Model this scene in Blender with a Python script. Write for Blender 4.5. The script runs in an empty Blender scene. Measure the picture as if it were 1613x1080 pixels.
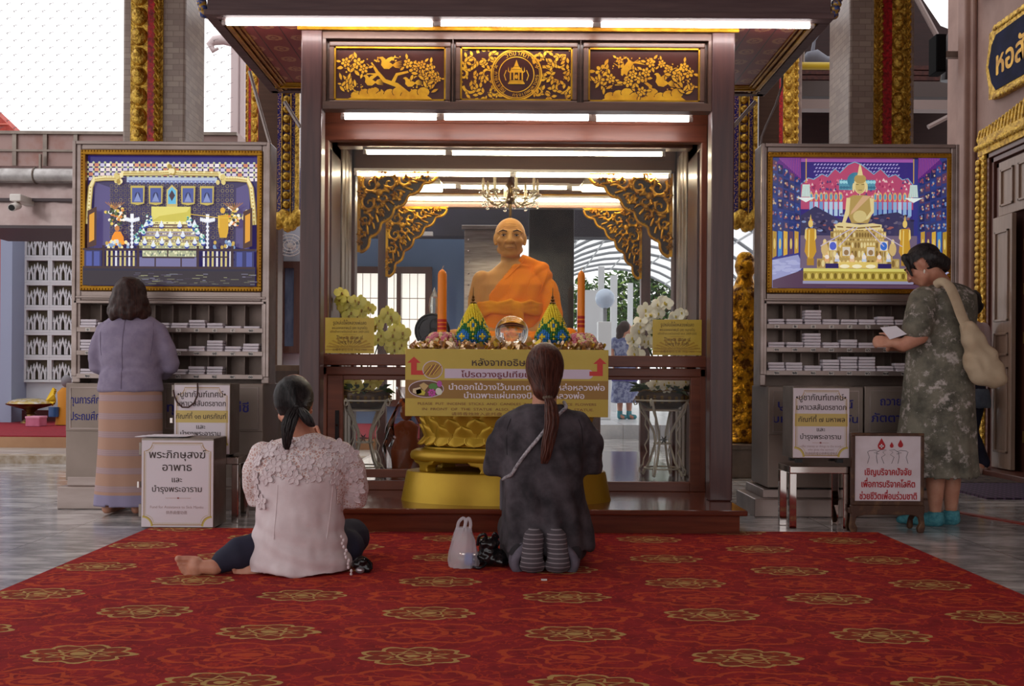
import bpy, math, random
from math import sin, cos, pi, radians
from mathutils import Vector, Matrix, noise
import numpy as np

random.seed(7)
SC = bpy.context.scene
COL = SC.collection
H = 0.855          # camera height
F = 1568.2         # focal length in pixels (35 mm on a 36 mm wide frame of 1613 px)

# ---------------------------------------------------------------- camera
cd = bpy.data.cameras.new('camera')
cam = bpy.data.objects.new('camera', cd)
COL.objects.link(cam)
cam.location = (0, 0, H)
cam.rotation_euler = (pi / 2, radians(-0.37), 0)
cd.lens = 35
cd.sensor_width = 36
cd.shift_y = 50 / 1613
cd.clip_start = 0.05
cd.clip_end = 300
SC.camera = cam

# ---------------------------------------------------------------- world, lights, exposure
SC.view_settings.view_transform = 'Standard'
SC.view_settings.look = 'None'
SC.view_settings.gamma = 1
SC.view_settings.use_curve_mapping = False
SC.view_settings.exposure = 0.2
world = bpy.data.worlds.new('sky')
SC.world = world
world.use_nodes = True
_wt = world.node_tree
_bg = _wt.nodes['Background']
# overcast sky, a little stronger beyond the hall (+Y), dim below the horizon
_tc = _wt.nodes.new('ShaderNodeTexCoord')
_sp = _wt.nodes.new('ShaderNodeSeparateXYZ')
_wt.links.new(_tc.outputs['Generated'], _sp.inputs[0])


def _ramp(sock, a, b, c, d):
    n = _wt.nodes.new('ShaderNodeMapRange')
    _wt.links.new(sock, n.inputs[0])
    for i_, v_ in enumerate((a, b, c, d)):
        n.inputs[i_ + 1].default_value = v_
    return n.outputs[0]


_ml = _wt.nodes.new('ShaderNodeMath')
_ml.operation = 'MULTIPLY'
_wt.links.new(_ramp(_sp.outputs[1], -.5, .4, 1.15, 1.3), _ml.inputs[0])
_wt.links.new(_ramp(_sp.outputs[2], -.12, .02, .3, 1.), _ml.inputs[1])
_bg.inputs[0].default_value = (1.0, 0.975, 0.985, 1)
_wt.links.new(_ml.outputs[0], _bg.inputs[1])


# ---------------------------------------------------------------- colour helpers


def lin(c):
    c = c / 255.0
    return c / 12.92 if c <= 0.04045 else ((c + 0.055) / 1.055) ** 2.4


def rgb(r, g, b):
    return (lin(r), lin(g), lin(b), 1.0)


class NT:
    """small helper to write node maths"""

    def __init__(self, mat):
        mat.use_nodes = True
        self.t = mat.node_tree
        self.n = self.t.nodes
        self.bsdf = self.n['Principled BSDF']

    def node(self, typ, **kw):
        n = self.n.new(typ)
        for k, v in kw.items():
            setattr(n, k, v)
        return n

    def put(self, sock, v):
        if isinstance(v, bpy.types.NodeSocket):
            self.t.links.new(v, sock)
        else:
            sock.default_value = v

    def m(self, op, a, b=0.0, c=None):
        n = self.node('ShaderNodeMath', operation=op)
        self.put(n.inputs[0], a)
        self.put(n.inputs[1], b)
        if c is not None:
            self.put(n.inputs[2], c)
        return n.outputs[0]

    def mix(self, f, a, b):
        n = self.node('ShaderNodeMix', data_type='RGBA')
        self.put(n.inputs[0], f)
        self.put(n.inputs[6], a)
        self.put(n.inputs[7], b)
        return n.outputs[2]

    def coords(self, scale=(1, 1, 1)):
        tc = self.node('ShaderNodeTexCoord')
        mp = self.node('ShaderNodeMapping')
        mp.inputs['Scale'].default_value = scale
        self.t.links.new(tc.outputs['Object'], mp.inputs[0])
        return mp.outputs[0]

    def noise(self, vec, scale, detail=4, rough=.55):
        n = self.node('ShaderNodeTexNoise')
        self.put(n.inputs['Vector'], vec)
        n.inputs['Scale'].default_value = scale
        n.inputs['Detail'].default_value = detail
        n.inputs['Roughness'].default_value = rough
        return n.outputs['Fac']

    def ramp(self, f, a, b):
        n = self.node('ShaderNodeMapRange', clamp=True)
        self.put(n.inputs[0], f)
        n.inputs[1].default_value = a
        n.inputs[2].default_value = b
        return n.outputs[0]

    def bump(self, h, strength, dist=.01):
        n = self.node('ShaderNodeBump')
        n.inputs['Strength'].default_value = strength
        n.inputs['Distance'].default_value = dist
        self.put(n.inputs['Height'], h)
        self.t.links.new(n.outputs[0], self.bsdf.inputs['Normal'])


MATS = {}


def mat(name, col, rough=.5, metal=0., col2=None, scale=6, stretch=(1, 1, 1), lo=.35, hi=.65, bump=0., bscale=40, bdist=.005,
        coat=0., sheen=0., trans=0., ior=1.45, emit=None, estr=0., alpha=1., detail=4, spec=.5, sss=0.):
    if name in MATS:
        return MATS[name]
    m = bpy.data.materials.new(name)
    k = NT(m)
    b = k.bsdf
    c = rgb(*col)
    b.inputs['Base Color'].default_value = c
    b.inputs['Roughness'].default_value = rough
    b.inputs['Metallic'].default_value = metal
    b.inputs['Coat Weight'].default_value = coat
    b.inputs['Coat Roughness'].default_value = .12
    b.inputs['Sheen Weight'].default_value = sheen
    b.inputs['Transmission Weight'].default_value = trans
    b.inputs['IOR'].default_value = ior
    b.inputs['Alpha'].default_value = alpha
    b.inputs['Specular IOR Level'].default_value = spec
    if sss:
        b.inputs['Subsurface Weight'].default_value = sss
        b.inputs['Subsurface Radius'].default_value = (.02, .008, .004)
    if emit:
        b.inputs['Emission Color'].default_value = rgb(*emit)
        b.inputs['Emission Strength'].default_value = estr
    if col2 or bump:
        v = k.coords(stretch)
        if col2:
            f = k.ramp(k.noise(v, scale, detail), lo, hi)
            k.put(b.inputs['Base Color'], k.mix(f, c, rgb(*col2)))
        if bump:
            k.bump(k.noise(v, bscale, 3), bump, bdist)
    MATS[name] = m
    return m


def colmat(name, rough=.5, emit=0., coat=0., sheen=0., spec=.5, metal=0., bump=0., bscale=60):
    """material that takes its print colours from the mesh's own colour attribute"""
    if name in MATS:
        return MATS[name]
    m = bpy.data.materials.new(name)
    k = NT(m)
    a = k.node('ShaderNodeVertexColor', layer_name='Col')
    k.put(k.bsdf.inputs['Base Color'], a.outputs[0])
    k.bsdf.inputs['Roughness'].default_value = rough
    k.bsdf.inputs['Coat Weight'].default_value = coat
    k.bsdf.inputs['Sheen Weight'].default_value = sheen
    k.bsdf.inputs['Specular IOR Level'].default_value = spec
    k.bsdf.inputs['Metallic'].default_value = metal
    if emit:
        k.put(k.bsdf.inputs['Emission Color'], a.outputs[0])
        k.bsdf.inputs['Emission Strength'].default_value = emit
    if bump:
        k.bump(k.noise(k.coords(), bscale, 3), bump, .004)
    MATS[name] = m
    return m


# ---------------------------------------------------------------- place helper: photograph pixel + depth -> point in metres
_c, _s = cos(radians(.37)), sin(radians(.37))


def at(px, py, D):
    dx, dy = px - 806.5, 590.0 - py
    return Vector(((dx * _c - dy * _s) * D / F, D, H + (dx * _s + dy * _c) * D / F))


def X(px, D, py=590):
    return at(px, py, D).x


def Z(py, D, px=806):
    return at(px, py, D).z


# ---------------------------------------------------------------- text outlines (Blender's own built-in font)
_TX = {}
_UP2 = '\u0e48\u0e49\u0e4a\u0e4b\u0e4c'
_UP1 = '\u0e31\u0e34\u0e35\u0e36\u0e37\u0e4d'


def _raw_text(s, bold):
    key = (s, bold)
    if key in _TX:
        return _TX[key]
    c = bpy.data.curves.new('txt', 'FONT')
    c.body = s
    c.size = 1
    c.resolution_u = 3
    o = bpy.data.objects.new('txt', c)
    COL.objects.link(o)
    dg = bpy.context.evaluated_depsgraph_get()
    me = bpy.data.meshes.new_from_object(o.evaluated_get(dg))
    r = ([(v.co.x, v.co.y) for v in me.vertices], [tuple(p.vertices) for p in me.polygons])
    bpy.data.objects.remove(o)
    bpy.data.curves.remove(c)
    bpy.data.meshes.remove(me)
    _TX[key] = r
    return r


def _adv(s, bold=0.):
    if not s:
        return 0.
    return max(v[0] for v in _raw_text(s + 'l', bold)[0]) - max(v[0] for v in _raw_text('l', bold)[0])


def text_shape(s, bold=0.):
    base, marks = '', []
    for i, ch in enumerate(s):
        if ch in _UP2 and base and base[-1] in _UP1:
            marks.append((len(base), ch))
        elif ch == '\u0e33' and base and base[-1] in _UP2:     # tone + sara am
            base += ch
        else:
            base += ch
    v, f = _raw_text(base, bold)
    v, f = list(v), list(f)
    for i, ch in marks:
        mv, mf = _raw_text(ch, bold)
        if not mv:
            continue
        a = _adv(base[:i], bold)
        n = len(v)
        v += [(p[0] + a, p[1] + .17) for p in mv]
        f += [tuple(q + n for q in g) for g in mf]
    return v, f


# ---------------------------------------------------------------- mesh builder
ORI = {}


class B:
    def __init__(self, u=(1, 0, 0), v=(0, 0, 1), o=(0, 0, 0)):
        self.v, self.f, self.c = [], [], []
        self.col = (1, 1, 1, 1)
        self.step = self.lift = 0.
        self.frame(o, u, v)

    def frame(self, o, u=(1, 0, 0), v=(0, 0, 1)):
        self.o, self.u, self.w = Vector(o), Vector(u), Vector(v)
        self.n = self.u.cross(self.w).normalized()
        return self

    def P(self, a, b, n=0.):
        return self.o + self.u * a + self.w * b + self.n * n

    def add(self, verts, faces):
        k = len(self.v)
        self.v += [tuple(p) for p in verts]
        self.f += [tuple(i + k for i in f) for f in faces]
        self.c += [self.col] * len(faces)
        return self

    def box(self, x0, x1, y0, y1, z0, z1):
        x0, x1 = min(x0, x1), max(x0, x1)
        y0, y1 = min(y0, y1), max(y0, y1)
        z0, z1 = min(z0, z1), max(z0, z1)
        return self.add([(x0, y0, z0), (x1, y0, z0), (x1, y1, z0), (x0, y1, z0), (x0, y0, z1), (x1, y0, z1), (x1, y1, z1), (x0, y1, z1)],
                        [(0, 3, 2, 1), (4, 5, 6, 7), (0, 1, 5, 4), (1, 2, 6, 5), (2, 3, 7, 6), (3, 0, 4, 7)])

    def obox(self, a0, a1, b0, b1, n0, n1):
        """box in the current frame (u, v, outward normal)"""
        p = [self.P(a, b, n) for n in (n0, n1) for (a, b) in ((a0, b0), (a1, b0), (a1, b1), (a0, b1))]
        return self.add(p, [(0, 3, 2, 1), (4, 5, 6, 7), (0, 1, 5, 4), (1, 2, 6, 5), (2, 3, 7, 6), (3, 0, 4, 7)])

    # ---- flat drawing in the frame
    def poly(self, pts, n=0., col=None):
        if col:
            self.col = rgb(*col)
        area2 = sum(pts[i][0] * pts[(i + 1) % len(pts)][1] - pts[(i + 1) % len(pts)][0] * pts[i][1] for i in range(len(pts)))
        if area2 < 0:
            pts = pts[::-1]
        self.lift += self.step
        n += self.lift
        return self.add([self.P(a, b, n) for a, b in pts], [tuple(range(len(pts)))])

    def rect(self, a0, b0, a1, b1, n=0., col=None):
        return self.poly([(a0, b0), (a1, b0), (a1, b1), (a0, b1)], n, col)

    def disc(self, a, b, ra, rb=None, n=0., col=None, seg=20, rot=0.):
        rb = ra if rb is None else rb
        cr, sr = cos(rot), sin(rot)
        pts = []
        for i in range(seg):
            t = 2 * pi * i / seg
            x, y = ra * cos(t), rb * sin(t)
            pts.append((a + x * cr - y * sr, b + x * sr + y * cr))
        return self.poly(pts, n, col)

    def stroke(self, pts, w, n=0., col=None, closed=False):
        """thick line, w a width or a list of widths"""
        if col:
            self.col = rgb(*col)
        k = len(pts)
        ws = w if isinstance(w, (list, tuple)) else [w] * k
        L, R = [], []
        for i in range(k):
            p0 = pts[(i - 1) % k] if closed or i > 0 else pts[i]
            p1 = pts[(i + 1) % k] if closed or i < k - 1 else pts[i]
            d = Vector((p1[0] - p0[0], p1[1] - p0[1]))
            if d.length < 1e-9:
                d = Vector((1, 0))
            d.normalize()
            nx, ny = -d.y, d.x
            L.append((pts[i][0] + nx * ws[i] / 2, pts[i][1] + ny * ws[i] / 2))
            R.append((pts[i][0] - nx * ws[i] / 2, pts[i][1] - ny * ws[i] / 2))
        self.lift += self.step
        n += self.lift
        vs = [self.P(a, b, n) for a, b in L] + [self.P(a, b, n) for a, b in R]
        fs = []
        for i in range(k if closed else k - 1):
            j = (i + 1) % k
            fs.append((k + i, k + j, j, i))
        return self.add(vs, fs)

    def text(self, s, a, b, size=None, width=None, n=0., col=None, bold=0., align='C'):
        """flat lettering in the frame: baseline at b, centred on a"""
        if col:
            self.col = rgb(*col)
        v, f = text_shape(s)
        if not v:
            return self
        x0, x1 = min(p[0] for p in v), max(p[0] for p in v)
        sx = sy = size or 1.
        if width:
            sx = width / (x1 - x0)
            if not size:
                sy = sx
        off = {'C': -(x0 + x1) / 2, 'L': -x0, 'R': -x1}[align]
        for k, (dx, dy) in enumerate(((0, 0), (bold, 0), (-bold, 0), (0, bold * .7), (0, -bold * .7)) if bold else ((0, 0),)):
            self.add([self.P(a + (p[0] + dx + off) * sx, b + (p[1] + dy) * sy, n + k * 3e-5) for p in v], f)
        return self

    # ---- solids
    def tube(self, path, r, n=8, closed=False, caps=True, flat=1.0):
        path = [Vector(p) for p in path]
        k = len(path)
        rs = r if isinstance(r, (list, tuple)) else [r] * k
        up = None
        vs, fs = [], []
        for i in range(k):
            a = path[(i - 1) % k] if closed or i > 0 else path[i]
            c = path[(i + 1) % k] if closed or i < k - 1 else path[i]
            t = (c - a)
            t = t.normalized() if t.length > 1e-9 else Vector((0, 0, 1))
            if up is None:
                up = Vector((0, 0, 1)) if abs(t.z) < .9 else Vector((1, 0, 0))
            up = (up - t * up.dot(t))
            up = up.normalized() if up.length > 1e-6 else t.orthogonal().normalized()
            sd = t.cross(up)
            for j in range(n):
                q = 2 * pi * j / n
                vs.append(path[i] + (sd * cos(q) * flat + up * sin(q)) * rs[i])
        for i in range(k if closed else k - 1):
            i2 = (i + 1) % k
            for j in range(n):
                j2 = (j + 1) % n
                fs.append((i * n + j, i * n + j2, i2 * n + j2, i2 * n + j))
        if caps and not closed:
            fs.append(tuple(range(n))[::-1])
            fs.append(tuple((k - 1) * n + j for j in range(n)))
        return self.add(vs, fs)

    def lathe(self, prof, c=(0, 0, 0), n=24, sx=1., sy=1., caps=True):
        c = Vector(c)
        vs, fs = [], []
        k = len(prof)
        for r, z in prof:
            for j in range(n):
                q = 2 * pi * j / n
                vs.append(c + Vector((r * cos(q) * sx, r * sin(q) * sy, z)))
        for i in range(k - 1):
            for j in range(n):
                j2 = (j + 1) % n
                fs.append((i * n + j, i * n + j2, (i + 1) * n + j2, (i + 1) * n + j))
        if caps:
            if prof[0][0] > 1e-5:
                fs.append(tuple(range(n))[::-1])
            if prof[-1][0] > 1e-5:
                fs.append(tuple((k - 1) * n + j for j in range(n)))
        return self.add(vs, fs)

    def ball(self, c, r, nu=12, nv=8, R=None):
        c = Vector(c)
        rx, ry, rz = r if isinstance(r, (list, tuple, Vector)) else (r, r, r)
        vs, fs = [], []

        def q(x, y, z):
            d = Vector((x * rx, y * ry, z * rz))
            return c + (R @ d if R else d)
        vs.append(q(0, 0, -1))
        for i in range(1, nv):
            t = -pi / 2 + pi * i / nv
            for j in range(nu):
                p = 2 * pi * j / nu
                vs.append(q(cos(t) * cos(p), cos(t) * sin(p), sin(t)))
        vs.append(q(0, 0, 1))
        for j in range(nu):
            fs.append((0, 1 + (j + 1) % nu, 1 + j))
            fs.append((len(vs) - 1, 1 + (nv - 2) * nu + j, 1 + (nv - 2) * nu + (j + 1) % nu))
        for i in range(nv - 2):
            for j in range(nu):
                a, b = 1 + i * nu + j, 1 + i * nu + (j + 1) % nu
                fs.append((a, b, b + nu, a + nu))
        return self.add(vs, fs)

    def loft(self, rings, caps=True):
        k, n = len(rings), len(rings[0])
        vs = [p for r in rings for p in r]
        fs = []
        for i in range(k - 1):
            for j in range(n):
                j2 = (j + 1) % n
                fs.append((i * n + j, i * n + j2, (i + 1) * n + j2, (i + 1) * n + j))
        if caps:
            fs.append(tuple(range(n))[::-1])
            fs.append(tuple((k - 1) * n + j for j in range(n)))
        return self.add(vs, fs)

    def ell(self, rows, n=28, caps=True):
        """stack of horizontal ellipses (cx, cy, cz, rx, ry)"""
        rs = []
        for cx, cy, cz, rx, ry in rows:
            rs.append([(cx + rx * cos(2 * pi * j / n), cy + ry * sin(2 * pi * j / n), cz) for j in range(n)])
        return self.loft(rs, caps)

    def chain(self, pts, n=12, sub=4):
        """limb: (x, y, z, r) joints with round ends"""
        P3 = [Vector(p[:3]) for p in pts]
        for i in range(len(pts) - 1):
            a, b = P3[i], P3[i + 1]
            self.tube([a, b], [pts[i][3], pts[i + 1][3]], n)
        for p in pts:
            self.ball(p[:3], p[3], n, max(6, n * 2 // 3))
        return self

    def prism(self, pts, n0, n1):
        """solid with outline pts in the frame between offsets n0 and n1"""
        k = len(pts)
        area2 = sum(pts[i][0] * pts[(i + 1) % k][1] - pts[(i + 1) % k][0] * pts[i][1] for i in range(k))
        if area2 < 0:
            pts = pts[::-1]
        if n0 > n1:
            n0, n1 = n1, n0
        vs = [self.P(a, b, n0) for a, b in pts] + [self.P(a, b, n1) for a, b in pts]
        fs = [tuple(range(k))[::-1], tuple(range(k, 2 * k))]
        for i in range(k):
            j = (i + 1) % k
            fs.append((i, j, k + j, k + i))
        return self.add(vs, fs)

    # ---- finish
    def mesh(self, name, off=None):
        off = off or Vector((0, 0, 0))
        me = bpy.data.meshes.new(name)
        me.from_pydata([(p[0] - off[0], p[1] - off[1], p[2] - off[2]) for p in self.v], [], self.f)
        if any(c != (1, 1, 1, 1) for c in self.c):
            ca = me.color_attributes.new('Col', 'FLOAT_COLOR', 'CORNER')
            buf = np.empty((len(me.loops), 4), dtype=np.float32)
            tot = np.empty(len(me.polygons), dtype=np.int32)
            me.polygons.foreach_get('loop_total', tot)
            buf[:] = np.repeat(np.array(self.c, dtype=np.float32), tot, axis=0)
            ca.data.foreach_set('color', buf.ravel())
        return me

    def build(self, name, m, parent=None, smooth=0, bevel=0., seg=2, **props):
        if parent is not None:
            off = ORI[parent.name]
        else:
            a = np.array(self.v)
            off = Vector((float(a[:, 0].min() + a[:, 0].max()) / 2, float(a[:, 1].min() + a[:, 1].max()) / 2, float(a[:, 2].min())))
        me = self.mesh(name, off)
        return link(name, me, m, parent, off, smooth, bevel, seg, **props)


def link(name, me, m, parent, off, smooth=0, bevel=0., seg=2, **props):
    if m:
        me.materials.append(m)
    if smooth:
        me.polygons.foreach_set('use_smooth', [True] * len(me.polygons))
        if smooth < 180:
            me.set_sharp_from_angle(angle=radians(smooth))
    o = bpy.data.objects.new(name, me)
    COL.objects.link(o)
    if bevel:
        bv = o.modifiers.new('bevel', 'BEVEL')
        bv.width, bv.segments, bv.limit_method, bv.angle_limit = bevel, seg, 'ANGLE', radians(50)
    ORI[o.name] = Vector(off)
    if parent is not None:
        o.parent = parent
    else:
        o.location = off
    for k, v in props.items():
        o[k] = v
    return o


def thing(name, label, cat, loc, group=None):
    o = bpy.data.objects.new(name, None)
    o.empty_display_size = .1
    COL.objects.link(o)
    o.location = loc
    ORI[o.name] = Vector(loc)
    o['label'], o['category'] = label, cat
    if group:
        o['group'] = group
    return o


def copy_tree(o, loc=None, label=None, group=None, parent=None, scale=None, rotz=None):
    c = o.copy()
    COL.objects.link(c)
    if parent is not None:
        c.parent = parent
    if loc is not None:
        c.location = loc
    if label:
        c['label'] = label
    if group:
        c['group'] = group
    if scale:
        c.scale = scale
    if rotz is not None:
        c.rotation_euler = (0, 0, rotz)
    for ch in list(o.children):
        copy_tree(ch, parent=c)
    return c


def struct(b, name, m, **kw):
    return b.build(name, m, kind='structure', **kw)


def remesh(b, voxel, smooth=4, fn=None, decim=0):
    """fuse overlapping closed pieces of builder b into one continuous surface; returns (verts, faces) builder"""
    me = b.mesh('tmp')
    o = bpy.data.objects.new('tmp', me)
    COL.objects.link(o)
    r = o.modifiers.new('r', 'REMESH')
    r.mode, r.voxel_size, r.use_smooth_shade = 'VOXEL', voxel, True
    if smooth:
        s = o.modifiers.new('s', 'SMOOTH')
        s.factor, s.iterations = .5, smooth
    dg = bpy.context.evaluated_depsgraph_get()
    em = bpy.data.meshes.new_from_object(o.evaluated_get(dg))
    out = B()
    if fn:
        out.v = [tuple(v.co + v.normal * fn(v.co, v.normal)) for v in em.vertices]
    else:
        out.v = [tuple(v.co) for v in em.vertices]
    out.f = [tuple(p.vertices) for p in em.polygons]
    out.c = [(1, 1, 1, 1)] * len(out.f)
    bpy.data.objects.remove(o)
    bpy.data.meshes.remove(me)
    bpy.data.meshes.remove(em)
    return out


def lerp(a, b, t):
    return a + (b - a) * t


def spiral(cx, cy, r0, turns, a0, n=22, dirn=1, r1=.12):
    """points of a scroll that winds in from radius r0"""
    out = []
    for i in range(n):
        t = i / (n - 1)
        r = r0 * lerp(1, r1, t ** .8)
        a = a0 + dirn * 2 * pi * turns * t
        out.append((cx + r * cos(a), cy + r * sin(a)))
    return out
# ================================================================ materials of the place
def wood(name, c1, c2, rough=.35, axis='z', coat=.25, scale=5):
    st = {'x': (.12, 1.6, 1.6), 'y': (1.6, .12, 1.6), 'z': (1.6, 1.6, .12)}[axis]
    return mat(name, c1, rough, col2=c2, scale=scale * 4, stretch=st, lo=.3, hi=.7, bump=.06, bscale=60, bdist=.002, coat=coat, detail=6)


W_POST = wood('dark_teak_post', (66, 40, 40), (88, 56, 52), .4, 'z')
W_BEAM = wood('dark_teak_beam', (80, 54, 42), (100, 70, 54), .42, 'x')
W_FASCIA = wood('weathered_fascia', (86, 64, 66), (112, 88, 86), .55, 'x', coat=0)
W_RAILX = wood('red_teak_rail', (98, 50, 34), (122, 66, 44), .4, 'x', coat=.05)
W_RAILZ = wood('red_teak_stile', (98, 50, 34), (122, 66, 44), .4, 'z', coat=.05)
W_PLAT = wood('polished_platform_wood', (82, 36, 24), (110, 54, 34), .18, 'x', coat=.5)
GOLD = mat('gold_paint', (196, 148, 40), .32, .85, col2=(150, 104, 24), scale=9, bump=.15, bscale=30)
GOLDLEAF = mat('gold_leaf_relief', (232, 190, 84), .32, .8, col2=(140, 96, 32), scale=26, lo=.4, hi=.7, bump=.7, bscale=55, bdist=.02)
GOLDSATIN = mat('satin_gold_lacquer', (184, 148, 40), .38, .5, col2=(166, 128, 32), scale=3, bump=.04, bscale=12)
STEEL = mat('brushed_steel', (178, 166, 160), .3, .85, col2=(150, 138, 132), scale=14, stretch=(.3, 3, 3), bump=.03, bscale=50)
STEELD = mat('dull_steel', (150, 138, 128), .42, .8, col2=(124, 112, 104), scale=5, bump=.03, bscale=30)
MIRROR = mat('mirror_steel', (205, 195, 190), .06, 1.)
TUBE = mat('fluorescent_glow', (255, 250, 250), .5, emit=(255, 246, 244), estr=22.)
TUBEW = mat('warm_fluorescent_glow', (255, 246, 226), .5, emit=(255, 242, 212), estr=34.)
WHITEM = mat('white_enamel', (226, 220, 214), .35)
BLACK = mat('black_plastic', (18, 17, 18), .35)
SKIN_L = mat('skin', (196, 142, 116), .5, col2=(176, 118, 94), scale=14, sss=.1, bump=.05, bscale=150, bdist=.001)


def glassmat(name, tint=(1, 1, 1), refl=.5):
    m = bpy.data.materials.new(name)
    k = NT(m)
    k.n.remove(k.bsdf)
    out = k.n['Material Output']
    tr = k.node('ShaderNodeBsdfTransparent')
    tr.inputs[0].default_value = (*tint, 1)
    gl = k.node('ShaderNodeBsdfGlossy')
    gl.inputs['Roughness'].default_value = .02
    fr = k.node('ShaderNodeFresnel')
    fr.inputs[0].default_value = 1.45
    f = k.m('MULTIPLY', fr.outputs[0], refl)
    mx = k.node('ShaderNodeMixShader')
    k.put(mx.inputs[0], f)
    k.t.links.new(tr.outputs[0], mx.inputs[1])
    k.t.links.new(gl.outputs[0], mx.inputs[2])
    k.t.links.new(mx.outputs[0], out.inputs[0])
    return m


PANE = glassmat('pane_glass', (.97, .98, .97), .22)


def marble(name, c1, c2, tile=.6, rough=.14, seam=(120, 116, 112)):
    m = bpy.data.materials.new(name)
    k = NT(m)
    g = k.node('ShaderNodeNewGeometry').outputs['Position']
    mp = k.node('ShaderNodeMapping')
    mp.inputs['Rotation'].default_value = (0, 0, .5)
    mp.inputs['Scale'].default_value = (1, 3, 1)
    k.put(mp.inputs[0], g)
    n1 = k.noise(mp.outputs[0], 1.6, 8, .62)
    vein = k.m('ABSOLUTE', k.m('SUBTRACT', n1, .5))
    f = k.ramp(vein, 0., .13)
    c = k.mix(f, rgb(*c2), rgb(*c1))
    sep = k.node('ShaderNodeSeparateXYZ')
    k.put(sep.inputs[0], g)

    def edge(o):
        q = k.m('FRACT', k.m('DIVIDE', o, tile))
        return k.m('LESS_THAN', k.m('MINIMUM', q, k.m('SUBTRACT', 1, q)), .006)
    s = k.m('MAXIMUM', edge(sep.outputs[0]), edge(sep.outputs[1]))
    c = k.mix(s, c, rgb(*seam))
    k.put(k.bsdf.inputs['Base Color'], c)
    k.bsdf.inputs['Roughness'].default_value = rough
    k.bump(k.noise(g, 2.2, 2), .06, .02)
    return m


FLOORM = marble('grey_marble_floor', (214, 210, 208), (142, 138, 138))
TERRACE = marble('pale_terrace_tile', (196, 190, 186), (160, 150, 142), .4, .3)


def carpetmat():
    m = bpy.data.materials.new('patterned_red_carpet')
    k = NT(m)
    g = k.node('ShaderNodeNewGeometry').outputs['Position']
    warp = k.noise(g, 22, 2)
    sep = k.node('ShaderNodeSeparateXYZ')
    k.put(sep.inputs[0], g)
    x, y = sep.outputs[0], sep.outputs[1]
    px, py = 1.0, .536
    x0, y0 = -1.29, 2.98

    def medal(cx, cy, rx, ry, nl):
        u = k.m('MULTIPLY', k.m('SUBTRACT', k.m('FRACT', k.m('ADD', k.m('DIVIDE', k.m('SUBTRACT', x, cx), px), 100.5)), .5), px / rx)
        v = k.m('MULTIPLY', k.m('SUBTRACT', k.m('FRACT', k.m('ADD', k.m('DIVIDE', k.m('SUBTRACT', y, cy), py), 100.5)), .5), py / ry)
        r = k.m('SQRT', k.m('ADD', k.m('MULTIPLY', u, u), k.m('MULTIPLY', v, v)))
        r = k.m('ADD', r, k.m('MULTIPLY', k.m('SUBTRACT', warp, .5), .25))
        th = k.m('ARCTAN2', v, u)
        lob = k.m('ABSOLUTE', k.m('COSINE', k.m('MULTIPLY', th, nl / 2)))
        R = k.m('ADD', .78, k.m('MULTIPLY', lob, .2))
        R2 = k.m('ADD', .62, k.m('MULTIPLY', lob, -.22))

        def near(a, b, w):
            return k.m('LESS_THAN', k.m('ABSOLUTE', k.m('SUBTRACT', a, b)), w)
        line = k.m('MAXIMUM', near(r, R, .055), near(r, R2, .042))
        line = k.m('MAXIMUM', line, k.m('LESS_THAN', r, .16))
        line = k.m('MAXIMUM', line, near(r, .3, .035))
        inside = k.m('LESS_THAN', r, R)
        return line, inside
    base = k.mix(k.ramp(k.noise(g, 9, 6, .7), .35, .65), rgb(122, 24, 30), rgb(154, 36, 38))
    scr = k.m('LESS_THAN', k.m('ABSOLUTE', k.m('SUBTRACT', k.noise(g, 14, 3), .5)), .02)
    base = k.mix(k.m('MULTIPLY', scr, .55), base, rgb(190, 60, 30))
    c = base
    for cx, cy in ((x0 + .5, y0), (x0, y0 + .268)):
        l, i = medal(cx, cy, .26, .135, 7)
        c = k.mix(k.m('MULTIPLY', l, .6), c, rgb(200, 80, 36))
    for cx, cy in ((x0, y0), (x0 + .5, y0 + .268)):
        l, i = medal(cx, cy, .165, .098, 9)
        c = k.mix(k.m('MULTIPLY', i, .35), c, rgb(120, 74, 34))
        c = k.mix(k.m('MULTIPLY', l, .85), c, rgb(186, 154, 92))
    k.put(k.bsdf.inputs['Base Color'], c)
    k.bsdf.inputs['Roughness'].default_value = .95
    k.bsdf.inputs['Specular IOR Level'].default_value = .15
    k.bump(k.noise(g, 320, 2), .35, .004)
    return m


# ================================================================ ground and roof of the hall
b = B().box(-16, 12, -8, 13.4, -.12, 0)
struct(b, 'floor', FLOORM)
b = B().box(-1.97, 2.0, .25, 5.42, 0, .012)
b.build('carpet', carpetmat(), bevel=.004, label='large red carpet with gold flower medallions spread before the shrine', category='carpet')
b = B().box(-4.2, 8, -3, 8.3, 4.7, 4.9)  # unseen hall roof, extent shaped to limit the sky light
struct(b, 'ceiling', mat('hall_ceiling_paint', (150, 120, 110), .7))

# ---------------------------------------------------------------- left background: terrace steps, white wall with vent blocks, duct
PLASTER = mat('white_blue_plaster', (206, 208, 216), .8, col2=(190, 194, 206), scale=2, bump=.05)
SHADEW = mat('shaded_plaster', (110, 134, 168), .8, col2=(100, 122, 154), scale=1.5)  # same white wall under shade; the shade is put into this blue tone
REDC = mat('plain_red_carpet', (150, 26, 44), .95, col2=(130, 18, 36), scale=30, bump=.3, bscale=200)
struct(B().box(-14, -.85, 9.25, 9.45, 0, .075), 'trim_1', mat('worn_kerb_stone', (190, 178, 166), .6, col2=(140, 116, 84), scale=9))
struct(B().box(-14, -.85, 9.45, 10.3, 0, .07), 'trim_2', TERRACE)
struct(B().box(-14, -.85, 10.28, 13.4, 0, .18), 'trim_3', mat('tan_riser_tile', (176, 134, 98), .5, col2=(160, 116, 84), scale=3))
b = B().box(-14, -.9, 10.3, 13.3, .18, .192)
b.build('red_carpet', REDC, label='plain red carpet covering the raised terrace by the white wall', category='carpet')
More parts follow.
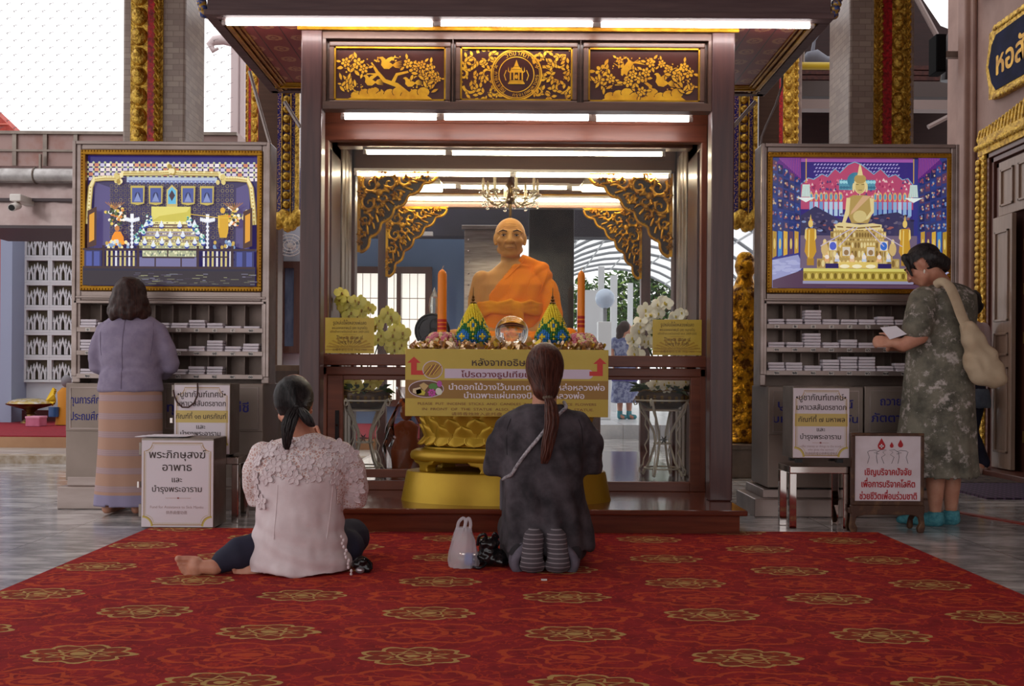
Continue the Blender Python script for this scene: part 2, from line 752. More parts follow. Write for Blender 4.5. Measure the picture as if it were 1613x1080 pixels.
b = B().box(-14, -.35, 13.4, 13.6, 0, 3.6)
struct(b, 'wall_back', PLASTER)
struct(B().box(-2.5, -.35, 13.36, 13.4, 0, 3.6), 'wall_shaded', SHADEW)
struct(B().box(-14, -4, 13.28, 13.4, .18, .34), 'baseboard_back', mat('maroon_skirting', (84, 28, 30), .6))

# vent blocks
s = F / 13.4
t = thing('vent_block_screen', 'white pierced concrete vent blocks set into the white wall at left', 'vent blocks', (-6.2, 13.38, 0))
VB = mat('white_concrete', (208, 209, 214), .8)
fr, back, arch = B(), B(), B()
x0, z1 = X(41, 13.4), Z(368, 13.4, 60)
bw, bh = .345, .333
for r in range(6):
    for c in range(5):
        ax, az = x0 + c * bw, z1 - (r + 1) * bh
        for (a, b_, c_, d) in ((0, bw, 0, .035), (0, bw, bh - .035, bh), (0, .03, .035, bh - .035), (bw - .03, bw, .035, bh - .035)):
            fr.box(ax + a, ax + b_, 13.33, 13.42, az + c_, az + d)
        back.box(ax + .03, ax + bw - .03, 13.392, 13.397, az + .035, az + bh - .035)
        arch.frame((ax + bw / 2, 13.36, az + .04))
        iw = bw - .06
        for k, (cx, wd, ht) in enumerate(((-.085, .07, .12), (0, .085, .165), (.085, .07, .12))):
            for sx in (-1, 1):
                arch.prism([(cx + sx * wd / 2, 0), (cx + sx * (wd / 2 - .018), 0), (cx + sx * (wd / 2 - .02), ht * .55), (cx, ht), (cx, ht + .045), (cx + sx * wd * .3, ht * .9), (cx + sx * wd / 2, ht * .62)], 0, .025)
        for k in range(7):
            cx = -.12 + k * .04
            hh = .2 - abs(cx) * .55
            arch.prism([(cx - .016, hh - .03), (cx + .016, hh - .03), (cx, hh + .035)], 0, .02)
            arch.obox(cx - .006, cx + .006, 0, hh - .02, .002, .015) if k % 2 == 0 else None
fr.build('frame', VB, t, bevel=.004)
back.build('opening_backing', mat('vent_shade', (62, 56, 52), .8, col2=(96, 84, 58), scale=4), t)  # dark sheet behind the blocks, shade of the openings put into its colour
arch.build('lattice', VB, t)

# window with lit curtains in the shaded stretch of wall, and the one by the brown frame
LITCURT = mat('lit_curtain', (250, 246, 238), .8, emit=(255, 250, 240), estr=.75)
FRBROWN = wood('brown_window_frame', (84, 52, 44), (104, 66, 52), .5, 'z')


def window(name, p0, p1, D, glass, bars=(), curtain=True, wall='structure'):
    x0, z1 = X(p0[0], D), Z(p0[1], D, p0[0])
    x1, z0 = X(p1[0], D), Z(p1[1], D, p1[0])
    f = B()
    y = 13.36
    w = .09
    f.box(x0, x1, y - .06, y, z1 - w, z1).box(x0, x1, y - .06, y, z0, z0 + w).box(x0, x0 + w, y - .06, y, z0 + w, z1 - w).box(x1 - w, x1, y - .06, y, z0 + w, z1 - w)
    for q in bars:
        xx = X(q, D)
        f.box(xx - .03, xx + .03, y - .055, y, z0 + w, z1 - w)
    fo = struct(f, name, FRBROWN)
    g = B().box(x0 + w, x1 - w, y - .02, y - .01, z0 + w, z1 - w)
    g.build('pane', glass, fo)
    if curtain:
        c = B()
        n = int((x1 - x0) / .12)
        for i in range(1, n):
            xx = lerp(x0 + w, x1 - w, i / n)
            c.box(xx - .004, xx + .004, y - .026, y - .02, z0 + w, z1 - w)
        for zz in (z1 - .42, z1 - .7, z1 - 1.05):
            c.box(x0 + w, x1 - w, y - .027, y - .021, zz - .006, zz + .006)
        c.build('curtain_tape', mat('curtain_tape', (214, 206, 196), .8), fo)
    return fo


window('window_1', (548, 420), (680, 640), 13.36, LITCURT, bars=(628,))
window('window_2', (438, 412), (474, 556), 13.36, mat('blue_curtain', (120, 138, 168), .7, col2=(84, 100, 130), scale=3, stretch=(4, 1, 1)), curtain=False)
struct(B().box(-2.6, 1.3, 12.6, 12.9, Z(372, 12.6), Z(322, 12.6)), 'trim_4', mat('dark_header_paint', (70, 66, 80), .6, col2=(56, 50, 58), scale=2))
b = B().box(X(622, 12.5), X(680, 12.5), 12.52, 12.6, Z(370, 12.5, 650), Z(364, 12.5, 650))
t = thing('lamp_batten', 'small white batten lamp under the dark header beam seen through the glass', 'lamp', (X(650, 12.5), 12.56, Z(370, 12.5, 650)))
b.build('housing', WHITEM, t)

# small wall fan
p = at(456, 386, 13.1)
t = thing('wall_fan', 'white fan on the pale wall above the brown framed window', 'fan', p)
ring = B()
for rr in (.18, .13, .08):
    ring.tube([(p.x + rr * cos(i * pi / 10), p.y, p.z + rr * .8 * sin(i * pi / 10)) for i in range(20)], .006, 6, closed=True)
for i in range(10):
    q = i * pi / 5
    ring.tube([(p.x, p.y, p.z), (p.x + .18 * cos(q), p.y, p.z + .145 * sin(q))], .004, 5)
ring.build('cage', WHITEM, t, smooth=60)
bl = B()
for i in range(3):
    q = i * 2 * pi / 3 + .4
    bl.frame((p.x, p.y + .03, p.z)).prism([(0, 0), (.15 * cos(q - .4), .12 * sin(q - .4)), (.16 * cos(q + .2), .13 * sin(q + .2))], -.004, .004)
bl.build('blades', mat('grey_fan_blade', (150, 156, 168), .5), t)
B().tube([(p.x, p.y + .02, p.z), (p.x, p.y + .2, p.z)], .04, 10).build('motor', WHITEM, t, smooth=40)

# ---------------------------------------------------------------- galvanised duct work on the left
GALV = mat('galvanised_sheet', (176, 158, 154), .28, .75, col2=(150, 128, 124), scale=3, bump=.5, bscale=2.2, bdist=.06)
GALVR = mat('rusty_galvanised_sheet', (164, 136, 130), .45, .5, col2=(146, 98, 84), scale=4, lo=.5, hi=.75)
xl, xr = X(-60, 10), X(372, 10)
t = thing('roof_gutter', 'rust-stained galvanised box gutter running below the bright sky', 'gutter', ((xl + xr) / 2, 10.1, Z(262, 10, 100)))
zt, zb = Z(208, 10, 150), Z(262, 10, 150)
B().box(xl, xr, 10, 10.3, zb, zt).build('trough', GALVR, t)
q = B()
for px in (22, 70, 118, 215, 310):
    q.box(X(px, 10) - .02, X(px, 10) + .02, 9.975, 10, zb, zt)
q.box(xl, xr, 9.96, 10, zt - .03, zt).box(xl, xr, 9.97, 10, zb + .14, zb + .16)
q.build('rib', STEELD, t)
pz = Z(273, 9.7, 100)
t = thing('vent_pipe', 'round galvanised pipe running level below the gutter', 'pipe', ((xl + xr) / 2, 9.8, pz - .075))
B().tube([(xl, 9.82, pz), (xr, 9.82, pz)], .073, 20).build('pipe', mat('galvanised_pipe', (196, 192, 190), .35, .7, col2=(160, 154, 152), scale=8), t, smooth=40)
for px in (45, 140, 260):
    q = B()
    xx = X(px, 9.7)
    q.tube([(xx + .0, 9.82 + .078 * cos(i * pi / 8), pz + .078 * sin(i * pi / 8)) for i in range(16)], .008, 6, closed=True)
    q.box(xx - .01, xx + .01, 9.9, 9.93, pz + .05, zb + .1)
    q.build('strap', STEELD, t)
zt2, zb2 = Z(286, 10, 100), Z(362, 10, 100)
t = thing('sheet_metal_hood', 'dented shiny metal hood above the white wall', 'hood', ((xl + xr) / 2, 10.2, zb2))
B().box(xl, xr, 9.95, 10.9, zb2 + .03, zt2).build('panel', GALV, t)
B().box(xl, xr, 9.9, 10.9, zb2, zb2 + .03).box(xl, xr, 9.9, 9.95, zb2 + .27, zb2 + .3).build('edge', mat('dark_sheet_edge', (84, 74, 76), .5, .4), t)

# security camera hanging from the hood
p = at(25, 322, 9.7)
t = thing('security_camera', 'white bullet security camera hung under the metal pipe', 'camera', (p.x, p.y, p.z - .08))
B().box(p.x - .05, p.x + .06, p.y - .03, p.y + .26, p.z + .03, p.z + .1).build('bracket', WHITEM, t, bevel=.01)
B().tube([(p.x, p.y, p.z + .05), (p.x, p.y, p.z), (p.x, p.y - .05, p.z - .03)], .014, 8).build('arm', WHITEM, t, smooth=50)
cb = B().tube([(p.x - .01, p.y + .06, p.z), (p.x + .02, p.y - .12, p.z - .05)], .037, 16)
cb.build('housing', WHITEM, t, smooth=50)
d = Vector((.03, -.18, -.05)).normalized()
q = Vector((p.x + .02, p.y - .12, p.z - .05))
B().tube([q, q + d * .01], .028, 16).build('lens', BLACK, t, smooth=50)

# tiled roof corner beyond the gutter and the bird net
TILE = mat('red_roof_tile', (196, 84, 70), .7, col2=(170, 66, 56), scale=20)
t = thing('tiled_roof', 'red tiled roof corner showing behind the gutter under the white sky', 'roof', at(0, 206, 13))
b = B()
a0, a1, a2 = at(-120, 212, 13), at(-120, 70, 13), at(30, 212, 13)
b.prism([(a0.x, a0.z), (a1.x, a1.z), (a2.x, a2.z)], 0, 0.05) if False else None
b.frame((0, 13, 0)).prism([(a0.x, a0.z), (a2.x, a2.z), (a1.x, a1.z)], -.3, 0)
b.build('slope', TILE, t)
q = B()
for i in range(1, 9):
    f = i / 9
    q.tube([(lerp(a1.x, a2.x, f), 12.98, lerp(a1.z, a2.z, f)), (lerp(a1.x, a0.x, 0) + .0, 12.98, lerp(a1.z, a0.z, f))], .012, 5)
q.build('tile_course', mat('pale_roof_tile', (226, 130, 112), .7), t)

b = B()
for r in range(19):
    for c in range(17):
        p = at(-12 + c * 22.5 + (r % 2) * 11, 6 + r * 11.5, 11)
        if 185 < (p.x * F / 11 + 806) < 292:
            continue
        b.tube([(p.x, 11, p.z), (p.x + .055, 11.01, p.z + .02)], [.0035, .001], 4)
        b.tube([(p.x, 11, p.z), (p.x + .005, 11.01, p.z - .012)], [.005, .003], 4)
b.build('bird_net', mat('grey_net_cord', (126, 112, 116), .8), label='fine grey bird net stretched across the bright open sky', category='net', kind='stuff')

# red door edge and offerings on the terrace
struct(B().box(X(-60, 13.2), X(11, 13.2), 13.1, 13.28, .19, 3.0), 'door_1', mat('faded_red_door', (168, 92, 90), .6))
struct(B().box(X(12, 13.2), X(30, 13.2), 13.0, 13.4, .19, 3.2), 'trim_5', mat('pale_blue_jamb', (150, 160, 186), .7))
p = at(48, 668, 12.9)
t = thing('footed_tray', 'brass footed offering tray wrapped in clear film on the red terrace', 'tray', (p.x, p.y, .192))
BRASS = mat('aged_brass', (136, 108, 62), .35, .85, col2=(92, 68, 40), scale=12)
B().lathe([(.12, .192), (.11, .215), (.05, .25), (.045, .3), (.07, .31), (.045, .33), (.09, .37), (.2, .4), (.29, .43), (.295, .445), (.2, .42), (0, .4)], (p.x, p.y, 0), 32).build('stand', BRASS, t, smooth=60)
q = B().lathe([(.28, .44), (.25, .475), (.15, .505), (.0, .515)], (p.x - .01, p.y, 0), 24)
q.ball((p.x, p.y - .05, .47), (.12, .1, .03)).ball((p.x - .08, p.y, .48), (.1, .08, .03))
q.build('wrapped_offering', mat('golden_film', (190, 168, 100), .15, .3, col2=(206, 200, 190), scale=18, lo=.45, hi=.6, bump=.5, bscale=20), t, smooth=60)
q = B()
for i in range(9):
    a = -.9 + i * .22
    q.tube([(p.x + .2, p.y, .47), (p.x + .2 + .13 * cos(a * .7), p.y - .02 + .03 * sin(i), .49 + .13 * sin(a) + .05)], [.012, .03], 5, flat=.3)
q.build('gold_bow', mat('gold_film', (200, 160, 30), .2, .6), t)
p = at(82, 672, 12.7)
t = thing('pink_box', 'pink wrapped box at the edge of the red terrace beside the steel cabinet', 'box', (p.x + .09, p.y - .6, .192))
B().box(p.x, p.x + .17, p.y - .7, p.y - .5, .192, .31).build('wrapping', mat('pink_paper', (206, 120, 150), .5, col2=(190, 100, 130), scale=8), t, bevel=.01)
B().box(p.x - .004, p.x + .174, p.y - .705, p.y - .495, .29, .316).build('lid', mat('pale_pink_paper', (220, 150, 176), .5), t, bevel=.006)
p = at(98, 640, 12.4)
t = thing('seated_figurine', 'small grey-headed figurine in an orange robe beside the steel cabinet', 'figurine', (p.x + .05, p.y, .192))
q = B().ell([(p.x + .05, p.y, .2, .13, .11), (p.x + .05, p.y, .3, .12, .1), (p.x + .05, p.y, .45, .1, .07), (p.x + .05, p.y, .6, .11, .07), (p.x + .05, p.y, .66, .05, .04)])
q.build('robe', mat('figurine_orange', (196, 130, 30), .7), t, smooth=60)
B().ball((p.x + .05, p.y, .74), (.06, .065, .08)).build('head', mat('figurine_grey', (130, 128, 134), .6), t, smooth=90)
B().tube([(p.x - .06, p.y - .1, .3), (p.x - .06, p.y - .1, .42)], .06, 14).build('jar', mat('blue_tin', (40, 80, 130), .3), t, smooth=40)

# ---------------------------------------------------------------- things seen through the shrine glass
t = thing('riveted_steel_partition', 'upright brushed steel panel standing behind the seated statue', 'panel', (X(758, 11.5), 11.55, 0))
xa, xb, zt = X(730, 11.5), X(796, 11.5), Z(362, 11.5, 760)
B().box(xa, xb, 11.5, 11.62, 0, zt).build('sheet', STEEL, t, bevel=.006)
q = B()
for i in range(18):
    q.ball((xa + .05, 11.497, .2 + i * .13), (.012, .008, .012), 8, 5)
q.build('rivet', MIRROR, t, smooth=90)
B().box(xa - .03, xb + .03, 11.46, 11.64, zt, zt + .05).build('cap', STEEL, t, bevel=.005)
DARKST = mat('dark_brown_stone', (52, 42, 40), .3, col2=(34, 28, 28), scale=6, bump=.1)
t = thing('stone_pillar', 'dark brown stone pillar seen through the glass beside the statue', 'pillar', (X(866, 11), 11.3, 0))
B().box(X(832, 11), X(903, 11), 11, 11.5, .12, 2.95).build('shaft', DARKST, t, bevel=.01)
B().box(X(826, 11), X(909, 11), 10.95, 11.55, 0, .12).build('base', DARKST, t, bevel=.01)

# raised floor and covered walk on the right behind
struct(B().box(-.35, 12, 13.4, 36, -.1, .19), 'floor_terrace', marble('light_terrace', (206, 206, 208), (180, 182, 188), .5, .25))
t = thing('covered_walkway', 'arched translucent canopy on white posts over the bright walk outside', 'canopy', (2.6, 18, .19))
sheet, rib, purl = B(), B(), B()
CX, CZ, R = 2.75, 1.75, 2.6
arc = [(CX + R * cos(a), CZ + R * .82 * sin(a)) for a in [pi * (.1 + .8 * i / 16) for i in range(17)]]
for i in range(16):
    sheet.add([(arc[i][0], 15.2, arc[i][1]), (arc[i + 1][0], 15.2, arc[i + 1][1]), (arc[i + 1][0], 28, arc[i + 1][1]), (arc[i][0], 28, arc[i][1])], [(0, 1, 2, 3)])
m = bpy.data.materials.new('translucent_sheet')
k = NT(m)
k.n.remove(k.bsdf)
tr_ = k.node('ShaderNodeBsdfTranslucent')
tr_.inputs[0].default_value = (.95, .97, .98, 1)
df_ = k.node('ShaderNodeBsdfDiffuse')
df_.inputs[0].default_value = (.9, .92, .94, 1)
mx = k.node('ShaderNodeMixShader')
mx.inputs[0].default_value = .3
k.t.links.new(tr_.outputs[0], mx.inputs[1])
k.t.links.new(df_.outputs[0], mx.inputs[2])
k.t.links.new(mx.outputs[0], k.n['Material Output'].inputs[0])
sheet.build('roofing_sheet', m, t)
for j in range(11):
    y = 15.2 + j * 1.28
    rib.tube([(a, y, z - .03) for a, z in arc], .035, 6)
rib.build('rib', mat('grey_steel_rib', (140, 142, 146), .5, .3), t, smooth=60)
for i in range(0, 17, 2):
    purl.tube([(arc[i][0], 15.2, arc[i][1] - .05), (arc[i][0], 28, arc[i][1] - .05)], .02, 6)
purl.build('purlin', mat('white_steel_purlin', (206, 208, 210), .5), t, smooth=60)
for px, D, w in ((926, 16, .17), (946, 17, .05), (966, 18.5, .06), (992, 20, .05)):
    xx = X(px, D)
    B().box(xx - w, xx + w, D - w, D + w, .19, arc[0][1] + (.3 if w < .1 else -.2)).build('post', mat('white_post_paint', (226, 228, 230), .6), t)
p = at(953, 470, 15)
t = thing('globe_lamp', 'frosted globe lamp on a white pillar by the outside walk', 'lamp', (p.x, p.y, .19))
B().box(p.x - .11, p.x + .09, p.y - .1, p.y + .1, .19, p.z - .35).build('pillar', mat('white_post_paint', (226, 228, 230), .6), t, bevel=.01)
B().tube([(p.x, p.y, p.z - .36), (p.x, p.y, p.z - .1)], .03, 10).build('stem', mat('grey_steel_rib', (140, 142, 146), .5, .3), t)
B().ball(p, .15, 16, 12).build('globe', mat('frosted_globe', (190, 205, 226), .2, spec=.8), t, smooth=90)


def tree(name, label, cat, c, r, n, cols, trunk=True, leaf=.09, group=None):
    t = thing(name, label, cat, (c[0], c[1], .19), group)
    lv = B()
    for i in range(n):
        v = Vector((random.gauss(0, 1), random.gauss(0, 1), random.gauss(0, 1))).normalized()
        v = Vector((v.x * r[0], v.y * r[1], v.z * r[2])) * random.uniform(.55, 1.05)
        p = Vector(c) + v
        a = Vector((random.uniform(-1, 1), random.uniform(-1, 1), random.uniform(-.6, .6))).normalized() * leaf * random.uniform(.7, 1.4)
        w = a.cross(Vector((random.uniform(-1, 1), random.uniform(-1, 1), 1))).normalized() * leaf * .35
        lv.col = rgb(*random.choice(cols))
        lv.add([p - a, p + w, p + a, p - w], [(0, 1, 2, 3)])
    lv.build('foliage', colmat('leaf_print', .5), t)
    tr = B()
    if trunk:
        tr.tube([(c[0], c[1], .19), (c[0] + .03, c[1], c[2] * .5), (c[0], c[1], c[2])], [.09, .07, .04], 8)
        for i in range(6):
            a = i * pi / 3
            tr.tube([(c[0], c[1], c[2] * .8), (c[0] + r[0] * .6 * cos(a), c[1] + r[1] * .6 * sin(a), c[2] + r[2] * .4)], [.035, .012], 5)
    tr.build('trunk', mat('bark', (84, 66, 50), .9), t)
    return t


GR = [(70, 104, 44), (96, 134, 56), (54, 84, 40), (130, 160, 74), (84, 118, 70)]
for i, (px, py, D, r, lab) in enumerate(((930, 500, 33, (1.3, .8, 1.3), 'green tree behind the white pillar of the outside walk'),
                                         (990, 492, 31, (1.2, .8, 1.4), 'dense green tree under the arched canopy end'),
                                         (1046, 470, 30.5, (1.0, .8, 1.6), 'bright green tree by the right edge of the glass'),
                                         (1112, 450, 31, (1.0, .8, 2.2), 'green tree seen between glass frame and dark post'),
                                         (1172, 540, 31, (1.2, .6, 2.2), 'leafy tree beyond the gold-leafed figure'))):
    tree('leafy_tree', lab, 'tree', at(px, py, D), r, 1500, GR, leaf=.15)

# ---------------------------------------------------------------- columns of the hall with carved gold bands
COLST = mat('speckled_column_stone', (156, 138, 130), .35, col2=(128, 108, 102), scale=7, lo=.4, hi=.6, bump=.05)


def tess(name, c1, c2, c3, sx, sz):
    m = bpy.data.materials.new(name)
    k = NT(m)
    tc = k.node('ShaderNodeTexCoord')
    sep = k.node('ShaderNodeSeparateXYZ')
    k.put(sep.inputs[0], tc.outputs['Object'])
    cmb = k.node('ShaderNodeCombineXYZ')
    k.put(cmb.inputs[0], k.m('ADD', sep.outputs[0], sep.outputs[1]))
    k.put(cmb.inputs[1], sep.outputs[2])
    br = k.node('ShaderNodeTexBrick')
    k.put(br.inputs['Vector'], cmb.outputs[0])
    br.inputs['Color1'].default_value = rgb(*c1)
    br.inputs['Color2'].default_value = rgb(*c2)
    br.inputs['Mortar'].default_value = rgb(*c3)
    br.inputs['Scale'].default_value = 1
    br.inputs['Mortar Size'].default_value = .003
    br.inputs['Brick Width'].default_value = sx
    br.inputs['Row Height'].default_value = sz
    k.put(k.bsdf.inputs['Base Color'], br.outputs[0])
    k.bsdf.inputs['Roughness'].default_value = .35
    return m


COLT = tess('stone_tessera_column', (178, 160, 146), (152, 132, 122), (142, 124, 114), .1, .045)
REDB = mat('red_mosaic_band', (206, 32, 40), .35, col2=(116, 12, 20), scale=40, bump=.5, bscale=60)


def gold_band(b, x0, x1, y, z0, z1, pitch, depth=.03, style=0):
    """column of overlapping carved leaves standing proud of a face at depth y"""
    n = max(1, int((z1 - z0) / pitch))
    for i in range(n):
        z = z0 + (i + .5) * (z1 - z0) / n
        h = (z1 - z0) / n
        cx, w = (x0 + x1) / 2, (x1 - x0)
        if style == 0:      # leaf edge
            for s_ in (-1, 1):
                b.tube([(cx, y, z - h * .6), (cx + s_ * w * .25, y - depth, z), (cx + s_ * w * .48, y - depth * .3, z + h * .55)], [w * .12, w * .26, .004], 6, flat=.8)
        else:               # stacked square bosses
            b.ball((cx, y, z), (w * .5, depth, h * .47), 8, 6)
            b.ball((cx, y - depth * .6, z + h * .12), (w * .28, depth * .7, h * .25), 8, 6)


def column(px0, px1, D, label, bands, z1=6.2, matl=None, y0=None):
    xa, xb = X(px0, D), X(px1, D)
    w = xb - xa
    t = thing('temple_column', label, 'column', ((xa + xb) / 2, D + w / 2, 0))
    B().box(xa, xb, D, D + w, .25, z1).build('shaft', matl or COLT, t, bevel=.02)
    B().box(xa - .05, xb + .05, D - .05, D + w + .05, 0, .25).build('plinth', COLST, t, bevel=.02)
    for kind, p0, p1, pitch, dep in bands:
        a, c = X(p0, D), X(p1, D)
        q = B()
        if kind == 'red':
            q.box(a, c, D - .012, D, .3, z1)
            q.build('red_band', REDB, t)
        else:
            q.box(a, c, D - .006, D, .3, z1)
            gold_band(q, a, c, D - .006, .9, z1, pitch, dep, 0 if kind == 'leaf' else 1)
            q.build('gold_band', GOLDLEAF, t, smooth=50)
    return t


column(190, 289, 8.0, 'stone column with carved gold and red bands behind the left steel kiosk',
       [('boss', 203, 230, .16, .05), ('red', 230, 241, 0, 0), ('leaf', 241, 254, .06, .04)])
column(1335, 1438, 8.0, 'stone column with carved gold and red bands behind the right steel kiosk',
       [('leaf', 1373, 1386, .06, .04), ('red', 1386, 1401, 0, 0), ('boss', 1401, 1421, .16, .05), ('leaf', 1421, 1430, .06, .03)])
column(380, 434, 12.9, 'distant gold-banded column behind the canopy beside the left kiosk',
       [('leaf', 381, 389, .1, .05), ('red', 389, 393, 0, 0), ('boss', 393, 404, .2, .06), ('red', 404, 411, 0, 0), ('leaf', 411, 419, .1, .05)], 6.8, COLST)
column(1202, 1261, 12.9, 'distant gold-banded column behind the canopy beside the right kiosk',
       [('leaf', 1211, 1220, .1, .05), ('red', 1220, 1230, 0, 0), ('boss', 1231, 1246, .2, .06), ('leaf', 1246, 1254, .1, .05)], 6.8, COLST)

t = thing('white_post', 'slim white post with a curled bracket beside the canopy above the left kiosk', 'post', (X(366, 11.6), 11.7, .19))
WP = mat('pinkish_white_paint', (222, 204, 204), .6)
B().box(X(360, 11.6), X(372, 11.6), 11.6, 11.72, .19, Z(70, 11.6)).box(X(374, 11.6), X(381, 11.6), 11.62, 11.7, .19, Z(60, 11.6)).build('shaft', WP, t, bevel=.015)
B().tube([at(*q_, 11.6) for q_ in ((368, 66), (352, 62), (338, 64), (331, 70), (336, 80), (344, 76))], [.06, .06, .055, .045, .03, .015], 10).build('curled_bracket', WP, t, smooth=70)

# mosaic pilasters flanking the shrine
BLUEM = mat('cobalt_mosaic', (28, 30, 120), .2, col2=(190, 150, 120), scale=70, lo=.52, hi=.56)


def pilaster(px0, px1, pytop, pybot, D, label):
    t = thing('mosaic_pilaster', label, 'pilaster', at((px0 + px1) / 2, pybot, D))
    xa, xb, za, zb = X(px0, D, 250), X(px1, D, 250), Z(pybot, D, px0), Z(pytop, D, px0)
    B().box(xa, xb, D, D + .15, za, zb).build('mosaic', BLUEM, t)
    w = xb - xa
    q = B()
    gold_band(q, xa + w * .22, xa + w * .62, D, za, zb, .09, .05, 1)
    q.box(xa + w * .2, xa + w * .24, D - .03, D, za, zb).box(xa + w * .6, xa + w * .64, D - .03, D, za, zb).box(xb - w * .18, xb, D - .03, D, za, zb)
    q.build('gold_moulding', GOLDLEAF, t, smooth=50)
    q = B()
    for i in range(5):
        q.ball((lerp(xa, xb, .1 + .2 * i), D - .02, za - .02 + .03 * sin(i * 2)), (.06, .06, .09), 8, 6)
    q.build('carved_foot', GOLDLEAF, t, smooth=60)


pilaster(437, 472, 60, 345, 9.6, 'cobalt mosaic pilaster with gold moulding left of the shrine post')
pilaster(1156, 1192, 60, 345, 9.6, 'cobalt mosaic pilaster with gold moulding right of the shrine post')
struct(B().box(-2.5, 2.6, 9.6, 9.8, 4.05, 4.3).box(-2.5, -2.3, 9.75, 9.95, 0, 4.05).box(2.4, 2.6, 9.75, 9.95, 0, 4.05), 'trim_7', W_BEAM)
t = thing('steel_cabinet', 'dark panelled cabinet between left kiosk and shrine post', 'cabinet', (X(455, 8.4), 8.6, 0))
B().box(X(430, 8.4), X(474, 8.4), 8.4, 8.9, 0, Z(577, 8.4)).build('body', wood('cabinet_brown', (96, 76, 62), (116, 94, 76), .5), t, bevel=.005)
B().box(X(434, 8.4), X(470, 8.4), 8.385, 8.4, .1, Z(586, 8.4)).build('door', wood('cabinet_dark', (70, 56, 50), (84, 66, 58), .5), t, bevel=.005)

# gold-leafed standing figure at the right of the post
p = at(1172, 700, 8.6)
GLF = mat('flaking_gold_leaf', (206, 150, 30), .35, .75, col2=(96, 58, 14), scale=16, lo=.45, hi=.6, bump=.8, bscale=26, bdist=.03)
t = thing('gilded_statue', 'standing statue crusted with gold leaf between shrine post and right kiosk', 'statue', (p.x, p.y, 0))
zb_ = Z(697, 8.6, 1172)
q = B().ell([(p.x, p.y, zb_, .16, .14), (p.x, p.y, zb_ + .2, .15, .13), (p.x, p.y, zb_ + .6, .18, .14), (p.x, p.y, zb_ + 1.0, .19, .15), (p.x, p.y, zb_ + 1.25, .21, .14), (p.x, p.y, zb_ + 1.36, .08, .08), (p.x, p.y, zb_ + 1.42, .07, .07)])
q.ball((p.x, p.y, zb_ + 1.53), (.09, .1, .125)).chain([(p.x - .2, p.y, zb_ + 1.2, .06), (p.x - .24, p.y - .02, zb_ + .9, .055), (p.x - .1, p.y - .14, zb_ + .82, .045), (p.x, p.y - .15, zb_ + .82, .04)])
q.chain([(p.x + .2, p.y, zb_ + 1.2, .06), (p.x + .24, p.y - .02, zb_ + .9, .055), (p.x + .1, p.y - .14, zb_ + .82, .045), (p.x, p.y - .15, zb_ + .82, .04)])
q = remesh(q, .02, 3, lambda c, n: .02 * noise.noise(c * 14))
q.build('figure', GLF, t, smooth=60)
B().box(p.x - .3, p.x + .3, p.y - .25, p.y + .25, 0, zb_ - .04).box(p.x - .34, p.x + .34, p.y - .29, p.y + .29, zb_ - .04, zb_).build('pedestal', STEELD, t, bevel=.006)

# ---------------------------------------------------------------- right: temple wall, door, plaque
WX = 4.4
WALLP = mat('pale_mauve_plaster', (166, 134, 122), .6, col2=(148, 116, 106), scale=3, bump=.05)
struct(B().box(WX, WX + .35, -4.0, 9.9, 0, 6.5), 'wall_right', WALLP)  # unseen stretch towards the camera added to block light on the right
struct(B().box(WX - .05, WX, 9.45, 9.72, 0, 6.5).box(WX - .1, WX, 9.5, 9.66, 0, 6.5), 'trim_6', WALLP, bevel=.02)
struct(B().box(WX, 12, 9.9, 10.1, 0, 6.5), 'wall_side', WALLP)


def wp(px, py):
    """point of the right wall seen at pixel"""
    D = 8.0
    dx, dy = px - 806.5, 590 - py
    k = WX / ((dx * _c - dy * _s) / F)
    return (k, at(px, py, k).z)


# door surround (local frame on the wall: u = -Y, v = Z, n = -X)
WF = dict(o=(WX, 0, 0), u=(0, -1, 0), v=(0, 0, 1))
ydf, ztop = 9.24, 2.9
t = thing('door_surround', 'carved gold door surround on the temple wall at right', 'door frame', (WX, 8.5, 0))
q = B(**WF)
q.obox(-ydf, -ydf + .13, .05, ztop, 0, .08).obox(-ydf, -7.2, ztop, ztop + .16, 0, .09)
for i in range(46):
    z = .1 + i * .061
    q.ball(q.P(-ydf + .0, z, .08), (.035, .045, .035), 6, 5).ball(q.P(-ydf + .1, z + .03, .08), (.025, .03, .03), 6, 5)
for i in range(34):
    u = -ydf - .05 + i * .062
    hh = .08 + .35 * (i / 34) ** 1.5
    q.chain([(*q.P(u, ztop + .16, .05), .03), (*q.P(u + .02, ztop + .16 + hh, .05), .02)], 6)
    q.ball(q.P(u + .03, ztop + .08, .09), (.03, .04, .03), 6, 5)
q.build('carving', GOLDLEAF, t, smooth=50)
q = B(**WF)
for k_, (o1, n1) in enumerate(((.13, .07), (.18, .05), (.24, .03))):
    q.obox(-ydf + o1, -ydf + o1 + .045, .05, ztop - o1 + .13, 0, n1).obox(-ydf + o1, -7.2, ztop - o1 + .085, ztop - o1 + .13, 0, n1)
q.build('inner_frame', wood('reddish_frame', (96, 56, 46), (116, 70, 56), .4), t, bevel=.004)
yin = ydf - .3
struct(B().box(WX - .015, WX - .003, 7.0, yin, .05, 2.3), 'door_2', mat('dark_doorway', (74, 38, 28), .8, col2=(56, 28, 22), scale=3, stretch=(2, 2, .2), spec=.1))
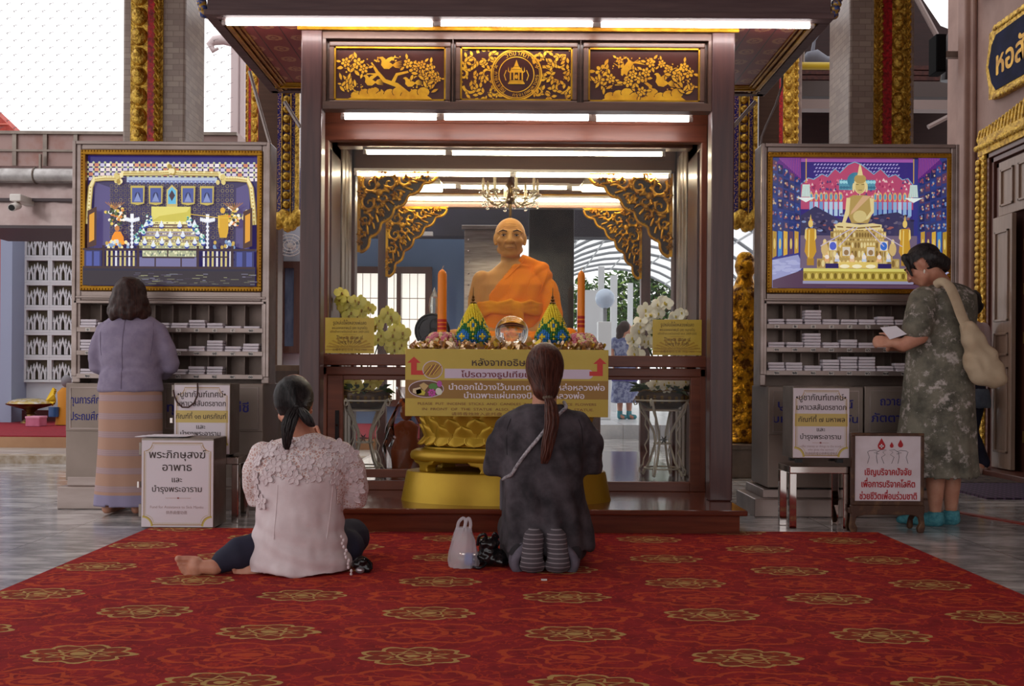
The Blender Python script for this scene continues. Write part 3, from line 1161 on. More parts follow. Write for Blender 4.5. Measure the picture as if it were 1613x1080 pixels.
# panels above the door
LEAF = wood('door_leaf_wood', (150, 122, 104), (168, 140, 120), .45)
LEAFR = wood('door_leaf_red', (92, 50, 40), (110, 60, 46), .45)
q = B(**WF)
zt_ = 2.3
q.obox(-yin, -7.2, zt_, 2.78, 0, .04)
for u0 in (-yin + .05, -yin + .36, -yin + .68, -yin + 1.0):
    for (a, b_, c, d) in ((0, .22, .05, .07), (0, .22, .36, .38), (0, .02, .05, .38), (.2, .22, .05, .38)):
        q.obox(u0 + a, u0 + b_, zt_ + c + .03, zt_ + d + .03, .04, .055)
q.build('transom_panel', LEAF, t, bevel=.003)
# folded door leaf lying back along the wall
t = thing('folding_door_leaf', 'panelled wooden door leaf folded open at the dark doorway', 'door leaf', (WX - .06, yin, .05))
q = B(**WF).obox(-yin + .02, -yin + .36, .06, 2.28, .06, .1)
q.build('leaf', LEAF, t, bevel=.004)
q = B(**WF)
for z0_, z1_ in ((.2, .95), (1.05, 1.25), (1.35, 2.15)):
    for (a, b_, c, d) in ((0, .24, z0_, z0_ + .02), (0, .24, z1_ - .02, z1_), (0, .02, z0_, z1_), (.22, .24, z0_, z1_)):
        q.obox(-yin + .07 + a, -yin + .07 + b_, c, d, .1, .114)
q.build('panel_moulding', LEAF, t, bevel=.003)
for z in (.35, 1.2, 1.62, 2.0):
    B(**WF).obox(-yin + .4, -yin + .54, z - .05, z + .05, .004, .02).build('hinge', mat('worn_brass_hinge', (150, 118, 60), .4, .8), t, bevel=.003)
B().box(WX - .25, WX, yin - 1.9, yin + .1, 0, .05).build('threshold', LEAFR, None, label='low wooden threshold strip at foot of the dark doorway', category='threshold', bevel=.006)

# plaque on the wall
z0p, z1p, yp = 3.38, 4.02, 9.18
t = thing('name_plaque', 'dark blue plaque with gold lettering in carved gold frame on temple wall', 'plaque', (WX, 8.5, z0p))
q = B(**WF)
out = [(-yp, (z0p + z1p) / 2), (-yp + .06, z1p - .1), (-yp + .06, z1p - .02), (-yp + .16, z1p), (-7.2, z1p + .04), (-7.2, z0p - .04), (-yp + .16, z0p), (-yp + .06, z0p + .02), (-yp + .06, z0p + .12)]
q.prism(out, 0, .05)
q.build('frame', GOLDLEAF, t)
q = B(**WF)
inn = [(-yp + .06, (z0p + z1p) / 2), (-yp + .12, z1p - .14), (-yp + .2, z1p - .07), (-7.2, z1p - .05), (-7.2, z0p + .05), (-yp + .2, z0p + .07), (-yp + .12, z0p + .16)]
q.prism(inn, .05, .056)
q.build('panel', mat('navy_panel', (26, 30, 66), .7, col2=(18, 20, 48), scale=6, spec=.15), t)
q = B(**WF)
for i in range(26):
    u = -yp + .18 + i * .07
    q.ball(q.P(u, z0p + .02, .05), (.02, .05, .03), 6, 5).ball(q.P(u, z1p + .0, .05), (.02, .05, .03), 6, 5)
q.build('carving', GOLDLEAF, t, smooth=60)
B(**WF).text('หอสังเวชนีย์', -yp + .22, z0p + .2, size=.3, n=.058, bold=.03, align='L').build('lettering', GOLD, t)
t = thing('carved_wall_panel', 'carved gold frame high on temple wall above the blue plaque', 'wall frame', (WX, 8.5, 4.4))
q = B(**WF).obox(-9.3, -7.2, 4.42, 4.52, 0, .08).obox(-9.3, -9.2, 4.52, 5.3, 0, .08)
for i in range(30):
    q.ball(q.P(-9.3 + i * .065, 4.45, .08), (.03, .04, .04), 6, 5)
q.ball(q.P(-9.28, 4.5, .08), (.05, .07, .12), 8, 6)
q.build('moulding', GOLDLEAF, t, smooth=60)
# gold-edged second door at the end of the wall
t = thing('carved_door_edge', 'narrow carved gold door edge between right kiosk and temple wall', 'door frame', (WX + .1, 9.95, 0))
q = B().box(WX - .12, WX - .04, 9.86, 9.9, 0, 2.4)
for i in range(32):
    q.ball((WX - .08, 9.85, .1 + i * .07), (.045, .03, .03), 6, 5)
q.ball((WX - .08, 9.84, 2.45), (.07, .05, .14), 8, 6)
q.build('carving', GOLDLEAF, t, smooth=60)

# mats on the floor at right
m = bpy.data.materials.new('purple_check_mat')
k = NT(m)
g = k.node('ShaderNodeNewGeometry').outputs['Position']
ck = k.node('ShaderNodeTexChecker')
mp = k.node('ShaderNodeMapping')
mp.inputs['Rotation'].default_value = (0, 0, .785)
k.put(mp.inputs[0], g)
k.put(ck.inputs[0], mp.outputs[0])
ck.inputs['Scale'].default_value = 22
ck.inputs[1].default_value = rgb(92, 66, 96)
ck.inputs[2].default_value = rgb(46, 30, 50)
k.put(k.bsdf.inputs['Base Color'], ck.outputs[0])
k.bsdf.inputs['Roughness'].default_value = .9
B().box(3.35, 4.12, 7.0, 8.0, 0, .012).build('door_mat', m, label='purple chequered mat on floor before the open doorway', category='mat')
B().box(3.3, 4.12, 8.05, 9.7, 0, .01).build('patterned_rug', mat('dark_rug', (62, 46, 44), .95, col2=(96, 78, 66), scale=16, lo=.45, hi=.6), label='dark patterned rug along foot of the temple wall', category='rug')
b = B().box(3.05, 3.11, 5.6, 6.6, 0, .006)
b.v = [(x + (y - 5.6) * -.35, y, z) for x, y, z in b.v]
b.build('red_tape', mat('red_floor_tape', (150, 50, 36), .6), label='faded red tape line on marble floor right of the kiosk', category='tape')

# dark neighbouring roofs at upper right
DKW = wood('dark_red_boards', (36, 18, 18), (50, 25, 24), .7, 'x', coat=0)
t = thing('neighbouring_roof', 'dark timber gable with tiled eave behind the right column', 'roof', (4.6, 15.5, 2.6))
D = 15.
pts = [(X(1190, D), Z(226, D, 1300)), (X(1530, D), Z(226, D, 1300)), (X(1530, D), Z(60, D, 1400)), (X(1478, D), Z(40, D, 1400)), (X(1430, D), Z(-30, D, 1400)), (X(1190, D), Z(-30, D, 1400))]
B(o=(0, D, 0)).prism(pts, -.3, 0).build('gable', DKW, t)
q = B()
for i in range(4):
    z = Z(134 - i * 9, D - .9 + i * .2, 1350)
    q.box(X(1200, D), X(1500, D), D - .9 + i * .22, D - .6 + i * .25, z, z + .06)
q.build('roof_tiles', mat('dark_roof_tile', (84, 46, 40), .8, col2=(58, 32, 30), scale=20), t)
B().box(X(1200, 14), X(1515, 14), 13.9, 14.1, Z(155, 14, 1350), Z(131, 14, 1350)).build('gutter', mat('grey_gutter', (84, 74, 72), .6, .2), t)
B().box(X(1200, 13.8), X(1512, 13.8), 13.75, 13.95, Z(173, 13.8, 1350), Z(158, 13.8, 1350)).build('beam', mat('pale_beam', (146, 130, 126), .6), t)
for a, c in (((1440, -10), (1475, 55)), ((1490, 100), (1530, 170)), ((1462, 200), (1520, 170))):
    u, v = at(*a, 13.5), at(*c, 13.5)
    B().tube([u, v], .035, 6).build('strut', mat('pale_beam', (146, 130, 126), .6), t)
zz = Z(104, 13.2, 1300)
t = thing('yellow_pipe', 'yellow pipe running level behind the canopy corner', 'pipe', (X(1290, 13.2), 13.2, zz - .05))
B().tube([(X(1235, 13.2), 13.2, zz), (X(1345, 13.2), 13.2, zz)], .05, 12).build('pipe', mat('yellow_paint', (196, 166, 40), .4), t, smooth=60)
B().tube([(X(1262, 13.2), 13.2, zz), (X(1262, 13.2), 13.2, zz + .25)], .02, 8).build('hanger', STEELD, t)
t = thing('grey_roof_finial', 'grey curved roof end above the yellow pipe', 'finial', at(1285, 100, 13.6))
p = at(1285, 92, 13.6)
q = B()
q.tube([p + Vector((-.18, 0, -.05)), p + Vector((-.1, 0, .0)), p + Vector((0, 0, .02)), p + Vector((.14, 0, -.04)), p + Vector((.2, 0, -.02))], [.03, .09, .1, .07, .05], 10)
q.build('body', mat('slate_paint', (112, 114, 126), .5), t, smooth=70)
B().tube([p + Vector((-.05, 0, .05)), p + Vector((-.02, 0, .25)), p + Vector((.05, 0, .34))], [.03, .02, .01], 8).build('spike', mat('slate_paint', (112, 114, 126), .5), t, smooth=70)
t = thing('loudspeaker', 'black loudspeaker box high beside the temple wall', 'loudspeaker', at(1482, 118, 9.7))
p = at(1482, 82, 9.7)
B().box(p.x - .045, p.x + .055, p.y, p.y + .18, p.z - .19, p.z + .18).build('cabinet', mat('speaker_black', (12, 11, 12), .8, spec=.1), t, bevel=.008)
B().box(p.x + .05, WX + .01, p.y + .06, p.y + .12, p.z - .03, p.z + .03).build('wall_bracket', STEELD, t)
B().box(p.x - .035, p.x + .045, p.y - .006, p.y, p.z - .17, p.z + .16).build('grille', mat('speaker_grille', (14, 13, 14), .9, spec=.1, bump=.5, bscale=300), t)
t = thing('roof_finial', 'dark curved roof finial with gilt edge beside the temple wall', 'finial', at(1510, 130, 10.2))
a = [at(*q_, 10.2) for q_ in ((1496, 128), (1498, 90), (1502, 60), (1512, 25), (1522, 8))]
B().tube(a, [.1, .085, .075, .045, .01], 10, flat=.6).build('horn', mat('dark_lacquer', (30, 20, 22), .3), t, smooth=70)
q = B()
for i in range(9):
    f = i / 8
    w = at(lerp(1516, 1524, f), lerp(8, 60, f), 10.15)
    q.ball(w, (.03, .03, .04), 6, 5)
q.build('gilt_edge', GOLDLEAF, t, smooth=60)
# ================================================================ helpers for figures and plants
from mathutils.bvhtree import BVHTree


def rotz(a):
    return Matrix.Rotation(a, 3, 'Z')


def rotx(a):
    return Matrix.Rotation(a, 3, 'X')


def head_into(b, c, R, s=1.0, neck=None):
    """a head with face into builder b; face looks along R @ -Y; c is the centre of the skull; s = 1 for a 0.23 m head"""
    c = Vector(c)

    def q(x, y, z):
        return c + R @ Vector((x * s, y * s, z * s))

    def el(p, r):
        b.ball(q(*p), (r[0] * s, r[1] * s, r[2] * s), 16, 12, R)

    def ch(pts):
        b.chain([(*q(*p[:3]), p[3] * s) for p in pts], 10)
    el((0, .012, .025), (.074, .094, .09))
    el((0, -.03, -.025), (.061, .062, .082))
    el((0, -.05, -.082), (.034, .032, .03))
    ch([(-.045, .0, -.06, .022), (-.02, -.05, -.088, .02), (.02, -.05, -.088, .02), (.045, .0, -.06, .022)])
    ch([(0, -.088, .016, .009), (0, -.104, -.018, .013), (0, -.108, -.03, .014)])
    for sx in (-1, 1):
        el((sx * .016, -.096, -.031), (.011, .012, .009))
        ch([(sx * .006, -.088, .022, .009), (sx * .032, -.083, .029, .011), (sx * .056, -.062, .022, .009)])
        el((sx * .031, -.075, .003), (.019, .014, .013))
        el((sx * .042, -.062, -.022), (.024, .022, .02))
        el((sx * .072, .012, .0), (.009, .02, .03))
        el((sx * .07, .006, -.027), (.008, .011, .011))
        ch([(sx * .002, -.091, -.058, .0075), (sx * .02, -.084, -.06, .005)])
        ch([(sx * .002, -.089, -.068, .008), (sx * .017, -.083, -.066, .005)])
    if neck:
        b.chain([(*q(0, .02, -.06), .05 * s), (*neck, .056 * s)], 14)


def face_parts(c, R, s, parent, brow=(40, 28, 24), lip=(150, 84, 74)):
    """eyes, brows and lips as small children of a body"""
    c = Vector(c)

    def q(x, y, z):
        return c + R @ Vector((x * s, y * s, z * s))
    e, p, br, lp = B(), B(), B(), B()
    for sx in (-1, 1):
        e.ball(q(sx * .031, -.083, .003), (.0115 * s, .0065 * s, .0045 * s), 10, 6, R)
        p.ball(q(sx * .031, -.0875, .003), (.0048 * s, .004 * s, .0042 * s), 8, 6, R)
        br.tube([q(sx * .014, -.094, .024), q(sx * .033, -.092, .031), q(sx * .052, -.076, .025)], [.003 * s, .0045 * s, .002 * s], 6)
        br.tube([q(sx * .019, -.09, .0075), q(sx * .031, -.0895, .0105), q(sx * .044, -.081, .0065)], [.0018 * s, .0025 * s, .0015 * s], 5)
    lp.tube([q(-.021, -.088, -.063), q(-.008, -.0985, -.0625), q(.008, -.0985, -.0625), q(.021, -.088, -.063)], [.001 * s, .0024 * s, .0024 * s, .001 * s], 6)
    e.build('eyes', mat('eye_white', (160, 142, 120), .4), parent, smooth=90)
    p.build('pupils', mat('eye_dark', (22, 16, 14), .15), parent, smooth=90)
    br.build('eyebrows', mat('brow_%d' % brow[0], brow, .8), parent, smooth=60)
    lp.build('mouth', mat('lip_%d' % lip[0], lip, .5), parent, smooth=60)


def hand_into(b, wrist, d, up, side, s=1.0, curl=.6, spread=1.0):
    """palm, four bent fingers of different lengths and a thumb; d = pointing direction, up = back of the hand, side = +1/-1 where the thumb leaves"""
    w = Vector(wrist)
    d = Vector(d).normalized()
    up = (Vector(up) - d * Vector(up).dot(d)).normalized()
    sd = d.cross(up).normalized() * side
    b.chain([(*w, .026 * s), (*(w + d * .03 * s), .027 * s)], 10)
    for k in (-1, -.33, .33, 1):
        b.chain([(*(w + d * .02 * s + sd * k * .014 * s), .016 * s), (*(w + d * .085 * s + sd * k * .029 * s), .0125 * s)], 8)
    for i, (k, L) in enumerate(((1, .068), (.33, .078), (-.33, .072), (-1, .055))):
        p = w + d * .085 * s + sd * k * .03 * s * spread
        a = 0
        pts = [(*p, .0105 * s)]
        for j, f in enumerate((.45, .32, .25)):
            a += curl * (.5 + .3 * j)
            p = p + (d * cos(a) - up * sin(a)) * L * f * s
            pts.append((*p, (.0098 - .001 * j) * s))
        b.chain(pts, 8)
    p = w + d * .025 * s + sd * .026 * s
    pts = [(*p, .014 * s)]
    for j, f in enumerate((.036, .03, .024)):
        v = (d * (.55 + .2 * j) + sd * (.75 - .35 * j) - up * (.25 + .25 * curl)).normalized()
        p = p + v * f * s
        pts.append((*p, (.0125 - .0015 * j) * s))
    b.chain(pts, 8)


def crease(k, amp=.004, seed=0.):
    """cloth fold displacement built from stretched noise"""
    def f(c, n):
        return amp * (noise.noise(Vector((c.x * k + seed, c.y * k, c.z * k * .45))) + .5 * noise.noise(Vector((c.x * k * 2.3, c.y * k * 2.3 + seed, c.z * k))))
    return f


def filt(b, keep):
    """keep only the faces whose centre passes keep(x, y, z)"""
    out = B()
    idx = {}
    for f in b.f:
        c = [sum(b.v[i][a] for i in f) / len(f) for a in range(3)]
        if keep(*c):
            g = []
            for i in f:
                if i not in idx:
                    idx[i] = len(out.v)
                    out.v.append(b.v[i])
                g.append(idx[i])
            out.f.append(tuple(g))
            out.c.append((1, 1, 1, 1))
    return out


def orchid(b, p, nrm, r, cols, rr):
    """one orchid bloom facing nrm"""
    nrm = Vector(nrm).normalized()
    a = nrm.orthogonal().normalized()
    a = (Vector((0, 0, 1)) - nrm * nrm.z)
    a = a.normalized() if a.length > .1 else nrm.orthogonal().normalized()
    s_ = nrm.cross(a)
    p = Vector(p)

    def petal(ang, l, w, dz, col):
        d = a * sin(ang) + s_ * cos(ang)
        t = nrm.cross(d)
        b.col = rgb(*col)
        c0 = p + d * l * .08
        ring = []
        for u, v in ((.1, .2), (.35, .85), (.62, 1.), (.88, .7), (1., 0), (.88, -.7), (.62, -1.), (.35, -.85), (.1, -.2)):
            ring.append(p + d * l * u + t * w * v + nrm * (dz + .12 * l * (u * u) * (-1) + .06 * l * abs(v)))
        mid = p + d * l * .55 + nrm * (dz + .06 * l)
        k = len(ring)
        b.add(ring + [mid], [(i, (i + 1) % k, k) for i in range(k)])
    for ang, l, w in ((pi / 2, 1.0, .34), (-pi * .28, .92, .32), (-pi * .72, .92, .32)):
        petal(ang, r * l, r * w, -.004, cols[0])
    for ang in (.15, pi - .15):
        petal(ang, r * 1.02, r * .56, .004, cols[1])
    b.col = rgb(*cols[2])
    b.ball(p + nrm * r * .14, r * .14, 6, 5)
    b.ball(p + nrm * r * .2 - a * r * .16, (r * .12, r * .12, r * .16), 6, 5)
# ================================================================ the shrine pavilion
YP, YF, YR, YB = 5.70, 6.15, 7.25, 8.8      # post plane, front glass, rear frame, rear bay
ZP = .139                                    # platform top
XL0, XL1, XR0, XR1 = X(472, YP, 400), X(505, YP, 400), X(1120, YP, 400), X(1156, YP, 400)
sh = thing('shrine_pavilion', 'dark teak shrine pavilion with glass front, gilt lacquer panels and low wooden platform', 'shrine', (.02, 5.7, 0))

b = B().box(-1.235, 1.225, 5.33, 9.0, 0, ZP - .03)
pl = b.build('platform', W_PLAT, sh, bevel=.004)
B().box(-1.265, 1.262, 5.30, 9.03, ZP - .03, ZP).build('platform_top', W_PLAT, pl, bevel=.008)
for xa, xb in ((XL0, XL1), (XR0, XR1)):
    B().box(xa, xb, YP, YP + .12, ZP, 2.86).build('post', W_POST, sh, bevel=.008)
for xa, xb in ((-1.27, -1.15), (1.17, 1.29)):
    B().box(xa, xb, YR, YR + .12, ZP, 2.62).build('post', W_POST, sh, bevel=.008)
for xa, xb in ((X(594, YB), X(608, YB)), (X(1009, YB), X(1024, YB))):
    B().box(xa, xb, YB, YB + .1, ZP, 2.6).build('post', W_POST, sh, bevel=.006)

# canopy
ZS = 2.83
cx0, cx1, cy0, cy1 = X(331, 5.56, 20), X(1304, 5.56, 20), 5.5, 7.0
ca = B().box(cx0, cx1, cy0, cy0 + .05, ZS + .015, 3.25).box(cx0, cx1, cy1 - .05, cy1, ZS + .015, 3.25)
ca.box(cx0, cx0 + .05, cy0 + .05, cy1 - .05, ZS + .015, 3.25).box(cx1 - .05, cx1, cy0 + .05, cy1 - .05, ZS + .015, 3.25)
ca.box(cx0, cx1, cy0, cy1, 3.25, 3.3)
can = ca.build('canopy', W_FASCIA, sh, bevel=.006)
q = B().box(cx0 - .012, cx1 + .012, cy0 - .02, cy0 + .06, ZS - .005, ZS + .028)
q.box(cx0 - .012, cx0 + .05, cy0 + .06, cy1 + .012, ZS - .005, ZS + .028).box(cx1 - .05, cx1 + .012, cy0 + .06, cy1 + .012, ZS - .005, ZS + .028).box(cx0, cx1, cy1 - .05, cy1 + .012, ZS - .005, ZS + .028)
q.build('drip_edge', W_FASCIA, can, bevel=.004)
SOF = bpy.data.materials.new('stencilled_soffit')
k = NT(SOF)
g = k.node('ShaderNodeNewGeometry').outputs['Position']
sep = k.node('ShaderNodeSeparateXYZ')
k.put(sep.inputs[0], g)
fx = k.m('SUBTRACT', k.m('FRACT', k.m('DIVIDE', sep.outputs[0], .15)), .5)
fy = k.m('SUBTRACT', k.m('FRACT', k.m('DIVIDE', sep.outputs[1], .2)), .5)
r = k.m('SQRT', k.m('ADD', k.m('MULTIPLY', k.m('MULTIPLY', fx, fx), 9.), k.m('MULTIPLY', k.m('MULTIPLY', fy, fy), 16.)))
wob = k.m('ADD', r, k.m('MULTIPLY', k.m('SUBTRACT', k.noise(g, 60, 2), .5), .7))
d1 = k.m('LESS_THAN', k.m('ABSOLUTE', k.m('SUBTRACT', wob, .75)), .2)
d2 = k.m('LESS_THAN', wob, .3)
dd = k.m('MAXIMUM', d1, d2)
seamn = k.m('GREATER_THAN', k.m('ABSOLUTE', fx), .475)
c = k.mix(k.m('MULTIPLY', dd, .65), rgb(150, 64, 62), rgb(214, 162, 112))
c = k.mix(seamn, c, rgb(70, 36, 34))
k.put(k.bsdf.inputs['Base Color'], c)
k.bsdf.inputs['Roughness'].default_value = .35
B().box(cx0 + .05, cx1 - .05, cy0 + .06, cy1 - .05, ZS + .012, ZS + .02).build('soffit', SOF, can)
q = B()
for o, w, dz in ((.06, .03, .02), (.1, .02, .012), (.13, .012, .008)):
    q.box(cx0 + o, cx0 + o + w, cy0 + .07, cy1 - .05, ZS + .012 - dz, ZS + .014).box(cx1 - o - w, cx1 - o, cy0 + .07, cy1 - .05, ZS + .012 - dz, ZS + .014)
    q.box(cx0 + .05, cx1 - .05, cy1 - .05 - o - w, cy1 - .05 - o, ZS + .012 - dz, ZS + .014)
q.box(XL0 - .02, XR1 + .02, YP - .015, YP, ZS - .012, ZS + .012)
q.build('gilt_moulding', GOLD, can, bevel=.004)
for a_, c_, r_ in (((393, 112, 7.0), (425, 226, 7.0), .012), ((448, 160, 7.05), (473, 200, 7.05), .014), ((1190, 160, 7.05), (1150, 205, 7.05), .014)):
    B().tube([at(*a_), at(*c_)], r_, 8).build('strut', mat('pale_pipe', (170, 156, 150), .4, .4), can, smooth=60)
q = B()
q.tube([at(*p_, 6.9) for p_ in ((1232, 112), (1232, 135), (1222, 165), (1208, 195), (1200, 215), (1198, 232))], .008, 6)
q.build('cable', mat('grey_cable', (150, 140, 136), .5), can, smooth=60)
for (a, sgn) in ((at(322, 4, 5.52), -1), (at(1313, 6, 5.52), 1)):
    q = B()
    for i in range(7):
        q.ball((a.x + sgn * .008 * i, a.y, a.z - .06 + .03 * i), (.03, .03, .028), 8, 6)
    q.build('corner_ornament', mat('blue_gilt_mosaic', (60, 80, 140), .3, .3, col2=(190, 150, 60), scale=50, lo=.45, hi=.55), can, smooth=60)

# transom with three lacquer panels
zt0, zt1 = Z(172, YP), Z(47, YP)
LAC = mat('dark_red_lacquer', (58, 26, 22), .22, col2=(74, 34, 26), scale=3, coat=.3)
GILT = mat('gilt_drawing', (238, 184, 48), .3, .45, col2=(212, 150, 34), scale=14)
pan = [((525, 70), (701, 156)), ((725, 71), (902, 156)), ((928, 72), (1104, 158))]
pr = []
for (a, c) in pan:
    u, v = at(a[0], a[1], YP), at(c[0], c[1], YP)
    pr.append((u.x, v.x, v.z, u.z))
tb = B()
tb.box(XL1, XR0, YP + .06, YP + .1, zt0, zt1)                       # back board
xs = [XL1, pr[0][0] - .045, pr[0][1] + .045, pr[1][0] - .045, pr[1][1] + .045, pr[2][0] - .045, pr[2][1] + .045, XR0]
for i in (0, 2, 4, 6):
    tb.box(xs[i], xs[i + 1], YP + .015, YP + .06, zt0 + .045, zt1 - .05)
tb.box(XL1, XR0, YP + .015, YP + .06, zt0, zt0 + .045).box(XL1, XR0, YP + .015, YP + .06, zt1 - .05, zt1)
tr = tb.build('transom', W_BEAM, sh, bevel=.006)
for i, (xa, xb, za, zb) in enumerate(pr):
    f = B()
    o = .03
    for (p_, q_, r_, s_) in ((xa - o, xb + o, zb, zb + o), (xa - o, xb + o, za - o, za), (xa - o, xa, za, zb), (xb, xb + o, za, zb)):
        f.box(p_, q_, YP + .03, YP + .062, r_, s_)
    f.build('panel_frame', W_BEAM, tr, bevel=.006)
    B().box(xa, xb, YP + .05, YP + .058, za, zb).build('lacquer_panel', LAC, tr)
    f = B()
    for (p_, q_, r_, s_) in ((xa, xb, zb - .009, zb), (xa, xb, za, za + .009), (xa, xa + .009, za, zb), (xb - .009, xb, za, zb)):
        f.box(p_, q_, YP + .035, YP + .052, r_, s_)
    f.build('gilt_border', GOLD, tr)


G3 = None


def under(shape, *a):
    """same outline, a little larger, in lacquer: keeps neighbouring gilt shapes apart"""
    if G3 is not None:
        G3[1].lift = G3[0].lift
        shape(G3[1], *a)
        G3[0].lift = G3[1].lift


def flower2(b, x, y, r, n=6, col=None, gap=.001):
    if G3 is not None and b is G3[0]:
        under(lambda q_: q_.disc(x, y, r * 1.12, None, gap, None, 18))
    for i in range(n):
        a = 2 * pi * i / n + .3
        b.disc(x + r * .62 * cos(a), y + r * .62 * sin(a), r * .33, r * .26, gap, col, 9, a)
    b.disc(x, y, r * .2, None, gap, col, 8)


def leaf2(b, x, y, l, a, w=.4, n=.001, col=None):
    if G3 is not None and b is G3[0]:
        under(leaf2, x - l * .08 * cos(a), y - l * .08 * sin(a), l * 1.18, a, w * 1.35, n)
    ca_, sa_ = cos(a), sin(a)
    pts = []
    for t, s_ in ((0, 0), (.25, .75), (.5, 1), (.75, .7), (1, 0), (.75, -.7), (.5, -1), (.25, -.75)):
        u, v = t * l, s_ * l * w / 2
        pts.append((x + u * ca_ - v * sa_, y + u * sa_ + v * ca_))
    b.poly(pts, n, col)


def scroll2(b, x, y, r, a0, dirn, w, n=.001, turns=1.1):
    pts = spiral(x, y, r, turns, a0, 20, dirn)
    b.stroke(pts, [lerp(w, w * .45, i / 19) for i in range(20)], n)
    for i in (2, 6, 10):
        t = Vector((pts[i + 1][0] - pts[i][0], pts[i + 1][1] - pts[i][1]))
        ang = math.atan2(t.y, t.x) - dirn * .9
        leaf2(b, pts[i][0], pts[i][1], r * .62, ang, .5, n)


def bird2(b, x, y, s, fl=1, up=0.):
    def T(pts):
        return [(x + fl * (u * cos(up) - v * sin(up)) * s, y + (u * sin(up) + v * cos(up)) * s) for u, v in pts]
    under(lambda q_: q_.disc(x, y + .1 * s, s * .62, s * .55, .001, None, 16))
    b.poly(T([(-.55, .5), (-.42, .46), (-.36, .3), (-.4, .05), (-.2, -.2), (.15, -.22), (.4, 0), (.25, .2), (-.05, .3), (-.15, .5), (-.3, .62), (-.45, .6)]), .001)
    for i in range(5):
        b.stroke(T([(.25, .05 - .06 * i + .1), (.6, .1 + .08 * i - .2), (1.0, .25 + .12 * i - .4)]), [s * .08, s * .07, s * .02], .001)
    for i in range(4):
        b.stroke(T([(-.2 + .1 * i, .25), (.1 + .14 * i, .5 + .03 * i), (.35 + .16 * i, .62 - .03 * i)]), [s * .09, s * .08, s * .02], .001)
    return T


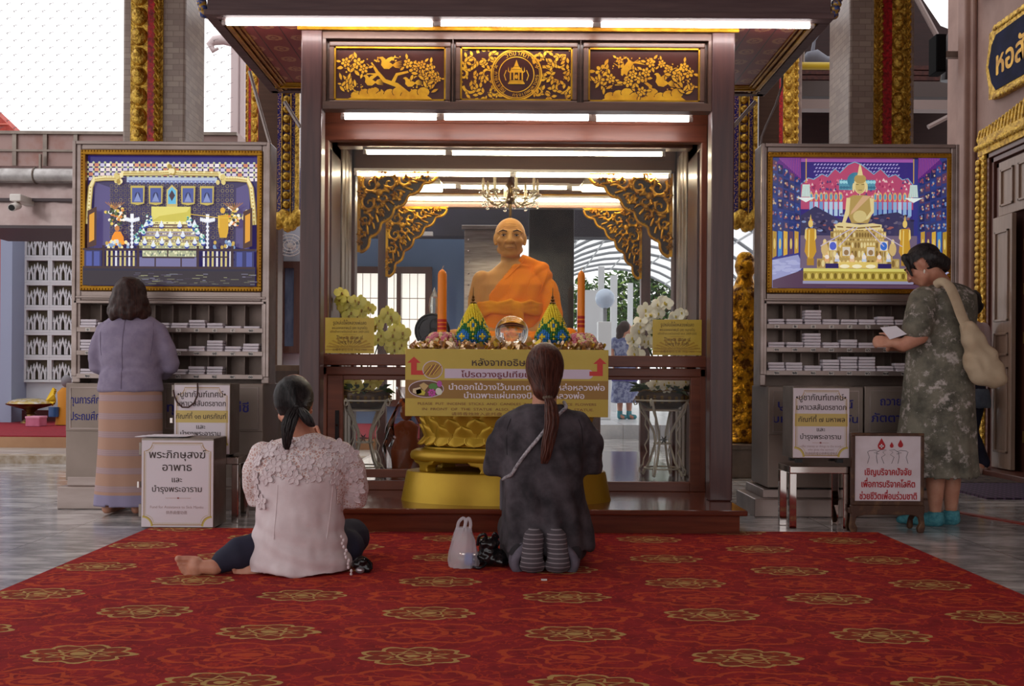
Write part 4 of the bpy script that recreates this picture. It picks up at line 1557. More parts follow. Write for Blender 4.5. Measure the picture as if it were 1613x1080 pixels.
rnd = random.Random(3)
for i, (xa, xb, za, zb) in enumerate(pr):
    w, h = xb - xa, zb - za
    g2 = B(o=(xa, YP + .05, za))
    g2.step = 1e-5
    g3 = B(o=(xa, YP + .05, za))
    g3.step = 1e-5
    G3 = (g2, g3)
    if i != 1:
        # ground line, rocks, branch, birds, flowers
        for kx in range(9):
            under(lambda q_: q_.disc(w * (.2 + .075 * kx), .03 + .012 * (kx % 3), .039, .032, .001, None, 12))
            g2.disc(w * (.2 + .075 * kx), .03 + .012 * (kx % 3), .035, .028, .001, None, 12)
        g2.poly([(w * .12, .012), (w * .88, .012), (w * .82, .04), (w * .6, .03), (w * .35, .045), (w * .2, .035)], .001)
        if i == 0:
            br = [(w * .68, .03), (w * .56, h * .3), (w * .45, h * .38), (w * .38, h * .55), (w * .33, h * .72)]
            g2.stroke(br, [.03, .026, .022, .018, .008], .001)
            g2.stroke([(w * .52, h * .33), (w * .56, h * .5), (w * .66, h * .55), (w * .8, h * .6)], [.022, .018, .012, .006], .001)
            g2.stroke([(w * .4, h * .5), (w * .3, h * .5), (w * .2, h * .58)], [.014, .01, .005], .001)
            bird2(g2, w * .47, h * .66, .085, 1)
            bird2(g2, w * .32, h * .34, .075, 1)
            bird2(g2, w * .68, h * .32, .07, 1, .1)
            fl = [(.14, .66, .04), (.21, .7, .035), (.26, .6, .03), (.1, .72, .03), (.72, .6, .036), (.8, .5, .036), (.86, .62, .032), (.88, .5, .028), (.78, .68, .028), (.93, .42, .02), (.1, .3, .024), (.15, .25, .02), (.66, .7, .03)]
        else:
            g2.stroke([(w * .55, .03), (w * .56, h * .3), (w * .48, h * .42), (w * .36, h * .34), (w * .24, h * .32)], [.024, .02, .014, .01, .005], .001)
            g2.stroke([(w * .8, h * .2), (w * .84, h * .35), (w * .8, h * .5)], [.012, .01, .006], .001)
            T = bird2(g2, w * .66, h * .36, .09, 1, -.12)
            bird2(g2, w * .36, h * .56, .1, -1, .7)
            for kx in range(6):
                g2.stroke([(w * .3, h * .5 + kx * .006), (w * .36, h * .68 + kx * .005), (w * .45 + kx * .008, h * .8 - kx * .006)], [.012, .009, .002], .001)
            fl = [(.12, .58, .04), (.16, .5, .034), (.1, .4, .034), (.2, .44, .03), (.36, .38, .034), (.46, .46, .038), (.52, .56, .03), (.4, .52, .028), (.72, .6, .03), (.8, .5, .038), (.9, .56, .034), (.86, .66, .03), (.66, .72, .024), (.56, .74, .03), (.28, .78, .024), (.92, .3, .022), (.48, .2, .03)]
        for (fx_, fy_, r_) in fl:
            flower2(g2, fx_ * w, fy_ * h, r_, 6)
            for q_ in range(3):
                leaf2(g2, fx_ * w + r_ * .9 * cos(q_ * 2.1 + fx_ * 9), fy_ * h + r_ * .9 * sin(q_ * 2.1 + fx_ * 9), r_ * 1.1, q_ * 2.1 + fx_ * 9, .45)
        for kx in range(70):
            a_, r_ = rnd.uniform(0, 2 * pi), rnd.uniform(.75, 1.0)
            g2.disc(w * .5 + w * .43 * r_ * cos(a_), h * .48 + h * .36 * r_ * sin(a_), rnd.uniform(.003, .006), None, .001, None, 6)
        for kx in range(16):
            sx = rnd.choice((rnd.uniform(.06, .2), rnd.uniform(.8, .94)))
            leaf2(g2, sx * w, rnd.uniform(.12, .4) * h, .045, rnd.uniform(.3, 2.8), .35)
        dw = g2.build('gilt_drawing', GILT, tr)
        g3.build('lacquer_lines', LAC, dw)
    else:
        cx_, cy_, R_ = w / 2, h / 2, h * .475
        for sx in (-1, 1):
            for rr, cc in enumerate(((.1, .28), (.1, .72), (.235, .5), (.3, .2), (.3, .8), (.02, .5), (.2, .02), (.2, .98))):
                ux = cx_ + sx * (w / 2 - cc[0] * w)
                scroll2(g2, ux, cc[1] * h, .05 if rr < 3 else .036, (0 if sx > 0 else pi) + rr, sx * (1 if rr % 2 else -1), .017)
            for kx in range(60):
                ux, uy = rnd.uniform(.02, .36), rnd.uniform(.03, .97)
                x_, y_ = cx_ + sx * (w / 2 - ux * w), uy * h
                if (x_ - cx_) ** 2 + (y_ - cy_) ** 2 > (R_ + .014) ** 2:
                    leaf2(g2, x_, y_, .034, rnd.uniform(0, 6.28), .5)
        for r0, wd in ((R_, .009), (R_ * .93, .004), (R_ * .7, .005)):
            g2.stroke([(cx_ + r0 * cos(2 * pi * j / 48), cy_ + r0 * sin(2 * pi * j / 48)) for j in range(48)], wd, .0022, closed=True)
        # little gilded pavilion of the emblem
        for (bx, bw_) in ((0, .045), (0, .05)):
            pass
        base = cy_ - .055
        for kx, (hw, hh) in enumerate(((.048, .008), (.043, .007), (.039, .006))):
            g2.rect(cx_ - hw, base + kx * .008, cx_ + hw, base + kx * .008 + hh - .001, .0022)
        for ux in (-.034, -.014, .014, .034):
            g2.rect(cx_ + ux - .004, base + .024, cx_ + ux + .004, base + .066, .0022)
        g2.disc(cx_, base + .042, .009, .013, .0022, None, 10)
        g2.poly([(cx_ - .046, base + .066), (cx_ + .046, base + .066), (cx_ + .03, base + .082), (cx_ - .03, base + .082)], .0022)
        g2.poly([(cx_ - .032, base + .084), (cx_ + .032, base + .084), (cx_ + .016, base + .1), (cx_ - .016, base + .1)], .0022)
        g2.poly([(cx_ - .014, base + .102), (cx_ + .014, base + .102), (cx_, base + .14)], .0022)
        for ux in (-.046, .046, -.03, .03):
            g2.poly([(cx_ + ux - .004, base + .07), (cx_ + ux + .004, base + .07), (cx_ + ux, base + .1)], .0022)
        for sx in (-1, 1):
            g2.stroke([(cx_ + sx * .06, base + .02), (cx_ + sx * .07, base + .05), (cx_ + sx * .058, base + .08)], .005, .0022)
            flower2(g2, cx_ + sx * R_ * .82, cy_ + .045, .012, 4, None, .0022)

        def clusters(s):
            out = []
            for ch in s:
                if out and (ch in _UP1 + _UP2 + '\u0e38\u0e39\u0e33'):
                    out[-1] += ch
                else:
                    out.append(ch)
            return out

        def ringtext(s, a_mid, size, inward):
            cl = clusters(s)
            step = size * .62 / (R_ * .81)
            tot = step * (len(cl) - 1)
            for j, g_ in enumerate(cl):
                a_ = a_mid + (tot / 2 - j * step) if not inward else a_mid - tot / 2 + j * step
                rr = R_ * .76 if not inward else R_ * .88
                px_, py_ = cx_ + rr * cos(a_), cy_ + rr * sin(a_)
                rot = a_ - pi / 2 if not inward else a_ + pi / 2
                v_, f_ = text_shape(g_)
                if not v_:
                    continue
                mx_ = (min(p_[0] for p_ in v_) + max(p_[0] for p_ in v_)) / 2
                g2.add([g2.P(px_ + ((p_[0] - mx_) * cos(rot) - p_[1] * sin(rot)) * size, py_ + ((p_[0] - mx_) * sin(rot) + p_[1] * cos(rot)) * size, .0072) for p_ in v_], f_)
        ringtext('วัดปากน้ำ', pi / 2, .036, False)
        ringtext('ภาษีเจริญ', pi * 1.13, .03, True)
        ringtext('กรุงเทพมหานคร', pi * 1.72, .028, True)
        dw = g2.build('gilt_drawing', GILT, tr)
        g3.build('lacquer_lines', LAC, dw)
        B(o=(xa, YP + .05, za)).disc(cx_, cy_, R_ + .006, None, .0024, None, 48).build('emblem_ground', LAC, tr)

G3 = None
# front glass frame
fx0, fx1, gx0, gx1 = X(505, YF), X(515, YF), X(1103, YF), X(1112, YF)
z_top, z_m1, z_m0 = Z(222, YF), Z(559, YF), Z(592, YF)
fr = B()
fr.box(fx0, fx1, YF, YF + .06, ZP, z_top).box(gx0, gx1, YF, YF + .06, ZP, z_top).box(fx0, gx1, YF + .001, YF + .06, z_top - .002, z_top + .106)
frame = fr.build('glass_front', W_RAILZ, sh, bevel=.004)
for (y_, z_, w_) in ((YF - .002, z_top, z_top + .108), (YF - .01, z_m0 + .06, z_m1), (YF, z_m0, z_m0 + .052)):
    B().box(fx0, gx1, y_, YF + .06, z_, w_).build('rail', W_RAILX, frame, bevel=.005)
B().box(fx0, gx1, YF + .0, YF + .05, z_top + .108, ZS + .01).build('header_board', W_RAILX, frame)
# lower left sliding panel and lower right fixed panel
xm = .55
q = B()
q.box(X(515, YF), X(540, YF), YF + .012, YF + .05, Z(752, YF, 530), z_m0)
q.box(X(540, YF), -.1, YF + .012, YF + .05, Z(752, YF, 560), Z(739, YF, 560)).box(X(540, YF), -.1, YF + .012, YF + .05, z_m0 - .03, z_m0)
q.box(fx1, -.1, YF - .005, YF + .06, ZP, Z(757, YF, 560))
q.build('sliding_panel', W_RAILX, frame, bevel=.004)
lk = B().box(X(528, YF), X(534, YF), YF + .004, YF + .013, Z(712, YF, 530), Z(646, YF, 530))
lk.build('lock_plate', mat('dark_lock', (34, 28, 28), .4, .5), frame)
B().tube([(X(531, YF), YF - .006, Z(669, YF, 530)), (X(531, YF), YF + .006, Z(669, YF, 530))], .008, 12).build('lock', MIRROR, frame)
q = B()
q.box(X(1088, YF), X(1104, YF), YF + .0, YF + .05, ZP, z_m0).box(-.1, X(1088, YF), YF, YF + .05, ZP, Z(759, YF, 1000)).box(-.1, X(1088, YF), YF, YF + .05, z_m0 - .02, z_m0)
q.build('fixed_panel', W_RAILX, frame, bevel=.004)
B().box(fx1, gx0, YF + .03, YF + .036, z_m1, z_top).build('pane', PANE, frame)
B().box(X(540, YF), X(1088, YF), YF + .03, YF + .036, Z(757, YF, 1000), z_m0).build('pane', PANE, frame)
# side walls between front frame and rear posts
for sx, xw in ((-1, fx0 + .01), (1, gx1 - .01)):
    q = B()
    x_a, x_b = (xw - .03, xw) if sx < 0 else (xw, xw + .03)
    q.box(x_a, x_b, YF + .06, YF + .1, ZP, 2.5).box(x_a, x_b, YF + .28, YF + .62, ZP, 2.5).box(x_a, x_b, YF + .06, YR, z_m0, z_m1).box(x_a, x_b, YF + .06, YR, z_top, 2.55)
    sw = q.build('side_wall', W_POST, sh, bevel=.003)
    q = B()
    for y_ in (YF + .64, YF + .78, YF + .92):
        q.box(x_a - .01, x_b + .01, y_, y_ + .1, ZP, 2.42)
    q.build('steel_post', STEELD, sw, bevel=.005)
    B().box((x_a + x_b) / 2 - .003, (x_a + x_b) / 2 + .003, YF + .1, YF + .28, z_m1, z_top).build('pane', PANE, sw)
# outside side returns between post and glass frame
for (xa, xb) in ((XL0 + .02, XL0 + .05), (XR1 - .05, XR1 - .02)):
    q = B().box(xa, xb, YP + .12, YF, z_m0, z_m1).box(xa, xb, YP + .12, YF, ZP, ZP + .08).box(xa, xb, YP + .12, YF, z_top, ZS)
    q.build('side_rail', W_POST, sh, bevel=.004)

# interior floor, rear frame, rear bay ceiling
B().box(fx1, gx0, YF + .06, YB, ZP, ZP + .045).build('inner_floor', wood('inner_floor_wood', (58, 34, 30), (78, 46, 38), .15, 'x', .5), sh)
q = B().box(-1.27, 1.29, YR, YR + .1, Z(270, YR), 2.62)
q.build('rear_beam', W_BEAM, sh, bevel=.005)
q = B().box(X(594, YB), X(1024, YB), YB, YB + .1, Z(327, YB), 2.62)
q.build('rear_beam', W_BEAM, sh, bevel=.005)
q = B().box(X(600, YB), X(1018, YB), YB - .02, YB, Z(327, YB) + .05, Z(327, YB) + .12)
q.build('gilt_strip', GOLD, sh, bevel=.004)
CEIL = bpy.data.materials.new('red_gilt_ceiling')
k = NT(CEIL)
g = k.node('ShaderNodeNewGeometry').outputs['Position']
sep = k.node('ShaderNodeSeparateXYZ')
k.put(sep.inputs[0], g)
fx = k.m('SUBTRACT', k.m('FRACT', k.m('DIVIDE', sep.outputs[0], .3)), .5)
fy = k.m('SUBTRACT', k.m('FRACT', k.m('DIVIDE', sep.outputs[1], .3)), .5)
r = k.m('ADD', k.m('ABSOLUTE', fx), k.m('ABSOLUTE', fy))
wob = k.m('ADD', r, k.m('MULTIPLY', k.m('SUBTRACT', k.noise(g, 40, 2), .5), .25))
dd = k.m('LESS_THAN', k.m('ABSOLUTE', k.m('SUBTRACT', wob, .3)), .05)
k.put(k.bsdf.inputs['Base Color'], k.mix(dd, rgb(120, 34, 26), rgb(190, 130, 60)))
B().box(-1.27, 1.29, YF, YB + .1, 2.6, 2.63).build('inner_ceiling', CEIL, sh)
B().box(-1.15, 1.17, 6.5, 6.6, 2.34, 2.42).build('lamp_beam', STEEL, sh, bevel=.004)

# carved corner brackets
BRK = mat('bracket_dark_ground', (48, 30, 18), .5)
BRG = mat('bracket_gilt', (214, 160, 40), .34, .75, col2=(150, 96, 20), scale=12, bump=.25, bscale=60)


def bracket(name, w, h, o, y, flip):
    n = 40
    curve = []
    for i in range(n + 1):
        t = i / n
        u, v = w * (1 - t) ** 1.2, -h * t ** 1.2
        l = .028 * abs(sin(t * pi * 6)) + .02
        curve.append((u + l * (.4 + t * .6), v - l * (1.0 - t * .6)))
    curve[0] = (w, -.02)
    curve[-1] = (.02, -h)
    parts = []
    q = B()
    fan = [(w, 0)] + curve + [(0, -h)]
    for a, c_ in zip(fan[:-1], fan[1:]):
        q.prism([(0, 0), a, c_], -.008, .006)
    parts.append(('backing', q, BRK, 0))
    q = B().obox(0, w, -.022, 0, -.016, .022).obox(0, .022, -h, -.022, -.016, .022)
    q.tube([q.P(a, c_, .008) for a, c_ in curve], .011, 8)
    for a, c_ in curve[::1]:
        q.ball(q.P(a + .008, c_ + .014, .012), .007, 6, 4)
    parts.append(('border', q, BRG, 50))
    q = B()

    def sc(x, y_, r_, a0, d, wd):
        pts = spiral(x, y_, r_, 1.25, a0, 24, d)
        q.tube([q.P(a, c_, .014) for a, c_ in pts], [lerp(wd, wd * .5, i / 23) for i in range(24)], 7)
        for i in (1, 4, 7, 10, 13):
            tx, ty = pts[i + 1][0] - pts[i][0], pts[i + 1][1] - pts[i][1]
            an = math.atan2(ty, tx) - d * .8
            q.tube([q.P(pts[i][0], pts[i][1], .012), q.P(pts[i][0] + r_ * .34 * cos(an), pts[i][1] + r_ * .34 * sin(an), .024), q.P(pts[i][0] + r_ * .6 * cos(an + d * .7), pts[i][1] + r_ * .6 * sin(an + d * .7), .014)], [wd * .9, wd * 1.1, .002], 6)
    s_ = w / .58
    for (x, y_, r_, a0, d) in ((.17, .17, .075, 2.4, 1), (.4, .15, .07, 2.6, -1), (.15, .4, .07, 2.0, 1), (.6, .11, .055, 2.8, 1), (.1, .6, .055, 1.8, -1), (.33, .33, .06, .8, 1), (.76, .07, .035, 2.9, -1), (.065, .77, .035, 1.7, 1), (.48, .3, .04, .6, -1), (.29, .49, .04, .9, 1), (.27, .05, .035, 3, 1), (.05, .27, .035, 1.5, -1), (.87, .04, .02, 3, 1), (.04, .88, .02, 1.5, 1)):
        sc(x * w, -y_ * h, r_ * s_, a0, d, .0135 * s_)
    for i in range(4, n - 3, 3):
        a, c_ = curve[i]
        q.tube([q.P(a * .93 - .005, c_ * .93 + .005, .01), q.P(a * .84, c_ * .84, .02), q.P(a * .74, c_ * .8 if i % 2 else c_ * .72, .012)], [.009 * s_, .011 * s_, .003], 6)
    q.ball(q.P(w * .27, -h * .27, .014), (.03 * s_, .02, .03 * s_), 10, 6)
    parts.append(('scrollwork', q, BRG, 80))
    root = None
    for pn, q, m_, sm in parts:
        q.v = [(o[0] + (-x if flip else x), y + y_, o[1] + z) for x, y_, z in q.v]
        if flip:
            q.f = [f[::-1] for f in q.f]
        if root is None:
            root = q.build('bracket', m_, sh, smooth=sm)
        else:
            q.build(pn, m_, root, smooth=sm)


zb1 = Z(272, YR)
bracket('bracket', .575, .59, (X(562, YR - .03), zb1), YR - .03, False)
bracket('bracket', .6, .6, (X(1057, YR - .03), zb1 - .01), YR - .03, True)
zb2 = Z(327, YB)
bracket('bracket', .535, .62, (X(607, YB), zb2), YB - .02, False)
bracket('bracket', .51, .62, (X(1009, YB), zb2 - .005), YB - .02, True)

# ---------------------------------------------------------------- fluorescent battens


def batten(px0, px1, py, D, label, m, group, r=.013, up=.03):
    a, c = at(px0, py, D), at(px1, py, D)
    c.z = a.z = (a.z + c.z) / 2
    t = thing('fluorescent_lamp', label, 'lamp', ((a.x + c.x) / 2, D, a.z), group)
    B().box(a.x, c.x, D - .02, D + .025, a.z + r + .008, a.z + r + up).build('housing', WHITEM, t, bevel=.003)
    B().tube([(a.x + .02, D, a.z), (c.x - .02, D, a.z)], r, 12).build('tube', m, t, smooth=60)
    for x in (a.x + .012, c.x - .012):
        q = B()
        q.tube([(x - .012, D, a.z), (x + .012, D, a.z)], r * 1.05, 10)
        q.box(x - .01, x + .01, D - .01, D + .01, a.z, a.z + r + .01)
        q.build('lamp_holder', WHITEM, t, smooth=40)


batten(350, 688, 37, 5.575, 'long lit fluorescent lamp under the canopy front edge, left end', TUBE, 'fluorescent lamps under the canopy edge')
batten(688, 940, 38, 5.575, 'middle and shortest lit lamp under the canopy front edge', TUBE, 'fluorescent lamps under the canopy edge')
batten(940, 1282, 40, 5.575, 'long lit fluorescent lamp under the canopy front edge, right end', TUBE, 'fluorescent lamps under the canopy edge')
batten(537, 694, 185, 5.92, 'short lit lamp below the left bird lacquer panel', TUBE, 'fluorescent lamps below the lacquer panels')
batten(694, 933, 186, 5.92, 'longer lit lamp below the round temple emblem', TUBE, 'fluorescent lamps below the lacquer panels')
batten(933, 1091, 188, 5.92, 'short lit lamp below the right bird lacquer panel', TUBE, 'fluorescent lamps below the lacquer panels')
batten(572, 707, 241, 6.55, 'thin lit lamp high behind the glass, upper left of the chandelier', TUBEW, 'fluorescent lamps behind the glass', .009)
batten(707, 1048, 243, 6.55, 'thin lit lamp high behind the glass, upper right of the chandelier', TUBEW, 'fluorescent lamps behind the glass', .009)
batten(558, 808, 275, 7.2, 'bright lit lamp along the rear beam, left half', TUBEW, 'fluorescent lamps behind the glass', .011)
batten(808, 1057, 277, 7.2, 'bright lit lamp along the rear beam, right half', TUBEW, 'fluorescent lamps behind the glass', .011)
batten(608, 722, 294, 8.1, 'thin lit lamp crossing the left glass pendant', TUBEW, 'fluorescent lamps behind the glass', .01)
batten(722, 897, 296, 8.1, 'thin lit lamp crossing behind the chandelier', TUBEW, 'fluorescent lamps behind the glass', .01)
batten(897, 1014, 298, 8.1, 'thin lit lamp crossing the right glass pendant', TUBEW, 'fluorescent lamps behind the glass', .01)
batten(627, 806, 314, 8.72, 'lit lamp on the gilt rear strip left of the chandelier drop', TUBEW, 'fluorescent lamps behind the glass', .011)
batten(806, 985, 316, 8.72, 'lit lamp on the gilt rear strip right of the chandelier drop', TUBEW, 'fluorescent lamps behind the glass', .011)

# glass pendants and chandelier
CRYST = mat('crystal', (240, 236, 224), .05, trans=.85, ior=1.5)
GLOW = mat('frosted_lamp_glow', (255, 248, 226), .5, emit=(255, 240, 200), estr=3.)
for px, lab in ((668, 'glowing tapered glass pendant under the red ceiling at left'), (945, 'glowing tapered glass pendant under the red ceiling at right')):
    a = at(px, 300, 7.7)
    t = thing('glass_pendant', lab, 'lamp', (a.x, a.y, a.z), 'glass pendants under the red ceiling')
    q = B()
    rs = []
    for z, w in ((.13, .085), (.02, .16), (-.0, .17)):
        rs.append([(a.x + sx * w, a.y + sy * w * .6, a.z + z) for sx, sy in ((-1, -1), (1, -1), (1, 1), (-1, 1))])
    q.loft(rs, False)
    q.build('shade', glassmat('pendant_glass', (.93, .9, .84), 2.), t)
    B().box(a.x - .14, a.x + .14, a.y - .08, a.y + .08, a.z - .0, a.z + .035).build('diffuser', GLOW, t, bevel=.01)
    B().tube([(a.x, a.y, a.z + .1), (a.x, a.y, 2.6)], .008, 6).build('rod', BRASS, t)
a = at(804, 318, 7.9)
t = thing('chandelier', 'small crystal chandelier with candle lamps hanging above the statue head', 'chandelier', a)
q = B().lathe([(.0, -.16), (.012, -.15), (.012, -.02), (.05, .0), (.03, .04), (.02, .1), (.04, .13), (.015, .18), (.01, .24)], a, 12)
arms, pend, cups = B(), B(), B()
for i in range(8):
    an = i * pi / 4 + .2
    dx, dy = cos(an), sin(an)
    arms.tube([(a.x, a.y, a.z + .03), (a.x + .1 * dx, a.y + .1 * dy, a.z - .03), (a.x + .18 * dx, a.y + .18 * dy, a.z - .0), (a.x + .22 * dx, a.y + .22 * dy, a.z + .05)], .006, 6)
    cups.lathe([(.008, .05), (.035, .06), (.03, .07), (.012, .075), (.012, .14), (.014, .15), (.004, .19)], (a.x + .22 * dx, a.y + .22 * dy, a.z), 10)
    for j in range(4):
        pend.ball((a.x + .22 * dx, a.y + .22 * dy, a.z + .04 - j * .025), .009 if j < 3 else .013, 6, 4)
    for j in range(7):
        f = j / 6
        an2 = an + pi / 4 * f
        pend.ball((a.x + .2 * cos(an2), a.y + .2 * sin(an2), a.z + .03 - .05 * sin(pi * f)), .008, 6, 4)
    for j in range(4):
        f = j / 4
        pend.ball((a.x + lerp(.2, .02, f) * dx, a.y + lerp(.2, .02, f) * dy, a.z + .04 + .1 * f), .008, 6, 4)
for j in range(5):
    pend.ball((a.x, a.y, a.z - .08 - j * .025), .012 if j < 4 else .018, 8, 6)
q.tube([(a.x, a.y, a.z + .2), (a.x, a.y, 2.6)], .006, 6)
q.build('stem', BRASS, t, smooth=50)
arms.build('arms', mat('crystal_arm', (206, 190, 140), .12, .5), t, smooth=60)
cups.build('candle_lamps', mat('candle_cup', (226, 214, 180), .2, .2), t, smooth=50)
pend.build('crystal_drops', CRYST, t, smooth=60)
# ================================================================ offering table, sign, statue and flowers
PX, PY = -.03, 5.72
off = thing('lotus_offering_table', 'gold oval lotus pedestal table standing on the platform before the glass', 'table', (PX, PY, ZP))
SY = .5
B().lathe([(.0, ZP), (.603, ZP), (.6, ZP + .01), (.572, .30), (.565, .306), (0, .306)], (PX, PY, 0), 64, 1, SY).build('base', GOLDSATIN, off, smooth=40)
q = B()
prof = [(.40, .37), (.52, .362), (.548, .375), (.553, .395), (.545, .415), (.52, .428), (.47, .436), (.47, .445), (0, .45)]
q.lathe([(0, .37)] + prof, (PX, PY, 0), 64, 1, SY)
q.build('foot_ring', GOLDSATIN, off, smooth=50)
for i in range(6):
    a = -pi / 2 + .42 + i * pi / 3 - .62
    lg = B()
    cx_, cy_ = PX + .47 * cos(a), PY + .47 * SY * sin(a)
    t_ = Vector((-sin(a), cos(a) * SY, 0)).normalized()
    pts = [(-.12, .372), (-.1, .35), (-.055, .342), (-.042, .325), (-.05, .306), (.05, .306), (.042, .325), (.055, .342), (.1, .35), (.12, .372)]
    lg.frame((cx_, cy_, 0), t_, (0, 0, 1)).prism(pts, -.03, .03)
    lg.build('foot', GOLDSATIN, off, bevel=.006)


def petal_row(b, z0, hgt, rfn, n, off_, bulge, tip=1.0, down=False):
    for i in range(n):
        a0 = 2 * pi * (i + off_) / n
        W = 2 * pi / n * .56
        vs, nu, nv = [], 8, 7
        edge = []
        for v in range(nv + 1):
            t = v / nv
            w = (1 - t ** 2.6) ** .55 if t < 1 else 0.
            for u in range(nu + 1):
                s_ = u / nu * 2 - 1
                an = a0 + s_ * W * w
                z = z0 + (hgt * t if not down else -hgt * t)
                r_ = rfn(z) + bulge * (1 - s_ * s_) * (.5 + .5 * t) + .008 * t
                p = (PX + r_ * cos(an), PY + r_ * SY * sin(an), z)
                vs.append(p)
        fs = []
        for v in range(nv):
            for u in range(nu):
                k_ = v * (nu + 1) + u
                fs.append((k_, k_ + 1, k_ + nu + 2, k_ + nu + 1))
        b.add(vs, fs)
        left = [vs[v * (nu + 1)] for v in range(nv + 1)]
        right = [vs[v * (nu + 1) + nu] for v in range(nv)][::-1]
        b.tube(left + right, .0045, 5)


bowl = lambda z: .455 + .09 * ((z - .5) / .48) ** 1.2 if z > .5 else .455 + .02 * (.5 - z) / .05
B().lathe([(0, .45), (.45, .45), (.468, .49), (.45, .52), (.46, .6), (.49, .75), (.52, .9), (.53, .97), (0, .97)], (PX, PY, 0), 64, 1, SY).build('bowl', GOLDSATIN, off, smooth=40)
q = B()
petal_row(q, .5, .045, lambda z: .47 + (.5 - z) * .55, 26, .0, .012, down=True)
q.build('lower_petals', GOLDSATIN, off, smooth=60)
for r_, (z0, o_) in enumerate(((.485, .0), (.525, .5), (.565, 0.), (.61, .5), (.66, 0.), (.72, .5), (.79, 0.))):
    q = B()
    petal_row(q, z0, .085 if r_ < 5 else .12, bowl, 18, o_, .01 + .003 * (7 - r_))
    q.build('petals', GOLDSATIN, off, smooth=60)
B().lathe([(0, .965), (.55, .965), (.565, .98), (.56, .992), (.54, .99), (0, .985)], (PX, PY, 0), 64, 1, SY).build('tray', GOLD, off, smooth=40)
rr = random.Random(5)
q = B()
FO = [(222, 190, 150), (236, 206, 170), (206, 160, 96), (190, 150, 120), (244, 226, 204), (200, 170, 60)]
for i in range(420):
    a = rr.uniform(pi * .98, 2 * pi * 1.01)
    r_ = rr.uniform(.46, .555)
    p = Vector((PX + r_ * cos(a), PY + r_ * SY * sin(a), .99 + rr.uniform(0, .035)))
    d = Vector((rr.uniform(-1, 1), rr.uniform(-1, .4), rr.uniform(.1, 1.2))).normalized() * rr.uniform(.016, .034)
    w = d.cross(Vector((rr.uniform(-1, 1), rr.uniform(-1, 1), rr.uniform(-1, 1)))).normalized() * .012
    q.col = rgb(*rr.choice(FO))
    q.add([p - d * .3 - w, p - d * .3 + w, p + d + w * .7, p + d * 1.2, p + d - w * .7], [(0, 1, 2, 3, 4)])
q.build('foil_leaves', colmat('crumpled_foil', .25, metal=.6), off)

# ---------------------------------------------------------------- yellow instruction sign on the front of the table
DS = 5.405
s_ = F / DS
o_ = at(638, 655, DS)
SW, SH = (958 - 638) / s_, (655 - 549) / s_
sg = thing('instruction_sign', 'wide yellow temple instruction sign with red arrows on the front of the lotus table', 'sign', (o_.x + SW / 2, DS, o_.z))
q = B(o=(o_.x, DS, o_.z))
q.obox(0, SW, 0, SH, -.012, 0)
q.build('board', mat('sign_yellow', (204, 178, 76), .45, col2=(196, 168, 66), scale=3), sg, bevel=.002)


def sp(px, py):
    return ((px - 638) / s_, (655 - py) / s_)


def capsule(x0, x1, y0, y1, n=10, left=True):
    r_ = (y1 - y0) / 2
    cy_ = (y0 + y1) / 2
    pts = [(x1 - r_ + r_ * cos(t), cy_ + r_ * sin(t)) for t in [-pi / 2 + pi * i / n for i in range(n + 1)]]
    pts += [(x0, y1), (x0, y0)]
    return pts


q = B(o=(o_.x, DS, o_.z))
a, c = sp(638, 627), sp(958, 598)
q.rect(a[0], a[1], c[0], c[1], .0008, (158, 116, 42))
a, c = sp(700, 595), sp(934, 580)
q.poly(capsule(a[0], c[0], a[1], c[1]), .0008, (214, 196, 214))
for sx, x0 in ((1, 641), (-1, 955)):
    pts = [(0, 571), (10.5, 561.5), (21, 571), (15, 571), (15, 583), (27, 583), (27, 590), (6, 590), (6, 571)]
    q.poly([sp(x0 + sx * u, v) for u, v in pts], .0012, (206, 44, 34))
for cx_, cy_, rx, ry, kind in ((681, 582, 16, 14.5, 0), (671, 612, 28, 14, 1)):
    u, v = sp(cx_, cy_)
    q.disc(u, v, rx / s_, ry / s_, .0016, (214, 196, 206), 36)
    q.disc(u, v, (rx - 1.4) / s_, (ry - 1.4) / s_, .002, (186, 146, 60) if kind == 0 else (110, 70, 40), 36)
    if kind == 0:
        for j in range(9):
            k_ = (-8 + j * 2.1)
            q.stroke([((cx_ - 638 + k_ - 6) / s_, v - 9 / s_ + abs(k_) * .25 / s_), ((cx_ - 638 + k_ + 5) / s_, v + 9 / s_ - abs(k_) * .3 / s_)], 1.2 / s_, .0024, ((112, 50, 34), (226, 190, 70), (150, 80, 50))[j % 3])
    else:
        for pts, col in (([(650, 618), (650, 612), (662, 609), (664, 618), (658, 621)], (222, 200, 160)), ([(660, 606), (667, 602), (675, 607), (668, 616)], (206, 174, 110)), ([(655, 614), (662, 612), (670, 617), (668, 622), (656, 621)], (208, 196, 60))):
            q.poly([sp(*p_) for p_ in pts], .0024, col)
        q.disc(*sp(682, 608), 7 / s_, 5 / s_, .0024, (90, 140, 60), 14)
        q.disc(*sp(692, 604), 4 / s_, 5 / s_, .0026, (190, 80, 170), 14)
        q.disc(*sp(691, 616), 5 / s_, 6 / s_, .0025, (226, 226, 210), 14, .5)
        flower2(q, *sp(680, 618), 7 / s_, 7, (206, 70, 176), .0028)
q.build('printed_shapes', colmat('sign_print', .45), sg)
q = B(o=(o_.x, DS, o_.z))
N_ = .0026


def line(b, s, x0, x1, ybase, size_px, col, bold=.0):
    """text from pixel x0 to x1 with baseline ybase"""
    u0, v = sp(x0, ybase)
    u1, _ = sp(x1, ybase)
    b.text(s, (u0 + u1) / 2, v, size=size_px / s_, width=(u1 - u0), n=N_, col=col, bold=bold)


